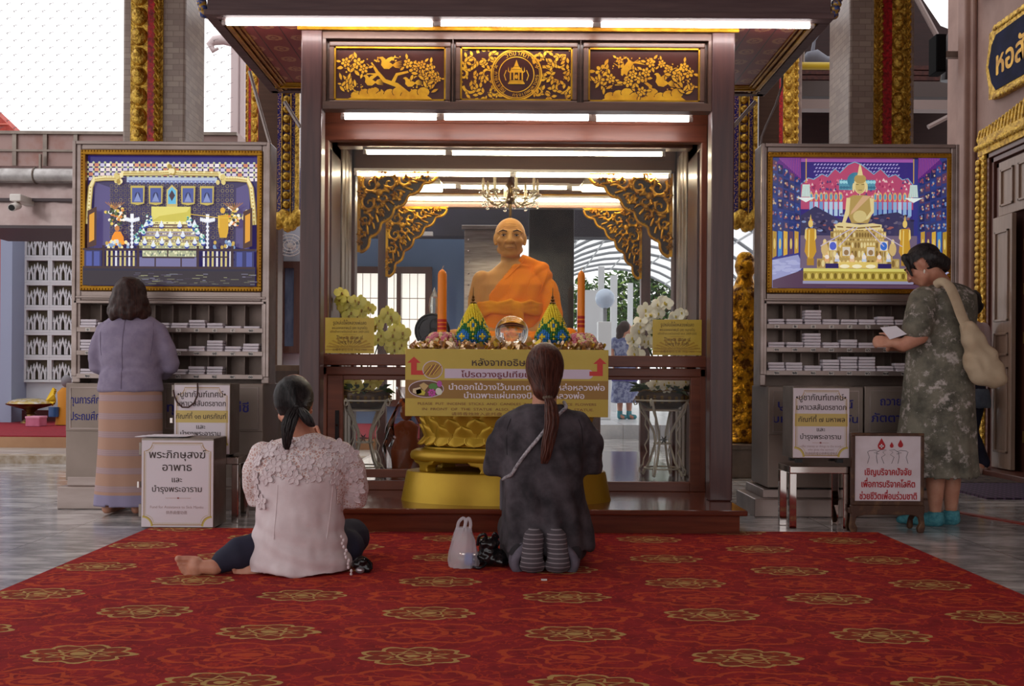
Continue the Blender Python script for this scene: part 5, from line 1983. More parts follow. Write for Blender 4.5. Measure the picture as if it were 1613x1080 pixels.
line(q, 'หลังจากอธิษฐาน', 743, 853, 575, 15, (62, 30, 22), .012)
line(q, 'โปรดวางธูปเทียนบนถาด', 726, 880, 593, 12.5, (116, 20, 40), .015)
line(q, 'นำดอกไม้วางไว้บนถาดหน้ารูปหล่อหลวงพ่อ', 707, 952, 613, 12.8, (238, 226, 232), .02)
line(q, 'นำเฉพาะแผ่นทองปิดองค์หลวงพ่อ', 731, 920, 626, 12.5, (238, 226, 232), .02)
line(q, 'PLEASE  PUT  INCENSE  STICKS  AND  CANDLES  IN  THE  TRAY.  PLACE  FLOWERS', 658, 939, 637, 5.6, (130, 70, 36), .0)
line(q, 'IN  FRONT  OF  THE  STATUE  ALSO,  BRING  GOLD  LEAF  TO  STATUE.', 665, 935, 645.5, 5.6, (130, 70, 36), .0)
line(q, '请将香烛放入此托盘，并将鲜花置于佛像前', 711, 880, 653, 5.5, (140, 86, 40), .0)
q.build('lettering', colmat('sign_print', .45), sg)

# ---------------------------------------------------------------- candles on flower mounds, flower cones, crystal ball
ZT = .99
PINKS = [(226, 150, 160), (216, 120, 140), (232, 214, 150), (238, 226, 170), (220, 206, 140)]


def candle(px, ptop, pbot, D, r_, label, band):
    a, c = at(px, pbot, D), at(px, ptop, D)
    t = thing('altar_candle', label, 'candle', (a.x, a.y, ZT))
    h = c.z
    WAX = mat('orange_wax', (240, 136, 26), .45, sss=.1)
    B().lathe([(0, ZT + .0), (r_, ZT + .0), (r_ * .98, h - .03), (r_ * .8, h - .015), (r_ * .2, h), (0, h)], (a.x, a.y, 0), 20).build('wax', WAX, t, smooth=50)
    B().tube([(a.x, a.y, h - .004), (a.x + .002, a.y, h + .012), (a.x + .008, a.y, h + .02)], .0022, 6).build('wick', mat('pale_wick', (206, 190, 160), .8), t)
    q = B()
    for z in band:
        q.lathe([(r_ * 1.01, z), (r_ * 1.02, z + .004), (r_ * 1.02, z + .012), (r_ * 1.01, z + .016)], (a.x, a.y, 0), 20, caps=False)
    q.build('red_band', mat('candle_red', (190, 40, 30), .5), t, smooth=40)
    return a


z_ = Z(520, 5.7)
a1 = candle(696, 424, 545, 5.7, .0265, 'tall orange altar candle on the left pink flower mound', (z_, z_ + .022, z_ + .044))
z_ = Z(515, 5.7)
a2 = candle(915, 426, 545, 5.7, .0215, 'tall orange altar candle on the right pink flower mound', (z_, z_ + .025, z_ + .05))
for a, lab in ((a1, 'pink and cream flower mound round the foot of the left candle'), (a2, 'pink and cream flower mound round the foot of the right candle')):
    t = thing('flower_mound', lab, 'flowers', (a.x, a.y, ZT), 'flower mounds at the candles')
    q = B()
    for i in range(330):
        u, v = rr.uniform(0, 2 * pi), rr.uniform(.0, 1)
        r_ = .035 + .07 * v ** .6
        z = ZT + .012 + .085 * (1 - v ** 1.6)
        q.col = rgb(*(PINKS[(int(u * 3.2) % 3)] if rr.random() < .6 else rr.choice(PINKS)))
        p = (a.x + r_ * cos(u), a.y + r_ * sin(u), z)
        for j in range(5):
            w = 2 * pi * j / 5 + u
            q.ball((p[0] + .006 * cos(w), p[1] - .003, p[2] + .006 * sin(w)), (.005, .004, .005), 5, 4)
    q.build('blossoms', colmat('petal_print', .6), t, smooth=60)
    B().lathe([(.035, ZT), (.1, ZT), (.105, ZT + .012), (.035, ZT + .012)], (a.x, a.y, 0), 24).build('dish', GOLD, t, smooth=40)


def flower_cone(px, D, label):
    a = at(px, 548, D)
    t = thing('flower_cone', label, 'flower cone', (a.x, a.y, ZT), 'beaded flower cones')
    q = B()
    Hh = .26
    rows = 24
    for i in range(rows):
        f = i / (rows - 1)
        z = ZT + .012 + f * Hh
        g_ = (1 - f)
        r_ = .098 * min(1, (.55 + 1.9 * f) if f < .24 else 1) * (1 if f < .24 else (1 - ((f - .24) / .76) ** 1.25 * .9))
        n = max(5, int(2 * pi * r_ / .0135))
        for j in range(n):
            an = 2 * pi * (j + (i % 2) * .5) / n
            u = (an / (2 * pi) * 5 + .25) % 1
            d = abs(u - .5) * 2.0 + abs(f - .26) / .24
            d2 = abs(((u + .5) % 1) - .5) * 2.0 + abs(f - .5) / .18
            if f > .68:
                col = (232, 206, 40)
            elif d < .3:
                col = (236, 210, 50)
            elif d < .78:
                col = (40, 120, 190)
            elif d < 1.02:
                col = (30, 110, 50)
            elif d2 < .3:
                col = (40, 120, 190)
            elif d2 < .75:
                col = (236, 210, 50)
            elif d2 < 1.1:
                col = (30, 110, 50)
            else:
                col = (236, 210, 50) if f > .2 else (36, 100, 160)
            q.col = rgb(*col)
            q.ball((a.x + r_ * cos(an), a.y + r_ * sin(an), z), .0078, 6, 4)
    q.lathe([(.045, ZT + .012), (.085, ZT + .07), (.07, ZT + .12), (.035, ZT + .2), (.005, ZT + .27)], (a.x, a.y, 0), 16)
    q.build('beaded_body', colmat('bead_print', .55), t, smooth=60)
    B().lathe([(.016, ZT + .268), (.018, ZT + .275), (.008, ZT + .285), (.013, ZT + .292), (.006, ZT + .302), (.009, ZT + .308), (.003, ZT + .318), (.0015, ZT + .36), (0, ZT + .365)], (a.x, a.y, 0), 12).build('spire', mat('bronze_spire', (110, 76, 34), .35, .8), t, smooth=50)
    B().lathe([(0, ZT), (.07, ZT), (.06, ZT + .015), (0, ZT + .015)], (a.x, a.y, 0), 20).build('foot', GOLD, t, smooth=50)


flower_cone(745, 5.68, 'yellow, blue and green flower cone left of the crystal ball')
flower_cone(870, 5.68, 'yellow, blue and green flower cone right of the crystal ball')
a = at(806, 523, 5.62)
t = thing('crystal_ball', 'clear crystal ball on a gold ring stand in front of the seated statue', 'crystal ball', (a.x, a.y, ZT))
B().ball((a.x, a.y, a.z), .094, 40, 28).build('ball', mat('clear_crystal', (250, 250, 250), .0, trans=1., ior=1.5), t, smooth=180)
q = B()
q.lathe([(.03, ZT), (.09, ZT), (.085, ZT + .012), (.05, ZT + .018), (.06, ZT + .028), (.05, ZT + .03), (.03, ZT + .016)], (a.x, a.y, 0), 28, caps=False)
for i in range(12):
    w = 2 * pi * i / 12
    q.ball((a.x + .062 * cos(w), a.y + .062 * sin(w), ZT + .022), (.02, .02, .014), 8, 5)
q.build('stand', GOLD, t, smooth=60)
a = at(684, 500, 6.32)
t = thing('glass_flame_ornament', 'clear flame-shaped glass ornament behind the left candle', 'ornament', (a.x, a.y, .95))
zz = Z(460, 6.32)
B().lathe([(.0, zz - .14), (.03, zz - .14), (.036, zz - .09), (.03, zz - .04), (.012, zz), (.0, zz + .03)], (a.x, a.y, 0), 10).build('glass', CRYST, t)
B().lathe([(.04, .95), (.035, 1.0), (.012, 1.04), (.012, zz - .16), (.03, zz - .14), (0, zz - .14)], (a.x, a.y, 0), 14).build('stand', GOLD, t, smooth=50)
a = at(681, 521, 6.28)
t = thing('bronze_medallion', 'dark bronze relief medallion on a stand behind the left candle', 'medallion', (a.x, a.y, .9))
BZ = mat('dark_bronze', (62, 56, 58), .35, .7, col2=(44, 40, 42), scale=14)
q = B()
q.tube([(a.x, a.y - .012, a.z), (a.x, a.y + .012, a.z)], .112, 36)
q.build('disc', BZ, t, smooth=40)
q = B()
q.tube([(a.x + .104 * cos(i * pi / 18), a.y - .013, a.z + .104 * sin(i * pi / 18)) for i in range(36)], .008, 6, closed=True)
for i in range(14):
    w = pi * (.62 + .05 * i)
    q.ball((a.x + .085 * cos(w), a.y - .014, a.z + .085 * sin(w)), (.006, .004, .008), 6, 4)
q.build('rim', BZ, t, smooth=60)
q = B()
q.ball((a.x + .02, a.y - .014, a.z + .03), (.038, .016, .048), 14, 10).ball((a.x + .045, a.y - .014, a.z + .015), (.022, .014, .026), 10, 8)
q.ball((a.x + .066, a.y - .016, a.z + .02), (.01, .01, .008), 8, 6).ball((a.x + .0, a.y - .012, a.z - .06), (.06, .012, .04), 14, 8).chain([(a.x + .01, a.y - .012, a.z - .0, .026), (a.x, a.y - .012, a.z - .05, .03)], 10)
q.build('relief', BZ, t, smooth=90)
B().lathe([(.09, .9), (.08, .92), (.02, .96), (.015, a.z - .1), (0, a.z - .1)], (a.x, a.y + .03, 0), 16).build('stand', BZ, t, smooth=40)
B().box(-.7, .66, 6.22, 6.36, .86, .9).build('inner_shelf', W_RAILX, None, label='narrow wooden shelf inside the glass carrying the medallion', category='shelf', bevel=.004)

# ---------------------------------------------------------------- seated statue
DST = 6.68
c0 = at(804, 590, DST)
sc_ = F / DST


def S(px, py, dy=0.):
    p = at(px, py, DST)
    return Vector((p.x, DST + dy, p.z))


wax = mat('wax_skin', (206, 150, 76), .5, col2=(190, 130, 62), scale=7, sss=.08, spec=.3, bump=.05, bscale=90, bdist=.001)
robe_m = mat('saffron_robe', (250, 146, 10), .75, col2=(240, 126, 8), scale=5, bump=.1, bscale=300, bdist=.001, spec=.2)
st = thing('monk_statue', 'life-like seated monk statue in saffron robe behind the glass', 'statue', (c0.x, DST, 1.03))
cx = c0.x
hc = S(803.5, 376)
hs = 1.27
RH = rotx(-.03) @ Matrix.Diagonal((1.1, 1.0, .97))
b = B()
head_into(b, hc, RH, hs, neck=(cx + .0, DST + .03, Z(418, DST)))
zz = lambda y: Z(y, DST)
b.ell([(cx, DST + .02, zz(412), .07, .07), (cx, DST + .03, zz(424), .13, .085), (cx, DST + .03, zz(434), .2, .105), (cx, DST + .02, zz(450), .235, .125), (cx, DST + .01, zz(470), .21, .128), (cx, DST, zz(495), .185, .125), (cx, DST, zz(520), .2, .14), (cx, DST, zz(536), .23, .16)])
for sx, dx in ((-1, 0), (1, .012)):
    b.chain([(cx + sx * .195 + dx, DST + .02, zz(441), .066), (cx + sx * .232 + dx, DST + .02, zz(470), .058), (cx + sx * .245 + dx, DST - .0, zz(503), .047), (cx + sx * .17, DST - .13, zz(524), .042), (cx + sx * .07, DST - .2, zz(530), .033)], 12)
    b.chain([(cx + sx * .1, DST, zz(540), .1), (cx + sx * .37, DST - .14, zz(540), .085), (cx - sx * .1, DST - .28, zz(543), .055)], 12)
hand_into(b, (cx - .07, DST - .2, zz(530)), (1, -.25, 0), (0, -.3, 1), -1, 1.1, .3)
hand_into(b, (cx + .07, DST - .19, zz(533)), (-1, -.25, 0), (0, -.3, 1), 1, 1.1, .3)
body = remesh(b, .0075, 3)
body.build('body', wax, st, smooth=180)
face_parts(hc, RH, hs, st, (70, 46, 24), (160, 92, 48))
q = B()
for dz, w in ((.054, .036), (.066, .03), (.045, .04)):
    q.tube([hc + Vector((sx_ * w * hs, (-.088 + .012 * abs(sx_)) * hs, dz * hs)) for sx_ in (-1, -.5, 0, .5, 1)], .0012, 5)
for sx_ in (-1, 1):
    q.tube([hc + Vector((sx_ * .022 * hs, -.094 * hs, -.03 * hs)), hc + Vector((sx_ * .032 * hs, -.083 * hs, -.05 * hs)), hc + Vector((sx_ * .032 * hs, -.075 * hs, -.064 * hs))], .0015, 5)
q.build('creases', mat('wax_crease', (150, 96, 40), .6), st)
# robe: over the figure's left shoulder
b = B()
b.ell([(cx + .03, DST + .03, zz(418), .12, .1), (cx, DST + .03, zz(424), .15, .1), (cx, DST + .03, zz(434), .215, .12), (cx, DST + .02, zz(450), .25, .14), (cx, DST + .01, zz(470), .224, .143), (cx, DST, zz(495), .2, .14), (cx, DST, zz(520), .215, .155), (cx, DST, zz(540), .25, .18)])
b.chain([(*S(820, 410, .02), .04), (*S(842, 415, .02), .04), (*S(858, 424, .01), .036), (*S(850, 445, .0), .055)], 12)
b.chain([(cx + .19, DST + .02, zz(432), .075), (cx + .25, DST + .02, zz(462), .08), (cx + .275, DST + .0, zz(497), .078), (cx + .24, DST - .06, zz(517), .07)], 14)
for sx in (-1, 1):
    b.chain([(cx + sx * .1, DST, zz(541), .12), (cx + sx * .385, DST - .14, zz(541), .1), (cx - sx * .02, DST - .27, zz(545), .08)], 12)
pA, pB = S(827, 396), S(766, 472)


def foldf(c, n):
    d = (c.x - cx) * .62 + (c.z - 1.3) * .78
    e = (c.x - cx) * .78 - (c.z - 1.3) * .62
    return .015 * (abs(sin(e * 30 + 2.2 * noise.noise(c * 5))) - .6) * (.6 + .6 * noise.noise(Vector((c.x * 5, 3, c.z * 5)))) + .009 * noise.noise(Vector((e * 14, d * 4, c.y * 4)))


rb = remesh(b, .0075, 3, foldf)


def keep(x, y, z):
    f = (x - pB.x) / (pA.x - pB.x)
    lim = pB.z + (pA.z - pB.z) * f
    if x < pB.x + .02 and z > zz(480):
        return False
    if x > pA.x:
        lim = 9
    if y > DST + .05:
        lim += .05
    return z < lim


rb = filt(rb, keep)
ro = rb.build('robe', robe_m, st, smooth=180)
so = ro.modifiers.new('thick', 'SOLIDIFY')
so.thickness = .006
q = B()
for dz in (-.03, -.01, .01, .03):
    q.tube([(lerp(cx - .215, cx + .215, i / 10), DST - .02 - .15 * sin(pi * i / 10) ** .6, zz(487) + dz * (1 + .25 * sin(i * 1.7)) + .006 * sin(i * 2.3 + dz * 90)) for i in range(11)], .017, 10)
q.ball((cx + .035, DST - .165, zz(486)), (.05, .03, .042), 12, 8)
q.tube([(cx + .04, DST - .175, zz(488)), (cx + .05, DST - .175, zz(500)), (cx + .062, DST - .19, zz(516))], [.03, .038, .03], 10, flat=.6)
q = remesh(q, .007, 2, lambda c, n: .004 * noise.noise(Vector((c.x * 12, c.y * 12, c.z * 50))))
q.build('sash', mat('golden_sash', (240, 158, 8), .8, col2=(226, 136, 4), scale=8, spec=.2), st, smooth=180)
# edges of the folded shoulder cloth
rt_ = BVHTree.FromPolygons([Vector(v) for v in rb.v], rb.f)
q = B()
for pl_ in (((830, 404), (818, 420), (800, 438), (782, 456), (770, 470)), ((864, 418), (861, 432), (855, 450), (848, 468)), ((812, 425), (808, 440), (803, 456), (799, 472)), ((846, 410), (838, 430), (832, 452), (828, 472))):
    pp = []
    for x_, y_ in pl_:
        w_ = S(x_, y_)
        h_ = rt_.ray_cast(Vector((w_.x, 5.9, w_.z)), Vector((0, 1, 0)))
        if h_[0] is not None:
            pp.append(h_[0] - Vector((0, .001, 0)))
    if len(pp) > 2:
        q.tube(pp, [.002] + [.005] * (len(pp) - 2) + [.002], 6)
q.build('robe_hem', robe_m, ro, smooth=60)
# seat inside the glass
t = thing('statue_plinth', 'red-brown wooden plinth carrying the seated statue inside the glass', 'plinth', (cx, DST, .184))
B().box(cx - .58, cx + .58, DST - .3, DST + .36, .184, .92).build('body', W_RAILZ, t, bevel=.006)
B().box(cx - .62, cx + .62, DST - .34, DST + .4, .92, .96).build('top', W_RAILX, t, bevel=.006)
B().box(cx - .52, cx + .52, DST - .3, DST + .3, .96, zz(556)).build('cushion', mat('cushion_gold', (190, 140, 50), .7), t, bevel=.02, seg=3)

# ---------------------------------------------------------------- orchids in bronze bowls on wire stands
WIRE = mat('cream_wire', (226, 216, 200), .45, .1)
BOWLM = mat('dark_bronze_bowl', (74, 52, 38), .35, .3, col2=(96, 68, 46), scale=10)
ZI = .184


def plant_stand(px, D, label, ztop):
    a = at(px, 600, D)
    t = thing('plant_stand', label, 'stand', (a.x, D, ZI), 'wire plant stands inside the glass')
    for i in range(4):
        an = pi / 4 + i * pi / 2 + .25
        dx, dy = cos(an), sin(an)
        q = B()

        def rz(r_, z):
            return (a.x + r_ * dx, D + r_ * dy, z)
        hh = ztop - ZI
        q.tube([rz(.178, ztop), rz(.12, ztop - hh * .2), rz(.06, ztop - hh * .42), rz(.05, ztop - hh * .56), rz(.09, ztop - hh * .8), rz(.14, ZI + .012)], .0085, 8)
        q.tube([rz(.17, ztop), rz(.196, ztop + .012), rz(.21, ztop - .01), rz(.2, ztop - .034), rz(.184, ztop - .03), rz(.182, ztop - .014)], .005, 6)
        q.tube([rz(.168 - .018 * j - (.02 if False else 0) + .012 * sin(j * 2.4), ztop - .03 - hh * .8 * j / 9) if j < 4 else rz(.1 + .007 * (j - 4) + .012 * sin(j * 2.4), ztop - .03 - hh * .8 * j / 9) for j in range(10)], .0045, 6)
        q.tube([rz(.14, ZI + .08), rz(.165, ZI + .05), rz(.16, ZI + .02), rz(.14, ZI + .025), rz(.135, ZI + .045)], .0045, 6)
        q.build('leg', WIRE, t, smooth=60)
    q = B()
    for z, r_ in ((ztop, .178), (ztop - .065, .12), (ZI + (ztop - ZI) * .44, .055), (ZI + .06, .118)):
        q.tube([(a.x + r_ * cos(j * pi / 14), D + r_ * sin(j * pi / 14), z) for j in range(28)], .006, 6, closed=True)
    q.build('rings', WIRE, t, smooth=60)
    q = B()
    for j in range(6):
        w = j * pi / 3
        q.frame((a.x, D - .06, ZI + .25)).prism([(0, 0), (.012 * cos(w - .4), .012 * sin(w - .4)), (.034 * cos(w), .034 * sin(w)), (.012 * cos(w + .4), .012 * sin(w + .4))], 0, .004)
    q.build('leaf_badge', mat('dark_leaf_badge', (40, 34, 30), .5), t)
    return a


def orchid_pot(px, D, label, ztop, cols, sprays, leaves, seed):
    a = at(px, 600, D)
    t = thing('potted_orchid', label, 'plant', (a.x, D, ztop))
    B().lathe([(.0, ztop - .03), (.1, ztop - .03), (.13, ztop - .01), (.165, ztop + .025), (.17, ztop + .06), (.155, ztop + .085), (.165, ztop + .095), (.15, ztop + .097), (.14, ztop + .085), (0, ztop + .085)], (a.x, D, 0), 36, 1., .8).build('bowl', BOWLM, t, smooth=50)
    q = B()
    for j in range(12):
        w = -pi + j * pi / 11
        for k_ in range(5):
            q.ball((a.x + .17 * cos(w), D + .14 * sin(w), ztop + .015 + k_ * .009 + .004 * sin(k_ + j)), (.012, .006, .005), 6, 4)
    q.tube([(a.x + .166 * cos(j * pi / 18), D + .133 * sin(j * pi / 18), ztop + .088 + .006 * sin(j * 1.2)) for j in range(36)], .005, 6, closed=True)
    q.build('gilt_relief', mat('faded_gilt', (150, 112, 54), .4, .6), t, smooth=60)
    r2 = random.Random(seed)
    bl, sm, lf = B(), B(), B()
    for path in sprays:
        pts = [at(x_, y_, D - .05 + dd) for x_, y_, dd in path]
        sm.tube([(a.x, D, ztop + .14)] + pts, .0045, 6)
        for i, p in enumerate(pts):
            for k_ in range(2):
                orchid(bl, p + Vector((r2.uniform(-.035, .035), -.02 - r2.uniform(0, .04), r2.uniform(-.03, .03))), (r2.uniform(-.6, .6), -1, r2.uniform(-.1, .6)), r2.uniform(.042, .058), cols, r2)
            if i < len(pts) - 1:
                m_ = (p + pts[i + 1]) / 2
                orchid(bl, m_ + Vector((r2.uniform(-.03, .03), -.03, r2.uniform(-.03, .03))), (r2.uniform(-.6, .6), -1, r2.uniform(-.1, .6)), r2.uniform(.04, .055), cols, r2)
    for i in range(34):
        an = r2.uniform(0, 2 * pi)
        l = r2.uniform(.08, .17)
        p0 = Vector((a.x + .1 * cos(an), D + .08 * sin(an), ztop + .085))
        d = Vector((cos(an), sin(an) - .3, r2.uniform(-.25, .5))).normalized()
        w = d.cross(Vector((0, 0, 1))).normalized() * .02
        lf.col = rgb(*r2.choice(leaves))
        p1, p2 = p0 + d * l * .6 + Vector((0, 0, .02)), p0 + d * l
        lf.add([p0, p1 - w, p2, p1 + w], [(0, 1, 2, 3)])
    for i in range(18):
        an = r2.uniform(pi, 2 * pi)
        orchid(bl, (a.x + .15 * cos(an) * r2.uniform(.4, 1.1), D + .13 * sin(an), ztop + .12 + r2.uniform(-.02, .05)), (cos(an) * .6, -1, .4), .04, cols, r2)
    bl.build('blooms', colmat('orchid_print', .5), t, smooth=40)
    sm.build('stems', mat('orchid_stem', (70, 84, 40), .5), t, smooth=60)
    lf.build('leaves', colmat('leaf_print', .5), t)


GL = [(40, 70, 30), (60, 96, 40), (30, 56, 26), (90, 120, 50)]
DP = 6.6
zst = Z(630, DP, 575)
plant_stand(575, DP, 'cream wire plant stand behind the glass left of the gold table', zst)
orchid_pot(575, DP, 'yellow-green orchid in a dark bronze bowl on the left wire stand', zst - .025, [(216, 204, 84), (228, 216, 104), (160, 120, 30)],
           [[(556, 500, 0), (548, 480, 0), (540, 470, -.02), (566, 474, -.03)], [(590, 510, 0), (604, 490, 0), (618, 505, -.02), (628, 525, -.04), (640, 530, -.04)], [(600, 530, 0), (618, 545, -.03), (634, 560, -.06), (630, 545, -.05)], [(556, 520, 0), (566, 500, 0), (578, 482, 0)]],
           GL, 11)
zst = Z(630, DP, 1044)
plant_stand(1044, DP, 'cream wire plant stand behind the glass right of the gold table', zst)
orchid_pot(1044, DP, 'white orchid in a dark bronze bowl on the right wire stand', zst - .025, [(236, 230, 206), (244, 240, 222), (200, 176, 60)],
           [[(1030, 520, 0), (1024, 495, 0), (1036, 482, -.02), (1048, 480, -.02)], [(1020, 540, 0), (1004, 522, 0), (992, 540, -.02), (1000, 555, -.03)], [(1060, 510, 0), (1066, 500, 0), (1074, 505, 0)], [(1010, 520, 0), (1012, 505, -.02), (1020, 500, 0)]],
           GL, 12)

# plastic-wrapped figurine on the terrace edge, seen through the lower glass
a = at(640, 688, 7.05)
t = thing('wrapped_figurine', 'orange figurine wrapped in clear plastic behind the lower glass', 'figurine', (a.x, a.y, ZI))
q = B().ell([(a.x, a.y, ZI, .1, .08), (a.x, a.y, ZI + .12, .11, .08), (a.x, a.y, ZI + .22, .08, .06), (a.x, a.y, ZI + .3, .09, .06), (a.x, a.y, ZI + .34, .04, .04)])
q.ball((a.x, a.y, ZI + .4), (.045, .05, .06))
q.build('figure', mat('figurine_orange2', (206, 96, 34), .6), t, smooth=60)
q = B().lathe([(.15, ZI), (.17, ZI + .15), (.14, ZI + .3), (.06, ZI + .46), (.03, ZI + .5), (.09, ZI + .58)], (a.x, a.y, 0), 14, caps=False)
r3 = random.Random(4)
q.v = [(x + r3.uniform(-.015, .015), y + r3.uniform(-.015, .015), z) for x, y, z in q.v]
q.build('plastic_wrap', glassmat('cellophane', (.86, .86, .9), 2.5), t)

# yellow notices on the glass
for px0, py0, lab in ((512, 500, 'yellow notice about the wax statue at the lower left of the glass'), (1028, 503, 'yellow notice about the wax statue at the lower right of the glass')):
    D = YF - .012
    k_ = F / D
    o2 = at(px0, py0 + 56, D)
    w, h = 77 / k_, 56 / k_
    t = thing('glass_notice', lab, 'notice', (o2.x + w / 2, D, o2.z))
    q = B(o=(o2.x, D, o2.z)).obox(0, w, 0, h, -.006, 0)
    q.build('card', mat('notice_yellow', (204, 172, 56), .4, col2=(216, 190, 80), scale=6), t)
    q = B(o=(o2.x, D, o2.z))
    for i in range(14):
        an = pi * (i + .5) / 14
        r_ = .55 * h
        q.poly([(w / 2, h * .12), (w / 2 + r_ * 1.25 * cos(an - .05), h * .05 + r_ * .8 * sin(an - .05)), (w / 2 + r_ * 1.25 * cos(an + .05), h * .05 + r_ * .8 * sin(an + .05))], .0006, (186, 146, 40))
    for s2, wd, fy, sz, col in (('รูปหล่อขี้ผึ้งหลวงพ่อสด', .68, .81, .03, (90, 60, 20)), ('พระมงคลเทพมุนี (สด จนฺทสโร)', .72, .68, .022, (96, 64, 22)), ('อดีตเจ้าอาวาสวัดปากน้ำ พ.ศ. 2459-2502', .8, .58, .018, (110, 76, 28)), ('The wax statue of', .54, .4, .032, (90, 60, 20)), ('Luang Por Sodh', .47, .28, .032, (90, 60, 20)), ('The former abbot of Watpaknam 1916-1959', .84, .17, .016, (150, 110, 40)), ('北欖寺前任住持 1916-1959', .7, .07, .018, (130, 90, 34))):
        q.text(s2, w / 2, h * fy, size=sz, width=w * wd, n=.0014, col=col)
    q.stroke([(w * .36, h * .52), (w * .64, h * .52)], .0015, .0014, (140, 100, 40))
    q.build('printing', colmat('sign_print', .45), t)

# fallen petal and scrap
p = at(707, 791, 5.52)
B().ball((p.x, p.y, ZP + .006), (.012, .012, .006), 8, 5).build('fallen_petal', mat('pink_petal', (200, 70, 90), .6), None, label='single pink petal lying on the platform before the gold base', category='petal')
p = at(857, 918, 4.09)
B().box(p.x - .012, p.x + .012, p.y - .01, p.y + .01, .0125, .016).build('paper_scrap', mat('scrap_white', (220, 206, 200), .8), None, label='tiny white paper scrap on the red carpet behind the kneeling woman', category='scrap')
# ================================================================ steel kiosks with backlit pictures and booklet racks
KSTEEL = mat('kiosk_steel', (172, 156, 150), .34, .7, col2=(146, 130, 122), scale=4, stretch=(.4, 2, 2), bump=.03, bscale=30)
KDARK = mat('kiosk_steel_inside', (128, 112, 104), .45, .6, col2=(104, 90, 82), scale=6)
KPANEL = mat('cabinet_steel', (150, 134, 124), .42, .55, col2=(132, 118, 108), scale=2.5, bump=.03, bscale=18)
PAPER = mat('booklet_paper', (236, 228, 234), .8, col2=(222, 212, 220), scale=30, stretch=(.2, .2, 8))
PAPERG = mat('booklet_cover_grey', (176, 164, 172), .7)
BLUEINK = mat('blue_ink', (38, 36, 120), .6)
DARKINK = mat('brown_ink', (58, 38, 34), .6)
TH = '๐๑๒๓๔๕๖๗๘๙'


def thai(n):
    return ''.join(TH[int(c)] for c in str(n))


class Pic:
    """flat print drawn in the coordinates of a reference crop"""

    def __init__(self, b, cx0, cy0, cx1, cy1, w, h):
        self.b, self.x0, self.y1, self.sx, self.sy, self.n = b, cx0, cy1, w / (cx1 - cx0), h / (cy1 - cy0), .0005

    def T(self, x, y):
        return ((x - self.x0) * self.sx, (self.y1 - y) * self.sy)

    def up(self):
        self.n += .00005
        return self.n

    def r(self, x0, y0, x1, y1, c):
        self.b.rect(*self.T(x0, y1), *self.T(x1, y0), self.up(), c)

    def e(self, x, y, rx, ry, c, seg=16, rot=0):
        self.b.disc(*self.T(x, y), rx * self.sx, ry * self.sy, self.up(), c, seg, rot)

    def p(self, pts, c):
        self.b.poly([self.T(*q) for q in pts], self.up(), c)

    def s(self, pts, w, c, closed=False):
        self.b.stroke([self.T(*q) for q in pts], w * self.sx, self.up(), c, closed)


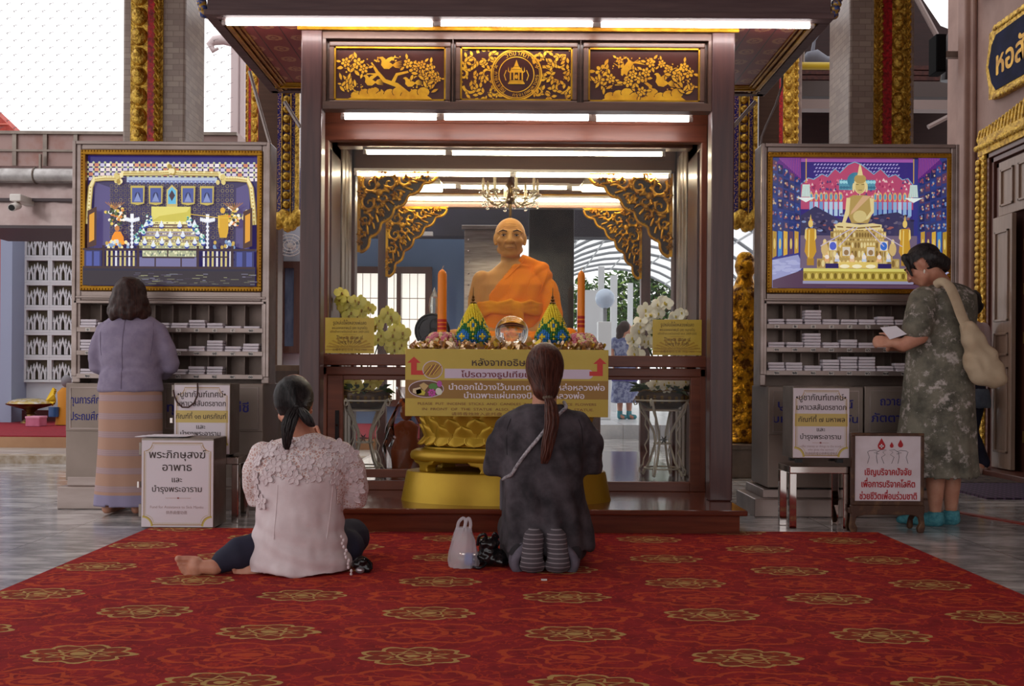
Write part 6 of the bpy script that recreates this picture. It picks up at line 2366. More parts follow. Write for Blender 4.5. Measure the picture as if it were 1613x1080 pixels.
def paint_left(b, w, h):
    P_ = Pic(b, 60, 55, 1310, 1010, w, h)
    rr = random.Random(21)
    P_.r(60, 55, 1310, 1010, (48, 40, 92))
    P_.r(60, 55, 1310, 105, (44, 36, 110))
    for i in range(30):
        for j in range(4):
            x, y = 62 + i * 42, 106 + j * 34
            if y > 205 and 130 < x < 1230 and not (x < 320 and y < 240):
                continue
            P_.r(x + 5, y + 4, x + 36, y + 28, rr.choice([(206, 196, 216), (226, 206, 206), (214, 150, 120), (196, 190, 220), (232, 224, 230), (200, 130, 100)]))
    for i in range(30):
        for j in range(4):
            P_.e(62 + i * 42, 106 + j * 34, 9, 9, (190, 196, 150))
    P_.p([(110, 250), (340, 215), (1020, 215), (1250, 250), (1250, 720), (110, 720)], (58, 50, 88))
    P_.p([(115, 250), (230, 290), (230, 720), (115, 740)], (84, 76, 124))
    P_.p([(1250, 250), (1150, 290), (1150, 720), (1250, 740)], (84, 76, 124))
    P_.r(350, 212, 1010, 250, (176, 190, 214))
    for i in range(22):
        P_.p([(360 + i * 29, 235), (389 + i * 29, 235), (374 + i * 29, 262)], (120, 130, 176))
    for i in range(27):
        for j in range(12):
            x, y = 240 + i * 34, 278 + j * 34
            if 110 < x < 1250:
                P_.s([(x + 12 * cos(k * pi / 3), y + 12 * sin(k * pi / 3)) for k in range(6)], 3, (112, 100, 72) if rr.random() < .7 else (150, 136, 90), True)
    # gilded arch
    arch = [(78, 560), (84, 420), (95, 290), (120, 235), (200, 226), (300, 226), (330, 190), (600, 186), (680, 180), (760, 186), (1030, 190), (1060, 226), (1160, 226), (1240, 235), (1265, 290), (1280, 420), (1290, 560)]
    P_.s(arch, 38, (150, 130, 66))
    P_.s(arch, 24, (214, 200, 140))
    P_.s(arch, 8, (170, 146, 70))
    for i in range(len(arch) - 1):
        for j in range(5):
            f = j / 5
            x, y = lerp(arch[i][0], arch[i + 1][0], f), lerp(arch[i][1], arch[i + 1][1], f)
            P_.e(x, y - 10, 10, 8, (226, 214, 160))
    for x, y in ((680, 160), (300, 224), (1050, 224), (110, 500), (1240, 500)):
        for k in range(9):
            P_.e(x + rr.uniform(-28, 28), y + rr.uniform(-34, 34), 14, 18, rr.choice([(206, 190, 120), (232, 220, 170), (160, 134, 60)]))
    # framed photographs
    for x in (440, 572, 808, 945):
        P_.p([(x - 52, 280), (x + 52, 280), (x + 48, 410), (x, 422), (x - 48, 410)], (186, 168, 84))
        P_.r(x - 40, 296, x + 40, 402, (70, 84, 150))
        P_.e(x, 356, 20, 30, (44, 50, 96))
        P_.p([(x - 26, 396), (x, 330), (x + 26, 396)], (128, 142, 190))
    P_.p([(652, 436), (652, 310), (690, 272), (730, 310), (730, 436)], (196, 180, 110))
    P_.p([(662, 412), (662, 316), (690, 288), (720, 316), (720, 412)], (96, 176, 214))
    P_.p([(668, 350), (690, 310), (714, 350), (690, 392)], (64, 46, 60))
    # golden chest and stepped altar
    P_.r(542, 432, 828, 540, (196, 186, 78))
    P_.p([(542, 432), (828, 432), (800, 470), (600, 500), (542, 540)], (216, 208, 110))
    for (x0, x1, y0, y1, c) in ((545, 830, 540, 560, (226, 222, 150)), (520, 850, 560, 592, (110, 84, 70)), (515, 860, 592, 612, (214, 204, 120)), (495, 880, 612, 648, (150, 140, 150)), (480, 890, 650, 672, (206, 194, 104)), (465, 905, 672, 694, (130, 118, 110)), (455, 915, 694, 716, (214, 206, 134)), (440, 925, 716, 742, (150, 156, 130))):
        P_.r(x0, y0, x1, y1, c)
        for k in range(24):
            P_.e(lerp(x0, x1, (k + .5) / 24), (y0 + y1) / 2, 6, 5, rr.choice([(236, 230, 180), (120, 104, 60), (190, 176, 120)]))
    for x, y in ((512, 560), (545, 555), (620, 568), (752, 568), (825, 560), (860, 560), (590, 640), (684, 640), (776, 640), (490, 620), (885, 620), (562, 712), (684, 706), (806, 712), (440, 690), (925, 690), (500, 690), (625, 690), (743, 690), (864, 690)):
        P_.e(x, y + 12, 17, 16, (50, 60, 150))
        P_.p([(x - 17, y + 6), (x, y - 34), (x + 17, y + 6)], (226, 232, 240))
        P_.e(x, y + 4, 17, 12, (214, 226, 236))
    for x, y in ((530, 530), (480, 600), (440, 660), (824, 530), (870, 600), (920, 660)):
        for k in range(14):
            P_.e(x + rr.uniform(-20, 20), y + rr.uniform(-30, 30), 8, 8, rr.choice([(60, 140, 130), (160, 210, 190), (40, 80, 160), (230, 240, 230)]))
    # flowers, candelabra, figures
    for x in (285, 1145):
        for k in range(60):
            a, d = rr.uniform(0, 6.28), rr.uniform(0, 1) ** .6
            P_.e(x + 74 * d * cos(a) * (1 if x < 500 else .7), 500 + 80 * d * sin(a), 11, 11, rr.choice([(230, 224, 206), (220, 190, 90), (80, 100, 60), (206, 130, 60), (40, 50, 40), (240, 236, 226)]))
        for k in range(8):
            P_.s([(x, 460), (x - 70 + k * 20, 405)], 5, (160, 110, 60))
    for x in (412, 960):
        P_.s([(x, 740), (x, 520)], 12, (206, 216, 230))
        for k in range(6):
            P_.e(x, 580 + k * 30, 12, 10, (226, 232, 240))
        for k in range(9):
            P_.e(x - 48 + k * 12, 540 + abs(k - 4) * -3, 7, 16, (226, 232, 240))
        P_.r(x - 12, 490, x + 12, 540, (236, 240, 244))
    P_.p([(255, 715), (270, 650), (290, 620), (330, 620), (352, 660), (356, 715)], (232, 140, 24))
    P_.e(305, 700, 62, 20, (236, 150, 30))
    P_.e(305, 598, 17, 22, (190, 120, 60))
    P_.p([(1040, 500), (1110, 490), (1112, 600), (1100, 660), (1050, 660), (1038, 600)], (206, 160, 40))
    P_.e(1070, 462, 18, 22, (214, 170, 56))
    P_.p([(1036, 500), (1046, 500), (1048, 590), (1036, 590)], (226, 190, 80))
    P_.s([(830, 490), (1040, 515), (1210, 515)], 5, (214, 180, 60))
    for x in (95, 1225):
        P_.p([(x - 6, 470), (x + 60, 440), (x + 60, 720), (x - 6, 740)], (70, 40, 34))
        P_.p([(x + 8, 500), (x + 44, 480), (x + 44, 680), (x + 8, 700)], (214, 150, 40))
    for k in range(36):
        P_.e(rr.choice((rr.uniform(230, 400), rr.uniform(1000, 1160))), rr.uniform(690, 740), 11, 14, rr.choice([(236, 224, 160), (200, 210, 220), (190, 160, 70), (120, 150, 190)]))
    P_.r(490, 745, 880, 800, (170, 176, 140))
    for k in range(40):
        P_.e(500 + k * 9.5, rr.uniform(755, 795), 5, 8, rr.choice([(214, 214, 180), (110, 120, 110), (230, 226, 190)]))
    # railing
    P_.r(60, 745, 1310, 752, (40, 26, 40))
    for (x0, x1) in ((70, 195), (1160, 1300)):
        P_.r(x0, 755, x1, 880, (40, 40, 90))
        P_.r(x0 + 14, 765, x0 + 55, 870, (70, 80, 150))
        P_.r(x1 - 55, 765, x1 - 14, 870, (70, 80, 150))
    for x in range(230, 440, 32):
        P_.r(x, 760, x + 14, 870, (200, 186, 120) if x % 3 else (214, 214, 220))
    for x in range(930, 1130, 32):
        P_.r(x, 760, x + 14, 870, (200, 186, 120) if x % 3 else (214, 214, 220))
    P_.r(470, 805, 900, 880, (110, 108, 150))
    for (x0, y0, x1, y1) in ((60, 742, 1310, 756), (60, 872, 1310, 888), (200, 720, 220, 905), (450, 720, 470, 905), (884, 720, 902, 905), (1132, 720, 1152, 905), (240, 796, 440, 806), (490, 800, 870, 812), (670, 756, 680, 806), (580, 812, 590, 872), (768, 812, 778, 872), (920, 796, 1120, 806)):
        P_.r(x0, y0, x1, y1, (52, 30, 36))
    P_.r(60, 888, 1310, 905, (30, 24, 50))
    P_.r(60, 905, 1310, 1010, (40, 30, 40))
    for k in range(70):
        x, y = rr.uniform(420, 1280), rr.uniform(915, 1000)
        P_.r(x, y, x + rr.uniform(20, 60), y + rr.uniform(2, 6), rr.choice([(90, 90, 80), (130, 130, 100), (70, 60, 80), (110, 110, 130)]))
    P_.n = P_.n


def paint_right(b, w, h):
    P_ = Pic(b, 80, 45, 1350, 1005, w, h)
    rr = random.Random(22)
    P_.r(80, 45, 1350, 1005, (60, 60, 130))
    P_.r(290, 45, 1120, 620, (56, 44, 120))
    P_.r(290, 45, 1120, 70, (160, 90, 170))
    for i in range(26):
        for j in range(5):
            P_.e(400 + i * 24 + (j % 2) * 12, 88 + j * 26, 10, 5, (170, 160, 210), 8, .6)
    mtn = [(290, 420), (290, 240), (350, 190), (390, 200), (450, 160), (490, 180), (545, 120), (580, 150), (640, 90), (690, 70), (740, 90), (780, 120), (830, 160), (880, 120), (940, 180), (990, 160), (1040, 200), (1080, 190), (1120, 240), (1120, 420)]
    P_.p(mtn, (176, 74, 110))
    P_.s(mtn[1:-1], 8, (120, 160, 190))
    for k in range(170):
        x, y = rr.uniform(300, 1110), rr.uniform(200, 330)
        P_.p([(x - 9, y + 9), (x, y - 12), (x + 9, y + 9)], rr.choice([(150, 50, 90), (206, 120, 140), (70, 70, 120), (220, 190, 190)]))
    for x in range(370, 1110, 36):
        if 590 < x < 820:
            continue
        P_.e(x, 330, 14, 34, (206, 170, 110))
        P_.e(x, 330, 8, 22, (90, 150, 190))
        P_.r(x - 13, 366, x + 13, 470, rr.choice([(140, 176, 214), (170, 200, 226), (110, 150, 200)]))
    P_.p([(290, 470), (400, 400), (620, 520), (860, 460), (1000, 440), (1120, 500), (1120, 630), (290, 630)], (58, 56, 92))
    for k in range(90):
        P_.e(rr.uniform(300, 1110), rr.uniform(450, 600), rr.uniform(8, 20), rr.uniform(5, 14), rr.choice([(80, 76, 110), (110, 100, 120), (150, 90, 90), (130, 150, 190), (44, 40, 70)]))
    P_.r(570, 205, 835, 280, (84, 146, 170))
    for k in range(12):
        P_.e(585 + k * 22, 222, 12, 12, (150, 206, 220))
        P_.e(585 + k * 22, 262, 12, 10, (60, 110, 140))
    P_.e(690, 210, 62, 60, (60, 120, 150))
    # side walls with painted panels
    for sx in (0, 1):
        M = (lambda x: x) if sx == 0 else (lambda x: 1430 - x)
        P_.p([(M(80), 45), (M(290), 45), (M(290), 600), (M(80), 720)], (50, 60, 120))
        P_.p([(M(140), 45), (M(290), 45), (M(290), 230), (M(110), 90)], (90, 40, 120))
        for k in range(26):
            x = 130 + k * 6
            P_.s([(M(x), 48), (M(x + 6), 60 + k * 5.5)], 4, (170, 80, 130) if k % 2 else (90, 60, 160))
        for i in range(5):
            for j in range(6):
                f0, f1 = i / 5, (i + .84) / 5
                xa, xb = lerp(80, 288, f0), lerp(80, 288, f1)
                ya0, ya1 = lerp(60, 215, f0) + (lerp(600, 585, f0) - lerp(60, 215, f0)) * j / 6, lerp(60, 215, f0) + (lerp(600, 585, f0) - lerp(60, 215, f0)) * (j + .86) / 6
                P_.p([(M(xa), ya0), (M(xb), ya0 + 14), (M(xb), ya1 + 6), (M(xa), ya1)], rr.choice([(34, 50, 110), (44, 66, 130), (60, 60, 100), (90, 60, 90), (40, 40, 84)]))
                for q_ in range(5):
                    P_.e(M(lerp(xa, xb, rr.uniform(.2, .8))), lerp(ya0, ya1, rr.uniform(.25, .8)), 6, 8, rr.choice([(160, 110, 110), (110, 140, 190), (190, 170, 140), (130, 70, 90)]))
        for i, c in enumerate(((176, 140, 50), (70, 130, 190), (214, 170, 60), (90, 60, 90), (190, 150, 60))):
            x = 82 + i * 40
            P_.p([(M(x), 585), (M(x + 30), 592), (M(x + 30), 770 - i * 6), (M(x), 785 - i * 8)], c)
            P_.e(M(x + 15), 680, 8, 40, (214, 190, 110))
        P_.p([(M(80), 800), (M(270), 760), (M(310), 850), (M(120), 1005), (M(80), 1005)], (150, 156, 200))
        for k in range(30):
            P_.e(M(rr.uniform(85, 290)), rr.uniform(800, 900), 26, 8, (170, 176, 214))
    P_.p([(80, 950), (310, 870), (1120, 870), (1350, 950), (1350, 1005), (80, 1005)], (84, 60, 84))
    P_.r(280, 620, 1130, 860, (110, 96, 120))
    # great seated image on a tiered throne
    G1, G2, G3 = (176, 150, 88), (222, 206, 150), (130, 104, 56)
    for (x0, x1, y0, y1) in ((520, 885, 565, 590), (500, 905, 590, 640), (530, 890, 640, 660), (470, 915, 660, 720), (440, 950, 720, 790), (400, 1000, 790, 860)):
        P_.r(x0, y0, x1, y1, G1)
        for k in range(20):
            P_.e(lerp(x0, x1, (k + .5) / 20), (y0 + y1) / 2, (x1 - x0) / 52, (y1 - y0) * .36, rr.choice([G2, G3, (200, 180, 120)]))
    P_.p([(525, 545), (560, 525), (640, 530), (710, 540), (800, 530), (870, 540), (870, 575), (700, 580), (540, 580)], G2)
    P_.s([(545, 556), (700, 566), (860, 552)], 10, G3)
    P_.p([(612, 350), (660, 325), (760, 325), (810, 350), (806, 450), (770, 530), (650, 530), (615, 450)], G1)
    P_.p([(612, 345), (640, 345), (632, 460), (600, 540), (580, 530), (604, 440)], G2)
    P_.p([(780, 345), (812, 350), (812, 450), (770, 500), (740, 510), (790, 440)], G2)
    P_.p([(730, 330), (790, 330), (680, 440), (640, 470), (650, 440)], (206, 170, 130))
    P_.e(710, 480, 50, 44, (206, 190, 130))
    P_.e(600, 545, 14, 26, G2)
    P_.e(710, 250, 46, 66, G2)
    P_.e(710, 262, 34, 50, (196, 176, 112))
    P_.e(710, 206, 44, 34, G1)
    P_.p([(690, 180), (700, 120), (709, 92), (718, 120), (730, 180)], G2)
    for sx in (-1, 1):
        P_.e(710 + sx * 48, 270, 8, 34, G2)
        P_.s([(710 + sx * 10, 248), (710 + sx * 30, 246)], 4, (90, 70, 40))
    P_.s([(696, 288), (724, 288)], 4, (110, 80, 50))
    # attendants
    for x, w_ in ((352, 36), (1038, 36)):
        P_.p([(x - w_ * .7, 570), (x + w_ * .7, 570), (x + w_ * 1.2, 740), (x + w_ * .5, 790), (x - w_ * .5, 790), (x - w_ * 1.2, 740)], (196, 150, 50))
        P_.s([(x - 10, 580), (x - 14, 780)], 8, (232, 206, 120))
        P_.e(x, 535, 17, 28, (226, 196, 110))
        P_.p([(x - 8, 512), (x, 465), (x + 8, 512)], (214, 180, 90))
        P_.r(x - 26, 790, x + 26, 840, (170, 130, 50))
        P_.p([(x - w_ * 1.1, 580), (x - w_ * .8, 570), (x - w_ * .8, 660), (x - w_ * 1.2, 640)], (232, 206, 120))
        P_.p([(x + w_ * 1.1, 580), (x + w_ * .8, 570), (x + w_ * .8, 660), (x + w_ * 1.2, 640)], (232, 206, 120))
    for x in (455, 950):
        P_.e(x, 720, 26, 50, (206, 180, 120))
        P_.e(x, 665, 12, 18, (222, 200, 140))
    for x, c in ((515, (84, 100, 200)), (884, (60, 110, 200))):
        P_.r(x - 32, 658, x + 32, 735, (200, 176, 110))
        P_.r(x - 26, 664, x + 26, 729, (226, 222, 226))
        P_.e(x, 698, 25, 30, c)
        P_.s([(x, 735), (x, 830)], 5, (206, 190, 150))
    for x in (612, 790):
        P_.r(x - 36, 694, x + 36, 778, (190, 160, 80))
        P_.r(x - 28, 704, x + 28, 770, (214, 206, 190))
        P_.e(x, 745, 18, 20, (150, 120, 80))
    for x, c in ((472, (220, 170, 120)), (545, (190, 200, 226)), (654, (226, 190, 150)), (742, (190, 206, 230)), (852, (226, 180, 130)), (920, (190, 206, 230))):
        P_.p([(x - 18, 812), (x - 12, 770), (x, 745), (x + 12, 770), (x + 18, 812)], c)
        P_.e(x, 778, 16, 16, (236, 226, 214))
    P_.r(560, 815, 836, 858, (220, 196, 110))
    for x in (600, 690, 790):
        P_.e(x, 846, 36, 14, (246, 238, 200))
    P_.r(460, 826, 556, 860, (50, 40, 96))
    P_.r(842, 826, 940, 860, (50, 40, 96))
    P_.r(300, 862, 1120, 884, (214, 206, 110))
    P_.r(300, 884, 1120, 954, (170, 150, 64))
    for k in range(30):
        P_.e(314 + k * 27.4, 918, 12, 22, (206, 186, 96) if k % 2 else (120, 100, 40))
    P_.r(296, 954, 1124, 975, (150, 150, 180))
    for k in range(24):
        P_.r(rr.uniform(130, 1000), rr.uniform(978, 1000), rr.uniform(1000, 1300), rr.uniform(980, 1003), (96, 70, 90)) if k % 6 == 0 else None
    # hanging lamps
    for x in (315, 1097):
        P_.s([(x, 60), (x, 240)], 7, (200, 160, 70))
        P_.p([(x - 26, 250), (x + 26, 250), (x + 34, 340), (x - 34, 340)], (200, 220, 214))
        P_.p([(x - 66, 345), (x + 66, 345), (x, 380)], (226, 240, 236))
        for k in range(5):
            P_.s([(x - 22 + k * 11, 255), (x - 30 + k * 15, 338)], 3, (150, 176, 176))
    for a in (-.9, -.5, .5, .9):
        P_.n += 0
        P_.s([(720 + 60 * a, 560), (720 + 330 * a, 700)], 7, (190, 180, 200))


GFR = mat('gilt_picture_frame', (176, 128, 30), .35, .7, col2=(150, 100, 20), scale=8, bump=.2, bscale=80)


def kiosk(name_lab, D, px, py, gold, pic, rack, lips, painter, slot0, pitch, first, stacks, where, num0, zc):
    xa, xb = X(px[0], D), X(px[1], D)
    zt, zb = Z(py, D, px[0]), Z(rack[3], D, px[0])
    k = F / D
    t = thing('booklet_kiosk', name_lab, 'kiosk', ((xa + xb) / 2, D, 0))
    gx0, gx1 = X(gold[0], D), X(gold[2], D)
    gz1, gz0 = Z(gold[1], D, gold[0]), Z(gold[3], D, gold[0])
    rx0, rx1 = X(rack[0], D), X(rack[2], D)
    rz1, rz0 = Z(rack[1], D, rack[0]), Z(rack[3], D, rack[0])
    q = B()
    q.box(xa, gx0, D, D + .17, zc, zt).box(gx1, xb, D, D + .17, zc, zt).box(gx0, gx1, D, D + .17, gz1, zt).box(gx0, gx1, D + .0, D + .17, rz1, gz0)
    q.build('cabinet_frame', KSTEEL, t, bevel=.008)
    q = B()
    o = .022
    q.box(xa - .0 + .0, xa + o, D - .012, D, rz0, zt).box(xb - o, xb, D - .012, D, rz0, zt).box(xa + o, xb - o, D - .012, D, zt - o, zt)
    q.box(gx0 - .03, gx1 + .03, D - .01, D, gz0 - .05, gz0 - .035)
    q.build('edge_bead', KSTEEL, t, bevel=.004)
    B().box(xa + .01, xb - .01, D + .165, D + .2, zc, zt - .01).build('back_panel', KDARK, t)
    q = B()
    f = .03
    q.box(gx0, gx1, D - .012, D + .03, gz1 - f, gz1).box(gx0, gx1, D - .012, D + .03, gz0, gz0 + f).box(gx0, gx0 + f, D - .012, D + .03, gz0 + f, gz1 - f).box(gx1 - f, gx1, D - .012, D + .03, gz0 + f, gz1 - f)
    for i in range(60):
        x = lerp(gx0 + .01, gx1 - .01, i / 59)
        q.ball((x, D - .012, gz1 - .008), .006, 5, 4).ball((x, D - .012, gz0 + .008), .006, 5, 4)
    for i in range(46):
        z = lerp(gz0 + .01, gz1 - .01, i / 45)
        q.ball((gx0 + .008, D - .012, z), .006, 5, 4).ball((gx1 - .008, D - .012, z), .006, 5, 4)
    fr_ = q.build('picture_frame', GFR, t, bevel=.003)
    w, h = gx1 - gx0 - 2 * f, gz1 - gz0 - 2 * f
    q = B(o=(gx0 + f, D + .028, gz0 + f))
    painter(q, w, h)
    q.build('backlit_picture', colmat('backlit_print', .12, emit=.55, spec=.4), fr_)
    # rack
    q = B()
    b_ = .018
    q.box(rx0, rx0 + b_, D - .015, D + .16, rz0, rz1).box(rx1 - b_, rx1, D - .015, D + .16, rz0, rz1).box(rx0, rx1, D - .015, D + .16, rz1 - b_, rz1)
    rk = q.build('rack', KSTEEL, t, bevel=.003)
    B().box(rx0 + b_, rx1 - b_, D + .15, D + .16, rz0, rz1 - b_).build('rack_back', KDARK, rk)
    zs = []
    for i, ly in enumerate(lips):
        z = Z(ly, D, rack[0])
        zs.append(z)
        B().box(rx0 + b_, rx1 - b_, D - .012, D + .15, z - .012, z).box(rx0 + b_, rx1 - b_, D - .014, D - .01, z - .026, z + .004).build('shelf', KSTEEL, t, bevel=.002)
        q = B(o=(0, D - .0145, 0))
        qt = B(o=(0, D - .0145, 0))
        for j in range(10):
            x = X(slot0, D) + (j + .5) * pitch / k
            q.rect(x - .016, z - .022, x + .016, z - .001, .0006, (206, 198, 190))
            qt.text(thai(num0 + i * 10 + j), x, z - .018, size=.024, n=.0014, col=(36, 32, 44), bold=.03)
        q.build('number_tags', colmat('sign_print', .45), t)
        qt.build('number_lettering', colmat('sign_print', .45), t)
    top = rz1 - b_
    for z in zs:
        for j in range(1, 10):
            x = X(slot0, D) + j * pitch / k
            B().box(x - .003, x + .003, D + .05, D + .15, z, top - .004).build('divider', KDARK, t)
        top = z - .026
    # booklets
    th = .0185
    proto = {}
    names = ('top', 'middle', 'bottom')
    for r_, hs_ in enumerate(stacks):
        for j, hp in enumerate(hs_):
            if not hp:
                continue
            n = max(1, round(hp / 4.6))
            for i in range(n):
                x = X(slot0, D) + (j + .5) * pitch / k + random.uniform(-.003, .003)
                p = (x, D + .062 + random.uniform(-.006, .004), zs[r_] + .0005 + i * th)
                key = 0
                if where not in BOOK:
                    m_ = B()
                    m_.box(-.05, .05, -.065, .075, 0, th - .0025)
                    o2 = m_.build('paper_booklet', PAPER, None, bevel=.003)
                    o2['category'] = 'booklet'
                    BOOK[where] = o2
                    c = o2
                else:
                    c = BOOK[where].copy()
                    COL.objects.link(c)
                c.location = p
                c.rotation_euler = (0, 0, random.uniform(-.03, .03))
                pos = 'only' if n == 1 else 'lowest' if i == 0 else 'topmost' if i == n - 1 else ORD[i]
                c['label'] = 'white booklet, %s in pigeonhole %s of the %s shelf, %s' % (pos if pos in ('only', 'lowest', 'topmost') else pos + ' from the bottom', ORD[j], names[r_], where)
                c['group'] = 'booklets on the %s shelf of the %s' % (names[r_], where)
    return t, zs


BOOK = {}
ORD = ('one', 'two', 'three', 'four', 'five', 'six', 'seven', 'eight', 'nine', 'ten')
kiosk('tall steel kiosk with backlit altar picture and booklet rack, left of the shrine', 6.3, (113, 424), 222, (126, 236, 411, 457), None, (117, 473, 419, 592), (516, 552.5, 589),
      paint_left, 125, 28.5, 1, [(12, 11, 0, 0, 11, 11, 14, 9, 6, 5), (17, 0, 0, 0, 0, 5, 7, 17, 7, 12), (10, 0, 0, 0, 0, 9, 16, 12, 0, 0)], 'left kiosk', 1, Z(603, 6.245, 103))
kiosk('tall steel kiosk with backlit golden seated image picture and booklet rack, right of the shrine', 6.15, (1197, 1508), 226, (1207, 240, 1496, 461), None, (1202, 474, 1502, 590), (511, 547.5, 584),
      paint_right, 1208, 28.6, 1, [(7, 7, 22, 11, 9, 10, 13, 11, 0, 0), (11, 11, 23, 7, 13, 10, 9, 9, 0, 0), (15, 12, 9, 17, 21, 21, 11, 12, 0, 0)], 'right kiosk', 1, Z(608, 6.095, 1210))

# ---------------------------------------------------------------- donation cabinets below the racks


def cabinet(label, D, px0, px1, ptop, pmid, pbot, texts, group=None, side=.42):
    xa, xb = X(px0, D), X(px1, D)
    zt, zm, zb = Z(ptop, D, px0), Z(pmid, D, px0), Z(pbot, D, px0)
    t = thing('donation_cabinet', label, 'cabinet', ((xa + xb) / 2, D, zb))
    B().box(xa + .002, xb - .002, D + .006, D + side, zb, zt).build('body', KPANEL, t, bevel=.005)
    q = B()
    q.box(xa + .004, xb - .004, D, D + .006, zm + .006, zt - .004)
    q.build('upper_panel', KPANEL, t, bevel=.003)
    q = B()
    for (a, b_, c, d) in ((xa + .03, xb - .03, zt - .03, zt - .024), (xa + .03, xb - .03, zm + .02, zm + .026), (xa + .03, xa + .036, zm + .026, zt - .03), (xb - .036, xb - .03, zm + .026, zt - .03)):
        q.box(a, b_, D - .004, D, c, d)
    q.build('panel_rim', KSTEEL, t)
    q = B(o=(0, D, 0))
    for s2, x0, x1, yb, sz in texts:
        u0, u1, z = X(x0, D), X(x1, D), Z(yb, D, x0)
        q.text(s2, (u0 + u1) / 2, z, size=sz * D / F, width=u1 - u0, n=.0012, bold=.02)
    if q.v:
        q.build('lettering', BLUEINK, t)
    return t


def plinth(label, D, px0, px1, px2, px3, p_step, p_top, p_bot):
    """two-step steel base the cabinets stand on"""
    xa, xb, xc, xd = X(px0, D), X(px1, D), X(px2, D), X(px3, D)
    z1, z2 = Z(p_step, D), Z(p_top, D)
    t = thing('steel_plinth', label, 'plinth', ((xa + xb) / 2, D, 0))
    B().box(xa, xb, D, D + .5, 0, z1).build('base', KSTEEL, t, bevel=.006)
    B().box(xc, xd, D + .05, D + .5, z1, z2).build('step', KSTEEL, t, bevel=.005)


plinth('two-step steel plinth under the left donation cabinets', 6.2, 91, 418, 101, 416, 771, 756, 808)
cabinet('steel donation cabinet with blue lettering, leftmost below the left booklet rack', 6.245, 103, 252, 603, 680, 756, [('ทุนการศึกษา', 111, 170, 635, 17), ('ประถมศึกษา', 111, 170, 661, 17)])
cabinet('steel donation cabinet behind the white sermon box, below the left booklet rack', 6.245, 253, 415, 603, 680, 756, [('ทุนอุปถัมภ์แม่ชี', 264, 392, 648, 20)])
plinth('two-step steel plinth under the right donation cabinets', 6.05, 1190, 1512, 1206, 1508, 783, 769, 815)
cabinet('steel donation cabinet behind the white sermon box, below the right booklet rack', 6.095, 1210, 1361, 608, 686, 768, [('บูชากัณฑ์เทศน์', 1226, 1344, 642, 17), ('มหาชาติประจำวัน', 1218, 1352, 665, 17)])
cabinet('steel donation cabinet with blue lettering beside the woman in the patterned dress', 6.095, 1362, 1508, 608, 686, 768, [('ถวาย', 1387, 1420, 638, 18), ('ภัตตาหาร', 1373, 1450, 664, 18)])

# ---------------------------------------------------------------- white-fronted donation boxes
SIGNW = mat('box_sign_white', (222, 210, 216), .4)


def signbox(label, px0, px1, ptop, pbot, D, depth, texts, band=None, feet=.025, zbase=None, hinge=True, ornament=None):
    k = F / D
    xa, xb, zt, zb = X(px0, D), X(px1, D), Z(ptop, D, px0), Z(pbot, D, px0)
    if zbase is not None:
        zb = zbase + feet
    w, h = xb - xa, zt - zb
    t = thing('donation_box', label, 'donation box', ((xa + xb) / 2, D, zb - feet))
    B().box(xa, xb, D + .003, D + depth, zb, zt + .008).build('body', STEELD, t, bevel=.006)
    q = B()
    for x in (xa + .03, xb - .06):
        for y in (D + .03, D + depth - .06):
            q.box(x, x + .035, y, y + .035, zb - feet, zb)
    for (x_, y_) in ((xa + .03, D + .03), (xb - .06, D + .03), (xa + .03, D + depth - .06), (xb - .06, D + depth - .06)):
        B().box(x_, x_ + .035, y_, y_ + .035, zb - feet, zb).build('foot', BLACK, t)
    q = B(o=(xa, D + .003, zb)).obox(.004, w - .004, .006, h - .004, 0, .004)
    card = q.build('sign_card', SIGNW, t)
    q = B(o=(xa, D - .001, zb))
    i_, r_ = .02, .045
    for inset, wd, col in ((.018, .004, (178, 140, 60)), (.026, .002, (200, 180, 110))):
        pts = []
        for (cx_, cy_, a0) in ((inset, inset, 0), (w - inset, inset, pi / 2), (w - inset, h - inset, pi), (inset, h - inset, -pi / 2)):
            arc_ = [(cx_ + r_ * cos(a0 + pi / 2 - j * pi / 2 / 6), cy_ + r_ * sin(a0 + pi / 2 - j * pi / 2 / 6)) for j in range(7)]
            pts += arc_
        q.stroke(pts, wd, .0008, col, True)
    for cx_, a0 in ((.0 + .01, 0), (w - .01, pi / 2)):
        q.stroke([(cx_ + .052 * cos(a0 + j * pi / 14), .01 + .052 * sin(a0 + j * pi / 14)) for j in range(8)], .012, .0006, (206, 186, 90))
    if band:
        q.rect(.012, (pbot - band[1]) / k if zbase is None else (band[2] - 0), w - .012, (pbot - band[0]) / k, .0007, (206, 180, 104))
    q.build('printed_border', colmat('sign_print', .45), card)
    q = B(o=(0, D - .001, 0))
    for s2, x0, x1, yb, sz, col in texts:
        u0, u1, z = X(x0, D), X(x1, D), Z(yb, D, x0)
        q.text(s2, (u0 + u1) / 2, z, size=sz / k, width=u1 - u0, n=.0012, col=col, bold=.012 if sz > 8 else 0)
    if ornament:
        u0, u1, z = X(ornament[0], D), X(ornament[1], D), Z(ornament[2], D, ornament[0])
        q.stroke([(u0, z), (u1, z)], .0016, .0012, (170, 120, 100))
        q.disc((u0 + u1) / 2, z, .006, .005, .0016, (150, 80, 80), 8)
    q.build('lettering', colmat('sign_print', .45), card)
    if hinge:
        for f in (.12, .82):
            B().box(xa - .016, xa, D + .01, D + .04, zb + h * f, zb + h * f + .07).build('hinge', STEELD, t, bevel=.003)
        B().tube([(xa - .02, D + .03, zb + h * .45), (xa - .02, D + .03, zb + h * .52)], .012, 10).build('padlock', MIRROR, t, smooth=50)
    return t, (xa, xb, zb, zt)


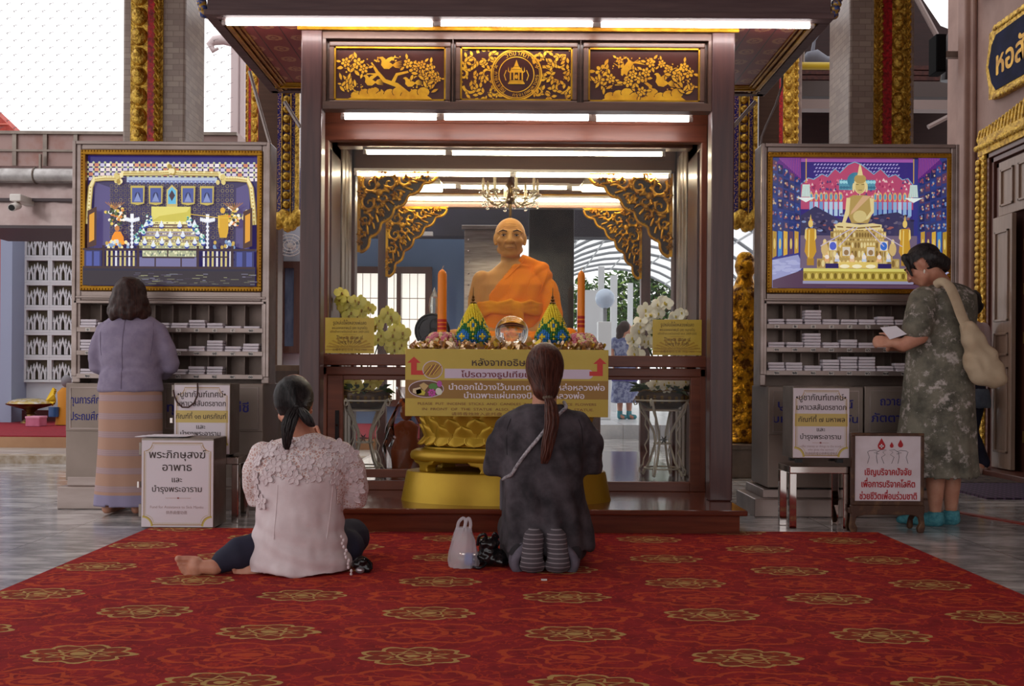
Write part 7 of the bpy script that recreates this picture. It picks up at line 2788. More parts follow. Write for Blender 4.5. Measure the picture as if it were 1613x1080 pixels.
INK, INKL = (58, 36, 32), (176, 150, 150)
tA, (ax0, ax1, az0, az1) = signbox('steel donation box for sick monks with white sign, on floor behind the woman in lace', 223, 338, 692, 831, 5.43, .24,
        [('พระภิกษุสงฆ์', 236, 325, 721, 17, INK), ('อาพาธ', 257, 303, 741, 17, INK), ('และ', 272, 288, 759, 12, INK), ('บำรุงพระอาราม', 241, 319, 774, 13, INK),
         ('Fund for Assistance to Sick Monks', 238, 322, 800, 6, INKL), ('供养病僧功德', 263, 296, 809, 6, (150, 120, 116))], ornament=(262, 302, 784))
p = at(260, 688, 5.55)
q = B()
for i in range(3):
    a_ = .1 * i - .1
    q.box(p.x - .15 + .03 * i, p.x + .09 + .03 * i, 5.5 - .02 * i, 5.63, az1 + .009 + i * .003, az1 + .0115 + i * .003)
q.build('paper_sheets', PAPER, None, label='loose white paper sheets on top of the sick monks donation box', category='papers')


def stool(label, x0, x1, y0, y1, z):
    t = thing('steel_stool', label, 'stool', ((x0 + x1) / 2, (y0 + y1) / 2, 0))
    B().box(x0, x1, y0, y1, z - .04, z).build('seat', MIRROR, t, bevel=.004)
    for xx in (x0, x1 - .04):
        for yy in (y0, y1 - .04):
            B().box(xx, xx + .04, yy, yy + .04, 0, z - .04).build('leg', MIRROR, t, bevel=.003)
    return t


zs_ = Z(719, 5.72, 340)
stool('mirror steel stool under the white sermon box left of the shrine', X(268, 5.7), X(379, 5.7), 5.67, 5.9, zs_)
tB, (bx0, bx1, bz0, bz1) = signbox('steel sermon donation box with white sign reading number thirteen, on the left stool', 274, 363, 605, 716, 5.72, .2,
        [('•บูชากัณฑ์เทศน์•', 280, 356, 625, 13, INK), ('มหาเวสสันดรชาดก', 280, 356, 639, 12, INK), ('กัณฑ์ที่ ๑๓ นครกัณฑ์', 278, 357, 659, 11, INK), ('และ', 310, 324, 675, 10, INK), ('บำรุงพระอาราม', 285, 348, 686, 11, INK)],
        band=(646, 665), hinge=True)
zs_ = Z(734, 5.52, 1250)
stool('mirror steel stool under the white sermon box right of the shrine', X(1245, 5.52), X(1341, 5.52), 5.52, 5.76, zs_)
tC, _r = signbox('steel sermon donation box with white sign reading number seven, on the right stool', 1249, 1339, 610, 722, 5.53, .21,
        [('•บูชากัณฑ์เทศน์•', 1254, 1333, 630, 13, INK), ('มหาเวสสันดรชาดก', 1255, 1333, 645, 12, INK), ('กัณฑ์ที่ ๗ มหาพล', 1258, 1331, 664, 11, INK), ('และ', 1287, 1300, 679, 9, INK), ('บำรุงพระอาราม', 1261, 1325, 691, 11, INK),
         ('offer money or things to the monk', 1262, 1326, 704, 5.5, INKL), ('who gives the sermon.', 1273, 1315, 709.5, 5.5, INKL), ('向讲经的僧众供养钱或物品', 1269, 1320, 716, 5.5, (150, 120, 116))],
        band=(651, 671), hinge=False, ornament=(1280, 1306, 697))
# beaded cord over the left sermon box
q = B()
pts = [at(*p_, 5.70) for p_ in ((311, 603), (311.5, 612), (311, 622), (306, 634), (297, 641), (287, 641), (279, 633), (275, 624), (273, 614))]
q.tube(pts, .005, 6)
q.v = [(x, 5.708 if True else y, z) if False else (x, y, z) for x, y, z in q.v]
q.build('beaded_cord', mat('dark_bead_cord', (70, 40, 34), .5), None, smooth=60, label='dark beaded cord looped over the front of the left sermon box', category='cord')

# ---------------------------------------------------------------- blood donation sign on a wooden stand
D = 5.47
k = F / D
xa, xb = X(1343, D), X(1457, D)
zt, zb = Z(682, D, 1400), Z(790, D, 1400)
t = thing('blood_donation_sign', 'white blood donation sign with red lettering in a dark wooden stand', 'sign', ((xa + xb) / 2, D, 0))
OLDW = mat('worn_brown_paint', (72, 44, 30), .45, col2=(120, 86, 56), scale=12, lo=.5, hi=.72)
q = B()
q.box(xa, xb, D, D + .03, zt - .016, zt).box(xa, xa + .018, D, D + .03, zb, zt - .016).box(xb - .018, xb, D, D + .03, zb, zt - .016).box(xa, xb, D - .002, D + .03, zb - .02, zb + .004)
q.build('frame', OLDW, t, bevel=.004)
W_, H_ = xb - xa, zt - zb
B().box(xa + .012, xb - .012, D + .008, D + .022, zb, zt - .012).build('board', mat('enamel_white', (226, 214, 220), .3, col2=(214, 200, 204), scale=8), t)
q = B(o=(xa, D + .0, 0))
q.prism([(-.004, zb - .02), (W_ + .004, zb - .02), (W_ + .004, zb - .06), (W_ - .0, .1), (W_ + .008, .03), (W_ + .0, 0), (W_ - .03, 0), (W_ - .034, .025), (W_ - .02, .05), (W_ - .028, .085), (W_ - .07, .098), (.07, .098), (.028, .085), (.02, .05), (.034, .025), (.03, 0), (0, 0), (-.008, .03), (0, .1), (-.004, zb - .06)], -.03, 0)
q.build('front_legs', OLDW, t, bevel=.005)
for x in (xa + .0, xb - .045):
    B().chain([(x + .022, D + .14, .02, .018), (x + .022, D + .13, .06, .014), (x + .022, D + .06, .12, .016)], 10).build('rear_leg', OLDW, t, smooth=60)
B().box(xa, xb, D + .005, D + .11, .1, .13).build('base_rail', OLDW, t, bevel=.004)
q = B(o=(0, D + .0075, 0))
RED = (176, 24, 34)
for s2, x0, x1, yb, sz in (('เชิญบริจาคปัจจัย', 1364, 1437, 748, 14.5), ('เพื่อการบริจาคโลหิต', 1359, 1443, 767, 14.5), ('ช่วยชีวิตเพื่อนร่วมชาติ', 1356, 1446, 786, 14.5)):
    u0, u1, z = X(x0, D), X(x1, D), Z(yb, D, x0)
    q.text(s2, (u0 + u1) / 2, z, size=sz / k, width=u1 - u0, n=.0012, col=RED, bold=.035)
q.build('lettering', colmat('sign_print', .45), t)
q = B(o=(0, D + .0075, 0))
for cx_, cy_, s2 in ((1390, 700, 1.), (1406, 701, .5), (1420, 699, .68)):
    u, v = X(cx_, D), Z(cy_, D, cx_)
    pts = [(u, v + .036 * s2)]
    for j in range(13):
        a_ = pi * .12 - (pi * 1.24) * j / 12
        pts.append((u + .021 * s2 * cos(a_), v - .008 * s2 + .021 * s2 * sin(a_)))
    q.poly(pts, .001, RED)
    if s2 == 1.:
        q.rect(u - .012, v - .012, u + .012, v - .005, .0015, (236, 226, 230))
        q.rect(u - .0035, v - .02, u + .0035, v + .003, .0015, (236, 226, 230))
for mx, sg in ((0, 1), (1, -1)):
    for base, off in ((1368, 0), (1384, 1)):
        def hp(x, y):
            xx = x if not mx else 2 * 1400 - x
            return (X(xx, D), Z(y, D, 1400))
        hand = [(base + off, 730), (base + 3, 720), (base, 712), (base + 3, 710 - off), (base + 12, 709), (base + 18, 711), (base + 10, 713), (base + 18, 715)] if not off else [(1384, 730), (1382, 720), (1383, 712), (1390, 708), (1398, 709), (1392, 712), (1396, 716), (1390, 720), (1394, 730)]
        q.stroke([hp(*h_) for h_ in hand], .0026, .001, (70, 60, 66))
q.build('printed_emblem', colmat('sign_print', .45), t)
# ================================================================ people


def person(label, x, y, group=None):
    return thing('person', label, 'person', (x, y, .012 if abs(x) < 2 and y < 5.4 else 0.))


def onto(tree, x, z, off=.004, fallback=4.4):
    h = tree.ray_cast(Vector((x, 2.0, z)), Vector((0, 1, 0)))
    if h[0] is None:
        return Vector((x, fallback, z)), Vector((0, -1, 0))
    n = h[1] if h[1].y < 0 else -h[1]
    return h[0] + n * off, n


def tree_of(b):
    return BVHTree.FromPolygons([Vector(v) for v in b.v], b.f)


def cloth(t, name, b, m, voxel=.011, amp=.006, k=9, smooth=4, seed=0., fn=None, **kw):
    r = remesh(b, voxel, smooth, fn or crease(k, amp, seed))
    return r, r.build(name, m, t, smooth=180, **kw)


def hairmat(name, c1, c2):
    return mat(name, c1, .45, col2=c2, scale=60, stretch=(2, 2, .12), bump=.5, bscale=120, bdist=.003, spec=.3)


def tail(t, name, pts, widths, n, m, seed, par=None):
    """hank of hair: many thin strands along one path"""
    rr = random.Random(seed)
    q = B()
    for i in range(n):
        a, d = rr.uniform(0, 2 * pi), rr.uniform(0, 1) ** .5
        end = rr.uniform(.75, 1.)
        path = []
        for j, p in enumerate(pts):
            w = widths[j] * d
            path.append(Vector(p) + Vector((w * cos(a), w * .7 * sin(a), 0)) + Vector((rr.uniform(-.003, .003), 0, 0)))
        if end < .9:
            path = path[:-1] + [path[-2].lerp(path[-1], .6)]
        k = len(path)
        q.tube(path, [.0042] * (k - 1) + [.0012], 5)
    return q.build(name, m, t, smooth=70)


def smoothpath(pts, n=3):
    """Catmull-Rom through the points"""
    P4 = [Vector(pts[0])] + [Vector(p) for p in pts] + [Vector(pts[-1])]
    out = []
    for i in range(1, len(P4) - 2):
        for j in range(n):
            s_ = j / n
            a, b, c, d = P4[i - 1], P4[i], P4[i + 1], P4[i + 2]
            out.append(.5 * ((2 * b) + (c - a) * s_ + (2 * a - 5 * b + 4 * c - d) * s_ ** 2 + (3 * b - a - 3 * c + d) * s_ ** 3))
    return out + [Vector(pts[-1])]


SKIN = mat('warm_skin', (206, 150, 124), .5, col2=(188, 128, 104), scale=14, sss=.1, bump=.05, bscale=150, bdist=.001)

# ---------------------------------------------------------------- kneeling woman in dark T-shirt
D = 4.46
cx = X(858, D)
t = person('woman in dark faded T-shirt kneeling on her heels before the gold table', cx, D)
hc = at(858, 586, 4.5)
R = rotz(pi) @ rotx(.12)
b = B()
head_into(b, hc, R, 1.04, neck=(cx, 4.49, .70))
zz = lambda y: Z(y, D)
b.ell([(cx, 4.49, .70, .075, .06), (cx, 4.49, .66, .11, .065), (cx, 4.48, .55, .15, .09), (cx, 4.48, .4, .14, .1), (cx, 4.49, .28, .15, .12), (cx, 4.5, .14, .16, .14)])
for sx in (-1, 1):
    b.chain([(cx + sx * .12, 4.49, .61, .045), (cx + sx * .2, 4.53, .45, .043), (cx + sx * .12, 4.76, .5, .034), (cx + sx * .03, 4.82, .58, .03)], 10)
    b.chain([(cx + sx * .08, 4.5, .16, .09), (cx + sx * .12, 4.92, .1, .07), (cx + sx * .09, 4.5, .065, .05), (cx + sx * .062, 4.36, .06, .035)], 10)
    hand_into(b, (cx + sx * .028, 4.82, .585), (-sx * .1, .15, 1), (sx, .2, 0), -sx, .95, .12)
    b.chain([(cx + sx * .062, 4.3, .055, .03), (cx + sx * .062, 4.3, .12, .03)], 10)
body = remesh(b, .0085, 2)
bo = body.build('body', SKIN, t, smooth=180)
face_parts(hc, R, 1.04, bo)
b = B()
b.ell([(cx, 4.49, .715, .085, .07), (cx, 4.49, .7, .125, .08), (cx, 4.485, .672, .185, .095), (cx, 4.48, .6, .2, .125), (cx, 4.47, .5, .19, .145), (cx, 4.47, .38, .185, .155), (cx + .004, 4.48, .27, .195, .18), (cx + .006, 4.49, .16, .208, .21), (cx + .006, 4.49, .075, .212, .225)], 32)
for sx in (-1, 1):
    b.chain([(cx + sx * .15, 4.485, .622, .062), (cx + sx * .2, 4.51, .54, .073), (cx + sx * .19, 4.56, .47, .07)], 14)
    b.ell([(cx + sx * .2, 4.55, .405, .068, .085), (cx + sx * .2, 4.54, .44, .075, .085), (cx + sx * .195, 4.52, .52, .07, .08)], 16)


def wfold(c, n):
    v = noise.noise(Vector((c.x * 7, c.y * 5, c.z * 3.2)))
    w = noise.noise(Vector((c.x * 20 + c.z * 9, c.y * 14, c.z * 6)))
    drape = sin((c.x - cx) * 75 + 3 * noise.noise(Vector((c.x * 4, 0, c.z * 3)))) * max(0, .4 - c.z) * .035
    return .016 * v + .013 * w + drape


TEE = mat('faded_black_cotton', (40, 36, 40), .95, col2=(92, 84, 90), scale=9, lo=.38, hi=.75, bump=.12, bscale=220, bdist=.001, detail=8)
shirt, so = cloth(t, 'shirt', b, TEE, .0105, smooth=10, fn=wfold)
tr2 = tree_of(shirt)
q = B()
ring = [onto(tr2, cx + .088 * cos(a), .712 + .02 * sin(a) * .3, .002)[0] for a in [pi + pi * i / 10 for i in range(11)]]
q.tube([(cx + .088 * cos(a), 4.49 + .072 * sin(a), .716 - .004 * sin(a)) for a in [2 * pi * i / 28 for i in range(28)]], .007, 6, closed=True)
q.build('collar', TEE, so, smooth=60)
q = B()
for sx in (-1, 1):
    q.tube([onto(tr2, cx + sx * x, z, .001)[0] for x, z in ((.15, .66), (.165, .62), (.168, .56), (.165, .5))], .0014, 5)
q.build('seams', mat('dark_seam', (34, 30, 34), .9), so, smooth=60)
# trousers and striped socks
TRO = mat('charcoal_trousers', (46, 42, 46), .9)
b = B()
for sx in (-1, 1):
    b.chain([(cx + sx * .09, 4.52, .15, .105), (cx + sx * .13, 4.94, .1, .085), (cx + sx * .13, 4.5, .078, .068), (cx + sx * .105, 4.34, .075, .058)], 12)
cloth(t, 'trousers', b, TRO, .012, .005, 9)
SOCK = bpy.data.materials.new('striped_sock')
k = NT(SOCK)
g = k.node('ShaderNodeNewGeometry').outputs['Position']
sep = k.node('ShaderNodeSeparateXYZ')
k.put(sep.inputs[0], g)
f = k.m('LESS_THAN', k.m('FRACT', k.m('MULTIPLY', sep.outputs[2], 52)), .2)
k.put(k.bsdf.inputs['Base Color'], k.mix(f, rgb(78, 70, 75), rgb(142, 133, 137)))
k.bsdf.inputs['Roughness'].default_value = .95
for sx in (-1, 1):
    b = B()
    fx = cx + sx * .054
    b.chain([(fx - sx * .006, 4.275, .156, .046), (fx, 4.262, .1, .046), (fx + sx * .002, 4.25, .06, .05), (fx, 4.26, .04, .038)], 12)
    b.chain([(fx - sx * .028, 4.256, .042, .03), (fx + sx * .028, 4.256, .042, .029)], 10)
    b.chain([(fx, 4.29, .14, .034), (fx, 4.36, .08, .04)], 10)
    for j in range(5):
        b.ball((fx - .034 + j * .017, 4.285, .024), .013, 8, 6)
    r = remesh(b, .006, 3)
    r.build('sock', SOCK, t, smooth=180)
    q = B()
    pts = [at(858 + sx * u_, v_, 4.29 if u_ < 40 else 4.27) for u_, v_ in ((6, 853), (28, 860), (45, 878), (46, 893), (38, 904))]
    q.tube(smoothpath(pts), .02, 8)
    pts = [p_ + Vector((0, .05, .005)) for p_ in pts]
    q.tube(smoothpath(pts), .028, 8)
    q.build('trouser_cuff', mat('grey_cuff_lining', (108, 100, 112), .9, col2=(84, 78, 88), scale=20), t, smooth=70)
# hair
HB = hairmat('auburn_hair', (54, 28, 22), (92, 50, 38))
tie = at(863, 626, 4.39)
b = B()
ctr = hc + Vector((0, -.014, .028))
b.ball(ctr, (.088, .106, .108), 20, 16)
b.chain([(ctr.x, ctr.y - .015, ctr.z - .03, .084), (cx + .004, 4.44, hc.z - .07, .062), (tie.x, tie.y + .008, tie.z + .012, .024)], 14)
r = remesh(b, .008, 4, lambda c, n: .0025 * noise.noise(Vector((math.atan2(c.x - cx, -(c.y - 4.52)) * 14, 0, c.z * 2))))
r = filt(r, lambda x, y, z: not (y > hc.y + .05 and z < hc.z + .06))
ho = r.build('hair', HB, t, smooth=180)
ht = tree_of(r)
q = B()
r9 = random.Random(2)
for i in range(90):
    x0, z0 = ctr.x + r9.uniform(-.082, .082), ctr.z + r9.uniform(-.01, .1)
    pts = []
    for j in range(7):
        f = j / 6
        x = lerp(x0, tie.x + (x0 - ctr.x) * .12, f ** 1.5)
        z = lerp(z0, tie.z + .012, f)
        h = ht.ray_cast(Vector((x, 2, z)), Vector((0, 1, 0)))
        if h[0] is not None:
            pts.append(h[0] + Vector((0, -.0015, 0)))
    if len(pts) > 3:
        q.tube(pts, [.001] + [.0022] * (len(pts) - 2) + [.001], 4)
q.build('strands', HB, ho, smooth=70)
tail(t, 'ponytail', smoothpath([at(863, 624, 4.385), at(868, 640, 4.352), at(869, 665, 4.325), at(864, 695, 4.315), at(857, 730, 4.315)], 3), [.012, .016, .02, .024, .027, .028, .028, .027, .026, .024, .022, .018, .012], 120, HB, 5)
q = B()
for i in range(10):
    a = i * pi / 5
    q.ball((tie.x + .016 * cos(a), 4.385 + .014 * sin(a), tie.z + .002 * sin(3 * a)), (.008, .008, .009), 8, 6)
q.build('hair_tie', mat('brown_hair_tie', (96, 80, 66), .8), t, smooth=90)
# glasses temple glimpsed at her left
# shoulder strap of a small bag
t2 = thing('crossbody_bag', 'light grey woven bag strap crossing the back of the woman kneeling in dark T-shirt', 'bag', (cx, 4.35, .45))
pts = [onto(tr2, X(px, 4.35), Z(py, 4.35, px), .006)[0] for px, py in ((893, 642), (885, 650), (874, 662), (862, 675), (848, 691), (836, 706), (824, 722), (814, 738), (808, 748))]
pts = [Vector((pts[0].x - .004, 4.5, pts[0].z + .02))] + pts + [Vector((pts[-1].x - .035, pts[-1].y + .09, pts[-1].z - .03)), Vector((cx - .15, 4.66, .36))]
q = B()
for i in range(len(pts)):
    pass
q.tube(smoothpath(pts), .0085, 8, flat=1.)
q.build('strap', mat('grey_woven_strap', (186, 180, 184), .8, col2=(120, 112, 118), scale=90, bump=.4, bscale=160), t2, smooth=60)
q = B().box(cx - .2, cx - .04, 4.64, 4.69, .22, .37)
q.build('pouch', mat('grey_pouch', (96, 90, 96), .8), t2, bevel=.012, seg=3)

# ---------------------------------------------------------------- seated woman in white lace blouse
D = 4.27
cx = X(474, D)
t = person('woman in white lace blouse sitting sideways on the carpet with bare feet tucked left', cx, D)
hc = at(464, 633, 4.3)
R = rotz(pi) @ rotx(.3)
b = B()
head_into(b, hc, R, 1.02, neck=(cx + .01, 4.29, .575))
b.ell([(cx + .01, 4.29, .575, .07, .06), (cx + .008, 4.285, .53, .12, .07), (cx, 4.28, .42, .15, .1), (cx, 4.28, .3, .145, .11), (cx, 4.3, .15, .17, .14), (cx, 4.3, .06, .18, .16), (cx, 4.3, .02, .16, .14)])
for sx in (-1, 1):
    b.chain([(cx + sx * .145, 4.29, .495, .042), (cx + sx * .2, 4.36, .34, .04), (cx + sx * .1, 4.54, .38, .034), (cx + sx * .03, 4.6, .45, .03)], 10)
    hand_into(b, (cx + sx * .028, 4.6, .455), (-sx * .1, .15, 1), (sx, .2, 0), -sx, .95, .12)
# legs folded to her left, feet out on the carpet
a0 = at(352, 893, 4.19)
b.chain([(cx + .08, 4.36, .09, .085), (cx + .12, 4.62, .1, .07), (cx - .16, 4.34, .075, .06), (a0.x, a0.y, .055, .038)], 10)
b.chain([(cx - .06, 4.36, .1, .085), (cx - .16, 4.62, .1, .07), (cx - .2, 4.36, .06, .055), (X(396, 4.2), 4.22, .045, .034)], 10)


def foot(b, heel, toe, s=1.0, up=(0, 0, 1)):
    """bare foot lying on its side, sole towards the viewer"""
    h, e = Vector(heel), Vector(toe)
    d = (e - h).normalized()
    u = Vector(up)
    b.chain([(*h, .033 * s), (*(h + d * .06 * s), .028 * s), (*(h + (e - h) * .72), .034 * s)], 12)
    b.chain([(*(h + (e - h) * .7 - u * .012 * s), .03 * s), (*(h + (e - h) * .72 + u * .014 * s), .03 * s)], 10)
    for j, (o, l, r) in enumerate(((.032, .06, .0145), (.011, .056, .0105), (-.006, .049, .0095), (-.021, .04, .009), (-.034, .03, .008))):
        p = h + (e - h) * .78 + u * o * s
        b.chain([(*p, r * s), (*(p + d * l * s), r * .95 * s)], 8)
        b.ball(p + d * (l + .004) * s + Vector((0, -.004, 0)), r * 1.08 * s, 8, 6)


foot(b, at(338, 893, 4.17), at(297, 892, 4.16))
foot(b, at(402, 899, 4.21), at(386, 901, 4.2), .85)
body = remesh(b, .0052, 1)
bo = body.build('body', SKIN, t, smooth=180)
face_parts(hc, R, 1.02, bo)
# navy trousers
NAVY = mat('navy_trousers', (32, 32, 50), .85, col2=(40, 40, 60), scale=8, bump=.1, bscale=200, bdist=.001)
b = B()
b.ell([(cx, 4.32, .012, .2, .17), (cx, 4.32, .08, .21, .18), (cx, 4.3, .2, .17, .14)])
b.chain([(cx + .1, 4.36, .1, .1), (cx + .17, 4.6, .1, .085), (cx - .12, 4.33, .095, .09), (X(378, 4.2), 4.22, .09, .072), (X(353, 4.19), 4.2, .062, .05)], 12)
b.chain([(cx - .04, 4.4, .1, .1), (cx - .16, 4.64, .1, .085), (cx - .22, 4.38, .08, .07)], 12)
b.chain([(cx + .17, 4.4, .085, .085), (X(548, 4.35), 4.42, .09, .07)], 12)
cloth(t, 'trousers', b, NAVY, .011, .006, 10)
# blouse
b = B()
b.ell([(cx + .012, 4.29, .6, .062, .055), (cx + .011, 4.29, .588, .09, .066), (cx + .01, 4.29, .565, .15, .085), (cx + .006, 4.285, .53, .185, .1), (cx + .004, 4.28, .47, .2, .125), (cx, 4.275, .38, .188, .135), (cx - .002, 4.275, .28, .183, .14), (cx - .003, 4.275, .18, .195, .155), (cx - .004, 4.275, .09, .215, .17), (cx - .004, 4.275, .016, .226, .18)], 36)
for sx, o in ((-1, 0), (1, .008)):
    b.chain([(cx + sx * .165 + o, 4.285, .515, .052), (cx + sx * .205 + o, 4.32, .43, .062), (cx + sx * .215 + o, 4.35, .36, .06), (cx + sx * .19 + o, 4.4, .315, .058)], 14)
    b.ell([(cx + sx * .19 + o, 4.38, .27, .056, .055), (cx + sx * .2 + o, 4.37, .31, .064, .06), (cx + sx * .205 + o, 4.35, .38, .06, .06)], 14)


def bfold(c, n):
    v = noise.noise(Vector((c.x * 6, c.y * 5, c.z * 6)))
    low = max(0, .3 - c.z)
    w = sin(c.z * 70 + (c.x - cx) * 22 + 3 * noise.noise(Vector((c.x * 6, 1, c.z * 6)))) * low * .03
    return .01 * v + w + .005 * noise.noise(Vector((c.x * 25, c.y * 20, c.z * 12)))


bl = remesh(b, .0095, 4, bfold)
zyoke = lambda x: Z(757, 4.14) + .1 * abs(x - cx) + .006 * sin(x * 120)
islace = lambda x, y, z: z > zyoke(x) or (abs(x - cx) > .178 and z > .26) or (x - cx > .165 and z > .3)
LINEN = mat('white_linen', (222, 208, 210), .85, col2=(208, 190, 192), scale=10, bump=.15, bscale=260, bdist=.001)
LACE = bpy.data.materials.new('white_lace_net')
k = NT(LACE)
vn = k.node('ShaderNodeTexVoronoi', feature='DISTANCE_TO_EDGE')
k.put(vn.inputs['Vector'], k.coords())
vn.inputs['Scale'].default_value = 80
f = k.m('LESS_THAN', vn.outputs['Distance'], .16)
k.put(k.bsdf.inputs['Base Color'], k.mix(f, rgb(198, 160, 152), rgb(228, 216, 216)))
k.bsdf.inputs['Roughness'].default_value = .9
k.bump(f, .6, .003)
plain = filt(bl, lambda x, y, z: not islace(x, y, z))
lacy = filt(bl, islace)
so = plain.build('blouse', LINEN, t, smooth=180)
so.modifiers.new('thick', 'SOLIDIFY').thickness = .004
lo = lacy.build('lace_yoke', LACE, so, smooth=180)
lo.modifiers.new('thick', 'SOLIDIFY').thickness = .004
tr1 = tree_of(bl)
q = B()


def lace_flower(x, z, r, rot):
    p, n = onto(tr1, x, z, .003, 4.3)
    a = n.orthogonal().normalized()
    c = n.cross(a)
    for j in range(5):
        w = rot + 2 * pi * j / 5
        d = a * cos(w) + c * sin(w)
        s2 = n.cross(d)
        ring = []
        for i in range(12):
            v = 2 * pi * i / 12
            ring.append(p + d * (r * .58 + r * .42 * cos(v)) + s2 * r * .27 * sin(v) * (1.1 - .2 * cos(v)))
        q.tube([u + n * .002 for u in ring], .0028, 5, closed=True)
        q.add([u + n * .0012 for u in ring] + [p + d * r * .58 + n * .003], [(i, (i + 1) % 12, 12) for i in range(12)])
    q.ball(p, .005, 8, 5)


r9 = random.Random(8)
fl = [(448, 703), (475, 700), (505, 700), (528, 706), (420, 712), (432, 735), (455, 738), (483, 730), (510, 728), (535, 734), (420, 752), (545, 752), (466, 752), (497, 748),
      (402, 728), (398, 755), (400, 780), (412, 792), (548, 720), (556, 750), (556, 775), (548, 790), (440, 716), (525, 755)]
for px, py in fl:
    lace_flower(X(px, 4.15), Z(py, 4.15, px), r9.uniform(.033, .039), r9.uniform(0, 6))
for i in range(90):
    px, py = r9.uniform(405, 550), r9.uniform(692, 760)
    p, n = onto(tr1, X(px, 4.15), Z(py, 4.15, px), .002, 0)
    if p.y > 1:
        a = n.orthogonal().normalized()
        c = n.cross(a)
        q.tube([p + a * .007 * cos(2 * pi * i_ / 8) + c * .007 * sin(2 * pi * i_ / 8) for i_ in range(8)], .0018, 4, closed=True)
q.build('lace_flowers', LINEN, so, smooth=60)
q = B()
for pts in (((436, 765), (436, 800), (432, 850)), ((520, 765), (516, 810), (512, 860))):
    q.tube([onto(tr1, X(px, 4.12), Z(py, 4.12, px), .0005)[0] for px, py in [(lerp(pts[0][0], pts[2][0], i / 9), lerp(pts[0][1], pts[2][1], i / 9)) for i in range(10)]], .002, 5)
q.build('seams', LINEN, so, smooth=60)
q = B()
for i in range(12):
    f = i / 11
    p = at(lerp(538, 553, f) + 2 * sin(i * 2), lerp(845, 904, f), 4.17)
    q.ball(p, (.006, .006, .008), 8, 5)
q.build('lace_trim', LINEN, so, smooth=60)
# hair
HK = hairmat('black_hair', (16, 14, 15), (52, 46, 46))
tie = at(468, 641, 4.195)
b = B()
ctr = hc + Vector((0, -.02, .022))
b.ball(ctr, (.086, .096, .096), 20, 16)
b.chain([(ctr.x, ctr.y - .01, ctr.z - .02, .08), (tie.x, tie.y + .03, tie.z, .045), (tie.x, tie.y + .005, tie.z, .028)], 14)
r = remesh(b, .008, 3, lambda c, n: .0025 * noise.noise(Vector((math.atan2(c.x - tie.x, c.z - tie.z) * 9, 0, c.y * 3))))
r = filt(r, lambda x, y, z: not (y > hc.y + .05 and z < hc.z + .05))
ho = r.build('hair', HK, t, smooth=180)
ht = tree_of(r)
q = B()
for i in range(110):
    a = 2 * pi * i / 110
    pts = []
    for j in range(7):
        rad = lerp(.092, .012, j / 6)
        x, z = lerp(ctr.x, tie.x, j / 6) + rad * cos(a), lerp(ctr.z, tie.z, j / 6) + rad * sin(a)
        h = ht.ray_cast(Vector((x, 2, z)), Vector((0, 1, 0)))
        if h[0] is not None:
            pts.append(h[0] + Vector((0, -.0015, 0)))
    if len(pts) > 3:
        q.tube(pts, [.0008] + [.002] * (len(pts) - 2) + [.001], 4)
q.build('strands', HK, ho, smooth=70)
tail(t, 'ponytail', smoothpath([at(468, 640, 4.19), at(462, 650, 4.16), at(455, 668, 4.145), at(452, 690, 4.145), at(452, 708, 4.15)], 3), [.014, .018, .022, .026, .028, .03, .028, .026, .022, .018, .014, .01, .006], 90, HK, 3)
tail(t, 'ponytail', smoothpath([at(470, 641, 4.19), at(478, 652, 4.165), at(486, 665, 4.165), at(492, 672, 4.17)], 3), [.014, .02, .024, .026, .026, .024, .022, .018, .012, .008], 60, HK, 4)

# ---------------------------------------------------------------- standing woman at the left kiosk
D = 5.98
cx = X(203, D)
t = person('woman in lavender jacket and striped wrap skirt standing at the left kiosk', cx, D)
hc = at(206, 468, 6.02)
R = rotz(pi) @ rotx(.25)
zz = lambda y: Z(y, D, 203)
b = B()
head_into(b, hc, R, 1.0, neck=(cx, 6.02, zz(500)))
b.ell([(cx, 6.02, zz(500), .07, .06), (cx, 6.02, zz(512), .11, .07), (cx, 6.01, zz(540), .15, .1), (cx, 6.01, zz(580), .14, .1), (cx, 6.01, zz(625), .16, .12), (cx, 6.01, zz(660), .16, .12)])
for sx in (-1, 1):
    b.chain([(cx + sx * .14, 6.02, zz(525), .04), (cx + sx * .21, 6.05, zz(572), .042), (cx + sx * .1, 6.14, zz(560), .034)], 10)
    hand_into(b, (cx + sx * .1, 6.14, zz(560)), (-sx * .9, .3, .1), (0, 0, 1), -sx, .95, .5)
    xf = cx + (-.13 if sx < 0 else .045)
    b.chain([(cx + sx * .08, 6.01, zz(655), .085), (xf, 6.02, .4, .055), (xf, 6.02, .1, .036), (xf, 6.0, .04, .034)], 10)
    b.chain([(xf, 5.99, .034, .032), (xf, 6.08, .03, .03), (xf, 6.15, .022, .024)], 10)
    for j in range(5):
        b.chain([(xf - .03 + .015 * j, 6.16, .016, .012), (xf - .03 + .015 * j, 6.185 - .004 * abs(j - 1), .013, .011)], 6)
remesh(b, .0105, 2).build('body', SKIN, t, smooth=180)
b = B()
b.ell([(cx, 6.02, zz(493), .07, .06), (cx, 6.02, zz(499), .13, .08), (cx, 6.015, zz(507), .175, .095), (cx, 6.01, zz(525), .19, .12), (cx, 6.01, zz(550), .185, .13), (cx, 6.01, zz(578), .175, .13), (cx, 6.01, zz(600), .188, .14), (cx, 6.01, zz(617), .193, .145)], 32)
for sx in (-1, 1):
    b.chain([(cx + sx * .165, 6.02, zz(520), .052), (cx + sx * .205, 6.03, zz(550), .056), (cx + sx * .222, 6.06, zz(574), .055), (cx + sx * .16, 6.14, zz(585), .05)], 14)
JK = mat('lavender_grey_cloth', (146, 134, 156), .85, col2=(132, 120, 144), scale=20, bump=.15, bscale=240, bdist=.001)


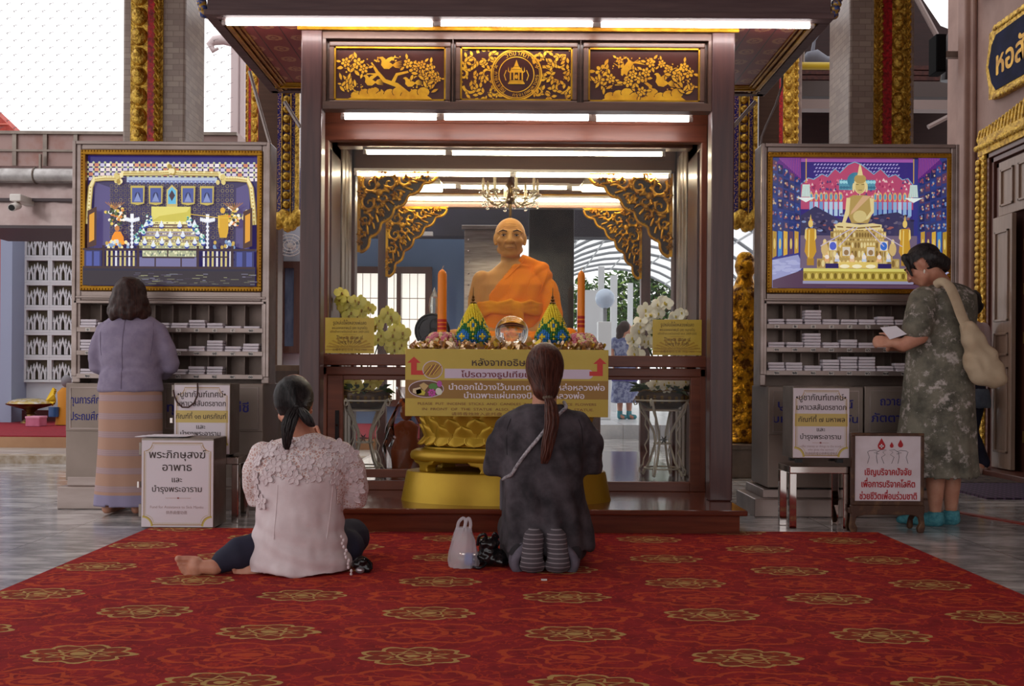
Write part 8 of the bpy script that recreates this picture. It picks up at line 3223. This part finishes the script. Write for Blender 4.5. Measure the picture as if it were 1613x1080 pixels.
def jf(c, n):
    return .007 * noise.noise(Vector((c.x * 9, c.y * 8, c.z * 14))) + .004 * sin(c.z * 90 + 4 * noise.noise(c * 8)) * max(0, 1 - abs(c.z - zz(582)) / .09)


jk, jo = cloth(t, 'jacket', b, JK, .012, fn=jf)
tj = tree_of(jk)
q = B()
for xs_ in (0,):
    q.tube([onto(tj, cx + xs_ - .003, zz(y), .0005)[0] for y in range(500, 616, 8)], .0022, 5)
for sx in (-1, 1):
    q.tube([onto(tj, cx + sx * x_, zz(y), .0005)[0] for x_, y in ((.15, 508), (.158, 525), (.152, 545), (.145, 560))], .0025, 5)
q.build('seams', mat('lavender_seam', (112, 100, 122), .9), jo, smooth=60)
SKM = bpy.data.materials.new('striped_wrap_skirt')
k = NT(SKM)
g = k.node('ShaderNodeNewGeometry').outputs['Position']
sep = k.node('ShaderNodeSeparateXYZ')
k.put(sep.inputs[0], g)
z = sep.outputs[2]
f1 = k.m('LESS_THAN', k.m('ABSOLUTE', k.m('SUBTRACT', k.m('FRACT', k.m('DIVIDE', z, .108)), .5)), .17)
fine = k.m('LESS_THAN', k.m('FRACT', k.m('DIVIDE', z, .0108)), .28)
c = k.mix(k.m('MULTIPLY', f1, .75), rgb(176, 136, 116), rgb(160, 136, 146))
c = k.mix(k.m('MULTIPLY', k.m('MULTIPLY', fine, f1), .5), c, rgb(196, 170, 156))
hem = k.m('LESS_THAN', z, .125)
c = k.mix(hem, c, rgb(142, 132, 160))
k.put(k.bsdf.inputs['Base Color'], c)
k.bsdf.inputs['Roughness'].default_value = .85
k.bump(k.noise(g, 300, 2), .15, .001)
b = B()
b.ell([(cx, 6.01, zz(612), .182, .135), (cx, 6.01, zz(640), .186, .14), (cx - .0, 6.01, zz(690), .19, .14), (cx - .008, 6.01, zz(750), .198, .13), (cx - .014, 6.01, .045, .205, .125)], 36)
sk = remesh(b, .012, 3, lambda c, n: .007 * noise.noise(Vector((c.x * 8, c.y * 8, c.z * 2))) + .004 * sin((c.x - cx) * 60) * max(0, .5 - c.z))
sk = filt(sk, lambda x, y, z: z > .06 or abs(n_ := 0) > 1)
so = sk.build('skirt', SKM, t, smooth=180)
so.modifiers.new('thick', 'SOLIDIFY').thickness = .005
HD = hairmat('dark_brown_hair', (36, 20, 18), (66, 40, 34))
b = B()
ctr = hc + Vector((0, -.015, .02))
b.ball(ctr, (.1, .105, .105), 18, 14).ball(ctr + Vector((0, -.01, -.055)), (.118, .1, .085), 18, 14)
for i in range(9):
    a = pi + pi * i / 8
    b.ball(ctr + Vector((.1 * cos(a), .085 * sin(a), -.115 + .012 * sin(i * 2.4))), (.034, .034, .045), 10, 8)
r = remesh(b, .009, 2, lambda c, n: .006 * noise.noise(Vector((c.x * 26, c.y * 26, c.z * 9))) + .004 * noise.noise(c * 40))
r = filt(r, lambda x, y, z: not (y > hc.y + .05 and z < hc.z + .05))
r.build('hair', HD, t, smooth=180)

# ---------------------------------------------------------------- woman in patterned dress at the right kiosk
D = 5.76
k5 = F / D
cx = X(1486, D)
t = person('woman in grey-green mottled dress reading a leaflet with bowed head', cx, D)
zz = lambda y: Z(y, D, 1480)
xx = lambda px: X(px, D)
hc = Vector((xx(1451), 5.74, zz(419)))
R = rotz(pi + .95) @ rotx(.55)
b = B()
head_into(b, hc, R, 1.0, neck=(xx(1482), 5.77, zz(446)))
b.ell([(xx(1484), 5.77, zz(447), .075, .065), (xx(1486), 5.77, zz(458), .15, .1), (xx(1486), 5.77, zz(490), .16, .12), (xx(1482), 5.77, zz(560), .15, .13), (xx(1477), 5.77, zz(620), .17, .15), (xx(1477), 5.77, zz(660), .17, .15)])
b.chain([(xx(1452), 5.71, zz(480), .05), (xx(1434), 5.64, zz(530), .052), (xx(1412), 5.66, zz(545), .038), (xx(1401), 5.68, zz(541), .03)], 12)
hand_into(b, (xx(1403), 5.68, zz(541)), (-1, .15, .1), (.1, -1, .3), 1, .95, .9)
b.chain([(xx(1520), 5.84, zz(475), .06), (xx(1500), 5.95, zz(530), .05), (xx(1440), 5.95, zz(545), .036)], 10)
hand_into(b, (xx(1440), 5.95, zz(545)), (-1, -.3, .1), (.1, 1, .3), -1, .95, .9)
for px, dy, f in ((1471, -.04, 1), (1503, .02, -1)):
    b.chain([(xx(1477 + f * -14), 5.77, zz(650), .085), (xx(px), 5.77 + dy, zz(735), .056), (xx(px), 5.77 + dy, zz(765), .052), (xx(px), 5.77 + dy, .09, .033), (xx(px), 5.77 + dy, .05, .034)], 12)
    b.chain([(xx(px) + .01, 5.77 + dy, .04, .032), (xx(px) - .1, 5.83 + dy, .03, .028), (xx(px) - .15, 5.87 + dy, .022, .022)], 10)
bo = remesh(b, .0095, 2).build('body', SKIN, t, smooth=180)
face_parts(hc, R, 1.0, bo)
B().ball(hc + R @ Vector((.083, .0, -.05)), (.006, .006, .013), 8, 6).build('earring', mat('pale_earring', (226, 220, 206), .3), t, smooth=90)
b = B()
b.ell([(xx(1488), 5.775, zz(446), .085, .07), (xx(1488), 5.775, zz(452), .14, .1), (xx(1487), 5.77, zz(463), .19, .12), (xx(1486), 5.77, zz(490), .195, .15), (xx(1484), 5.77, zz(530), .185, .155), (xx(1481), 5.77, zz(590), .195, .165), (xx(1478), 5.77, zz(650), .21, .18), (xx(1475), 5.77, zz(705), .228, .19), (xx(1474), 5.77, zz(752), .238, .195)], 36)
b.chain([(xx(1448), 5.71, zz(474), .085), (xx(1436), 5.66, zz(505), .088), (xx(1432), 5.65, zz(518), .085)], 14)
b.chain([(xx(1522), 5.82, zz(474), .08), (xx(1520), 5.87, zz(515), .08)], 14)
MOT = bpy.data.materials.new('mottled_dress_print')
k = NT(MOT)
v = k.coords()
n1 = k.noise(v, 7, 8, .65)
n2 = k.noise(v, 16, 6, .7)
c = k.mix(k.ramp(n1, .38, .6), rgb(78, 76, 66), rgb(126, 121, 106))
c = k.mix(k.ramp(n2, .54, .64), c, rgb(188, 178, 172))
k.put(k.bsdf.inputs['Base Color'], c)
k.bsdf.inputs['Roughness'].default_value = .85


def df(c, n):
    return .008 * noise.noise(Vector((c.x * 8, c.y * 8, c.z * 4))) + .012 * sin(math.atan2(c.y - 5.77, c.x - xx(1478)) * 11 + 2 * noise.noise(c * 3)) * max(0, .75 - c.z) * 1.2


dr = remesh(b, .0125, 4, df)
dr = filt(dr, lambda x, y, z: z > zz(749))
so = dr.build('dress', MOT, t, smooth=180)
so.modifiers.new('thick', 'SOLIDIFY').thickness = .005
for px, dy in ((1471, -.04), (1503, .02)):
    b = B()
    x, y = xx(px), 5.77 + dy
    b.chain([(x + .015, y, .036, .04), (x - .06, y + .04, .034, .038), (x - .13, y + .085, .028, .03), (x - .165, y + .1, .022, .022)], 12)
    b.ell([(x + .004, y, .03, .05, .045), (x + .004, y, .085, .043, .04)], 16)
    remesh(b, .008, 2, crease(40, .002)).build('slipper', mat('teal_fabric', (58, 128, 142), .85, col2=(90, 158, 168), scale=50, bump=.3, bscale=120), t, smooth=180)
HK2 = HK
b = B()
ctr = hc + R @ Vector((0, .02, .03))
b.ball(ctr, (.085, .1, .095), 18, 14, R)
for sx in (-1, 1):
    b.chain([(*(hc + R @ Vector((sx * .05, -.05, .085))), .026), (*(hc + R @ Vector((sx * .074, -.06, .03))), .014), (*(hc + R @ Vector((sx * .07, -.07, -.03))), .007)], 10)
    b.chain([(*(hc + R @ Vector((sx * .04, .085, -.01))), .04), (*(hc + R @ Vector((0, .1, -.05))), .04)], 10)
b.ball((xx(1486), 5.79, zz(419)), (.047, .045, .042), 14, 10)
b.chain([(xx(1470), 5.77, zz(414), .045), (xx(1484), 5.79, zz(419), .034)], 10)
r = remesh(b, .007, 2, lambda c, n: .003 * noise.noise(Vector((c.x * 20, c.y * 20, c.z * 50))))
fw = R @ Vector((0, -1, 0))
up_ = R @ Vector((0, 0, 1))


def hk(x, y, z):
    d = Vector((x, y, z)) - hc
    s3 = abs(d.dot(R @ Vector((1, 0, 0))))
    return not (d.dot(fw) > .045 and d.dot(up_) < .06 and s3 < .058) and not (s3 > .06 and -.035 < d.dot(fw) < .03 and d.dot(up_) < .028)


r = filt(r, hk)
r.build('hair', HK2, t, smooth=180)
# leaflet in her hand
b = B()
b.add([(xx(1380), 5.7, zz(517)), (xx(1401), 5.66, zz(515)), (xx(1413), 5.62, zz(528)), (xx(1391), 5.66, zz(536)), (xx(1380), 5.702, zz(517) + .001), (xx(1401), 5.662, zz(515) + .001), (xx(1413), 5.622, zz(528) + .001), (xx(1391), 5.662, zz(536) + .001)],
      [(0, 1, 2, 3), (7, 6, 5, 4), (0, 4, 5, 1), (1, 5, 6, 2), (2, 6, 7, 3), (3, 7, 4, 0)])
b.build('leaflet', mat('leaflet_white', (220, 214, 220), .8), None, label='white folded leaflet held by the woman in the mottled dress', category='leaflet')
# canvas shoulder bag
CAN = mat('beige_canvas', (196, 176, 148), .9, col2=(182, 160, 132), scale=8, bump=.25, bscale=180, bdist=.002)
t2 = thing('shoulder_bag', 'beige canvas hobo bag slung on the back of the woman in mottled dress', 'bag', (xx(1525), 5.58, zz(612)))
q = B()
yb = 5.54
for px, py, r_ in ((1500, 520, .05), (1508, 540, .07), (1515, 560, .08), (1525, 580, .085), (1536, 592, .07), (1543, 596, .055), (1520, 590, .07), (1530, 560, .05), (1508, 575, .06), (1544, 580, .045)):
    q.ball((xx(px), yb + .02, zz(py)), (r_, .07, r_), 14, 10)
r = remesh(q, .01, 40, lambda c, n: .006 * noise.noise(Vector((c.x * 14, c.y * 10, c.z * 10))) + .004 * sin((c.x + c.z) * 60 + 3 * noise.noise(c * 9)))
r.build('pouch', CAN, t2, smooth=180)
pts = [(xx(1463), 5.66, zz(450)), (xx(1468), 5.63, zz(447)), (xx(1474), 5.59, zz(455)), (xx(1482), 5.575, zz(475)), (xx(1490), 5.565, zz(500)), (xx(1498), 5.545, zz(522)), (xx(1508), 5.54, zz(545))]
pts = smoothpath(pts)
q = B()
q.tube(pts, [.026] * 6 + [.03] * (len(pts) - 10) + [.036] * 4, 10, flat=.99)
q.v = [(x, y, z) for x, y, z in q.v]
rr_ = []
for i, (x, y, z) in enumerate(q.v):
    c0 = pts[i // 10]
    rr_.append((x, c0.y + (y - c0.y) * .3, z))
q.v = rr_
q.build('strap', CAN, t2, smooth=70)

# ---------------------------------------------------------------- passer-by behind her
D = 8.9
k9 = F / D
xx = lambda px: X(px, D)
zz = lambda y: Z(y, D, 1530)
cx = xx(1523)
t = person('short-haired person in pale shirt and navy trousers walking behind the mottled dress woman', cx, D)
b = B()
hc = Vector((xx(1527), D, zz(478)))
R = rotz(pi + .8)
head_into(b, hc, R, .95, neck=(cx, D, zz(500)))
b.ell([(cx, D, zz(500), .06, .06), (cx, D, zz(520), .13, .09), (cx, D, zz(560), .12, .1), (cx, D, zz(620), .13, .1)])
b.chain([(cx + .07, D, zz(620), .07), (cx + .06, D + .1, zz(680), .05), (xx(1542), D - .05, .09, .035), (xx(1538), D - .1, .04, .03)], 10)
b.chain([(cx - .05, D, zz(620), .07), (cx - .1, D, zz(680), .05), (cx - .1, D - .05, .09, .035), (cx - .18, D - .1, .04, .03)], 10)
for sx in (-1, 1):
    b.chain([(cx + sx * .14, D, zz(515), .045), (cx + sx * .16, D + .05, zz(560), .04), (cx + sx * .1, D + .2, zz(585), .03)], 8)
    hand_into(b, (cx + sx * .1, D + .2, zz(585)), (0, 1, -.2), (0, .2, 1), sx, .9, .5)
bo = remesh(b, .012, 2).build('body', SKIN, t, smooth=180)
face_parts(hc, R, .95, bo)
b = B()
b.ell([(cx, D, zz(503), .07, .07), (cx, D, zz(512), .14, .1), (cx, D, zz(530), .155, .12), (cx, D, zz(580), .15, .12), (cx, D, zz(615), .16, .13)])
for sx in (-1, 1):
    b.chain([(cx + sx * .14, D, zz(518), .065), (cx + sx * .165, D + .02, zz(548), .06)], 10)
cloth(t, 'shirt', b, mat('pale_shirt', (196, 172, 172), .85), .014, .006, 9)
b = B()
b.ell([(cx, D, zz(600), .16, .13), (cx, D, zz(640), .165, .14)])
b.chain([(cx + .07, D, zz(630), .1), (cx + .07, D + .1, zz(680), .075), (xx(1546), D - .05, .1, .06)], 10)
b.chain([(cx - .06, D, zz(630), .1), (cx - .1, D, zz(680), .075), (cx - .1, D - .05, .1, .06)], 10)
cloth(t, 'trousers', b, NAVY, .014, .006, 9)
b = B()
b.ell([(cx + .02, D, zz(612), .17, .14), (cx + .02, D, zz(630), .185, .155), (cx + .025, D, zz(642), .18, .15)])
cloth(t, 'tied_jacket', b, mat('grey_denim', (104, 112, 124), .9, col2=(84, 92, 106), scale=12), .014, .01, 12)
for x in (xx(1537), cx - .18):
    B().chain([(x + .04, D - .08, .035, .036), (x - .06, D - .12, .03, .034)], 10).build('shoe', mat('pale_shoe', (176, 150, 136), .6), t, smooth=90)
b = B()
b.ball(hc + R @ Vector((0, .015, .03)), (.082, .1, .095), 14, 10)
b.chain([(*(hc + R @ Vector((0, .07, -.03))), .05), (*(hc + R @ Vector((0, .06, -.06))), .04)], 10)
r = remesh(b, .01, 2, lambda c, n: .004 * noise.noise(c * 40))
r = filt(r, lambda x, y, z: not ((Vector((x, y, z)) - hc).dot(R @ Vector((0, -1, 0))) > .04 and z < hc.z + .06))
r.build('hair', HK, t, smooth=180)

# ---------------------------------------------------------------- girl seen through the glass
D = 15.2
xx = lambda px: X(px, D)
zz = lambda y: Z(y, D, 985)
cx = xx(984)
g0 = .19
t = thing('person', 'girl in blue patterned dress and teal socks on the bright walk beyond the glass', 'person', (cx, D, g0))
hc = Vector((xx(985), D, zz(518)))
R = rotz(pi / 2 + .2)
b = B()
head_into(b, hc, R, 1.0, neck=(cx, D, zz(530)))
b.ell([(cx, D, zz(530), .07, .06), (cx, D, zz(536), .14, .09), (cx, D, zz(560), .13, .1), (cx, D, zz(600), .15, .12)])
for sx in (-1, 1):
    b.chain([(cx + sx * .14, D, zz(536), .045), (cx + sx * .2, D, zz(552), .038), (cx + sx * .18, D - .05, zz(572), .03)], 8)
    hand_into(b, (cx + sx * .18, D - .05, zz(572)), (0, -.2, -1), (sx, 0, 0), -sx, .9, .3)
    b.chain([(cx + sx * .08, D, zz(600), .08), (cx + sx * .07, D, zz(632), .05), (cx + sx * .07, D, g0 + .05, .035), (cx + sx * .07 + .05, D - .05, g0 + .03, .03)], 8)
bo = remesh(b, .014, 2).build('body', SKIN, t, smooth=180)
face_parts(hc, R, 1.0, bo)
b = B()
b.ell([(cx, D, zz(531), .1, .08), (cx, D, zz(538), .17, .11), (cx, D, zz(562), .15, .12), (cx, D, zz(580), .17, .14), (cx, D, zz(610), .2, .17), (cx, D, zz(634), .22, .18)])
for sx in (-1, 1):
    b.chain([(cx + sx * .15, D, zz(537), .065), (cx + sx * .19, D, zz(545), .06)], 8)
cloth(t, 'dress', b, mat('blue_print_dress', (150, 156, 184), .85, col2=(96, 100, 140), scale=18, lo=.42, hi=.58), .016, .012, 9)
q = B().lathe([(.172, zz(585)), (.182, zz(600))], (cx, D, 0), 28, 1.1, .95, caps=False)
q.build('belt_band', mat('violet_band', (80, 70, 140), .8), t, smooth=60)
for sx in (-1, 1):
    B().chain([(cx + sx * .07, D, g0 + .12, .04), (cx + sx * .07, D, g0 + .04, .042), (cx + sx * .07 + .08, D - .04, g0 + .035, .035)], 10).build('sock', mat('teal_fabric', (58, 128, 142), .85), t, smooth=90)
b = B()
b.ball(hc + R @ Vector((0, .02, .03)), (.088, .105, .1), 14, 10)
b.chain([(*(hc + R @ Vector((0, .08, 0))), .07), (*(hc + R @ Vector((.0, .09, -.12))), .06), (*(hc + R @ Vector((0, .07, -.22))), .03)], 10)
r = remesh(b, .012, 2, lambda c, n: .005 * noise.noise(c * 30))
r = filt(r, lambda x, y, z: not ((Vector((x, y, z)) - hc).dot(R @ Vector((0, -1, 0))) > .05 and z < hc.z + .06))
r.build('hair', HD, t, smooth=180)

# ---------------------------------------------------------------- bags on the carpet
D = 4.36
xx = lambda px: X(px, D)
zz = lambda y: Z(y, D, 730)
t = thing('plastic_bag', 'thin white plastic carrier bag with a water bottle standing on the carpet', 'bag', (xx(732), D, .012))
m = bpy.data.materials.new('thin_white_plastic')
k = NT(m)
k.bsdf.inputs['Base Color'].default_value = rgb(226, 220, 226)
k.bsdf.inputs['Roughness'].default_value = .25
k.bsdf.inputs['Alpha'].default_value = .42
r9 = random.Random(14)
q = B()
rows = [(733, 893, .064, .05), (732, 882, .066, .055), (731, 868, .06, .05), (731, 850, .05, .04), (731, 838, .038, .03), (732, 830, .03, .022)]
rings = []
for px, py, rx, ry in rows:
    ring = []
    for i in range(28):
        a = 2 * pi * i / 28
        w = 1 + .1 * sin(i * 2.7 + py * .13) + .06 * r9.uniform(-1, 1)
        ring.append((xx(px) + rx * w * cos(a), D + ry * w * sin(a), max(.014, zz(py))))
    rings.append(ring)
q.loft(rings, True)
q.build('bag', m, t, smooth=50)
q = B()
for pts in (((722, 834), (724, 822), (731, 815), (735, 820), (733, 832)), ((733, 832), (737, 818), (741, 816), (743, 826), (740, 838))):
    q.tube(smoothpath([(xx(a), D - .01, zz(c)) for a, c in pts]), .007, 8, flat=.5)
q.build('handle', m, t, smooth=60)
t2 = thing('water_bottle', 'small water bottle with blue label lying inside the white plastic bag', 'bottle', (xx(742), D, .014))
B().tube([(xx(726), D + .005, .046), (xx(752), D - .01, .046)], .028, 16).build('bottle', glassmat('bottle_plastic', (.9, .94, .97), 2.), t2, smooth=50)
B().tube([(xx(736), D, .046), (xx(748), D - .007, .046)], .0292, 16, caps=False).build('paper_label', mat('blue_label', (60, 110, 190), .4), t2, smooth=50)
t = thing('black_bag', 'crumpled glossy black bag between the white plastic bag and kneeling woman', 'bag', (xx(770), D, .012))
BKG = mat('glossy_black_vinyl', (20, 18, 20), .22, coat=.3)
q = B()
for px, py, r_ in ((762, 880, .035), (772, 872, .045), (782, 880, .05), (766, 856, .032), (776, 856, .035), (790, 884, .04), (770, 887, .03)):
    q.ball((xx(px), D + .03, max(r_ * .7 + .012, zz(py))), (r_, .05, r_ * .85), 12, 8)
r = remesh(q, .006, 2, lambda c, n: .012 * noise.noise(c * 28) + .006 * noise.noise(c * 60))
r.v = [(x, y, max(.0125, z)) for x, y, z in r.v]
r.build('body', BKG, t, smooth=180)
q = B()
q.tube(smoothpath([(xx(754), D, zz(858)), (xx(757), D - .02, zz(843)), (xx(766), D - .02, zz(840)), (xx(768), D, zz(852))]), .007, 8)
q.tube(smoothpath([(xx(776), D, zz(850)), (xx(781), D - .02, zz(838)), (xx(786), D, zz(846))]), .007, 8)
q.tube(smoothpath([(xx(748), D - .04, .02), (xx(756), D - .06, .02), (xx(764), D - .05, .024), (xx(768), D - .02, .03)]), .006, 8)
q.build('handle', BKG, t, smooth=60)
D = 4.24
t = thing('black_pouch', 'small black drawstring pouch on the carpet right of the woman in lace', 'pouch', (xx(574), D, .012))
q = B()
for px, py, r_ in ((572, 892, .03), (566, 888, .028), (580, 892, .028), (574, 884, .022)):
    q.ball((X(px, D), D, max(.7 * r_ + .012, Z(py, D, px))), (r_, .035, r_ * .9), 12, 8)
r = remesh(q, .005, 2, lambda c, n: .008 * noise.noise(c * 40))
r.v = [(x, y, max(.0125, z)) for x, y, z in r.v]
r.build('body', BKG, t, smooth=180)
q = B().tube(smoothpath([(X(560, D), D - .02, Z(890, D)), (X(564, D), D - .035, Z(880, D)), (X(574, D), D - .03, Z(876, D)), (X(586, D), D - .02, Z(884, D)), (X(589, D), D - .02, Z(896, D))]), .004, 6)
q.build('drawstring', BKG, t, smooth=60)
B().ball((X(571, D), D - .035, Z(897, D)), (.02, .014, .014), 12, 8).build('bottle_cap', mat('silver_cap', (176, 166, 172), .25, .7), t, smooth=90)
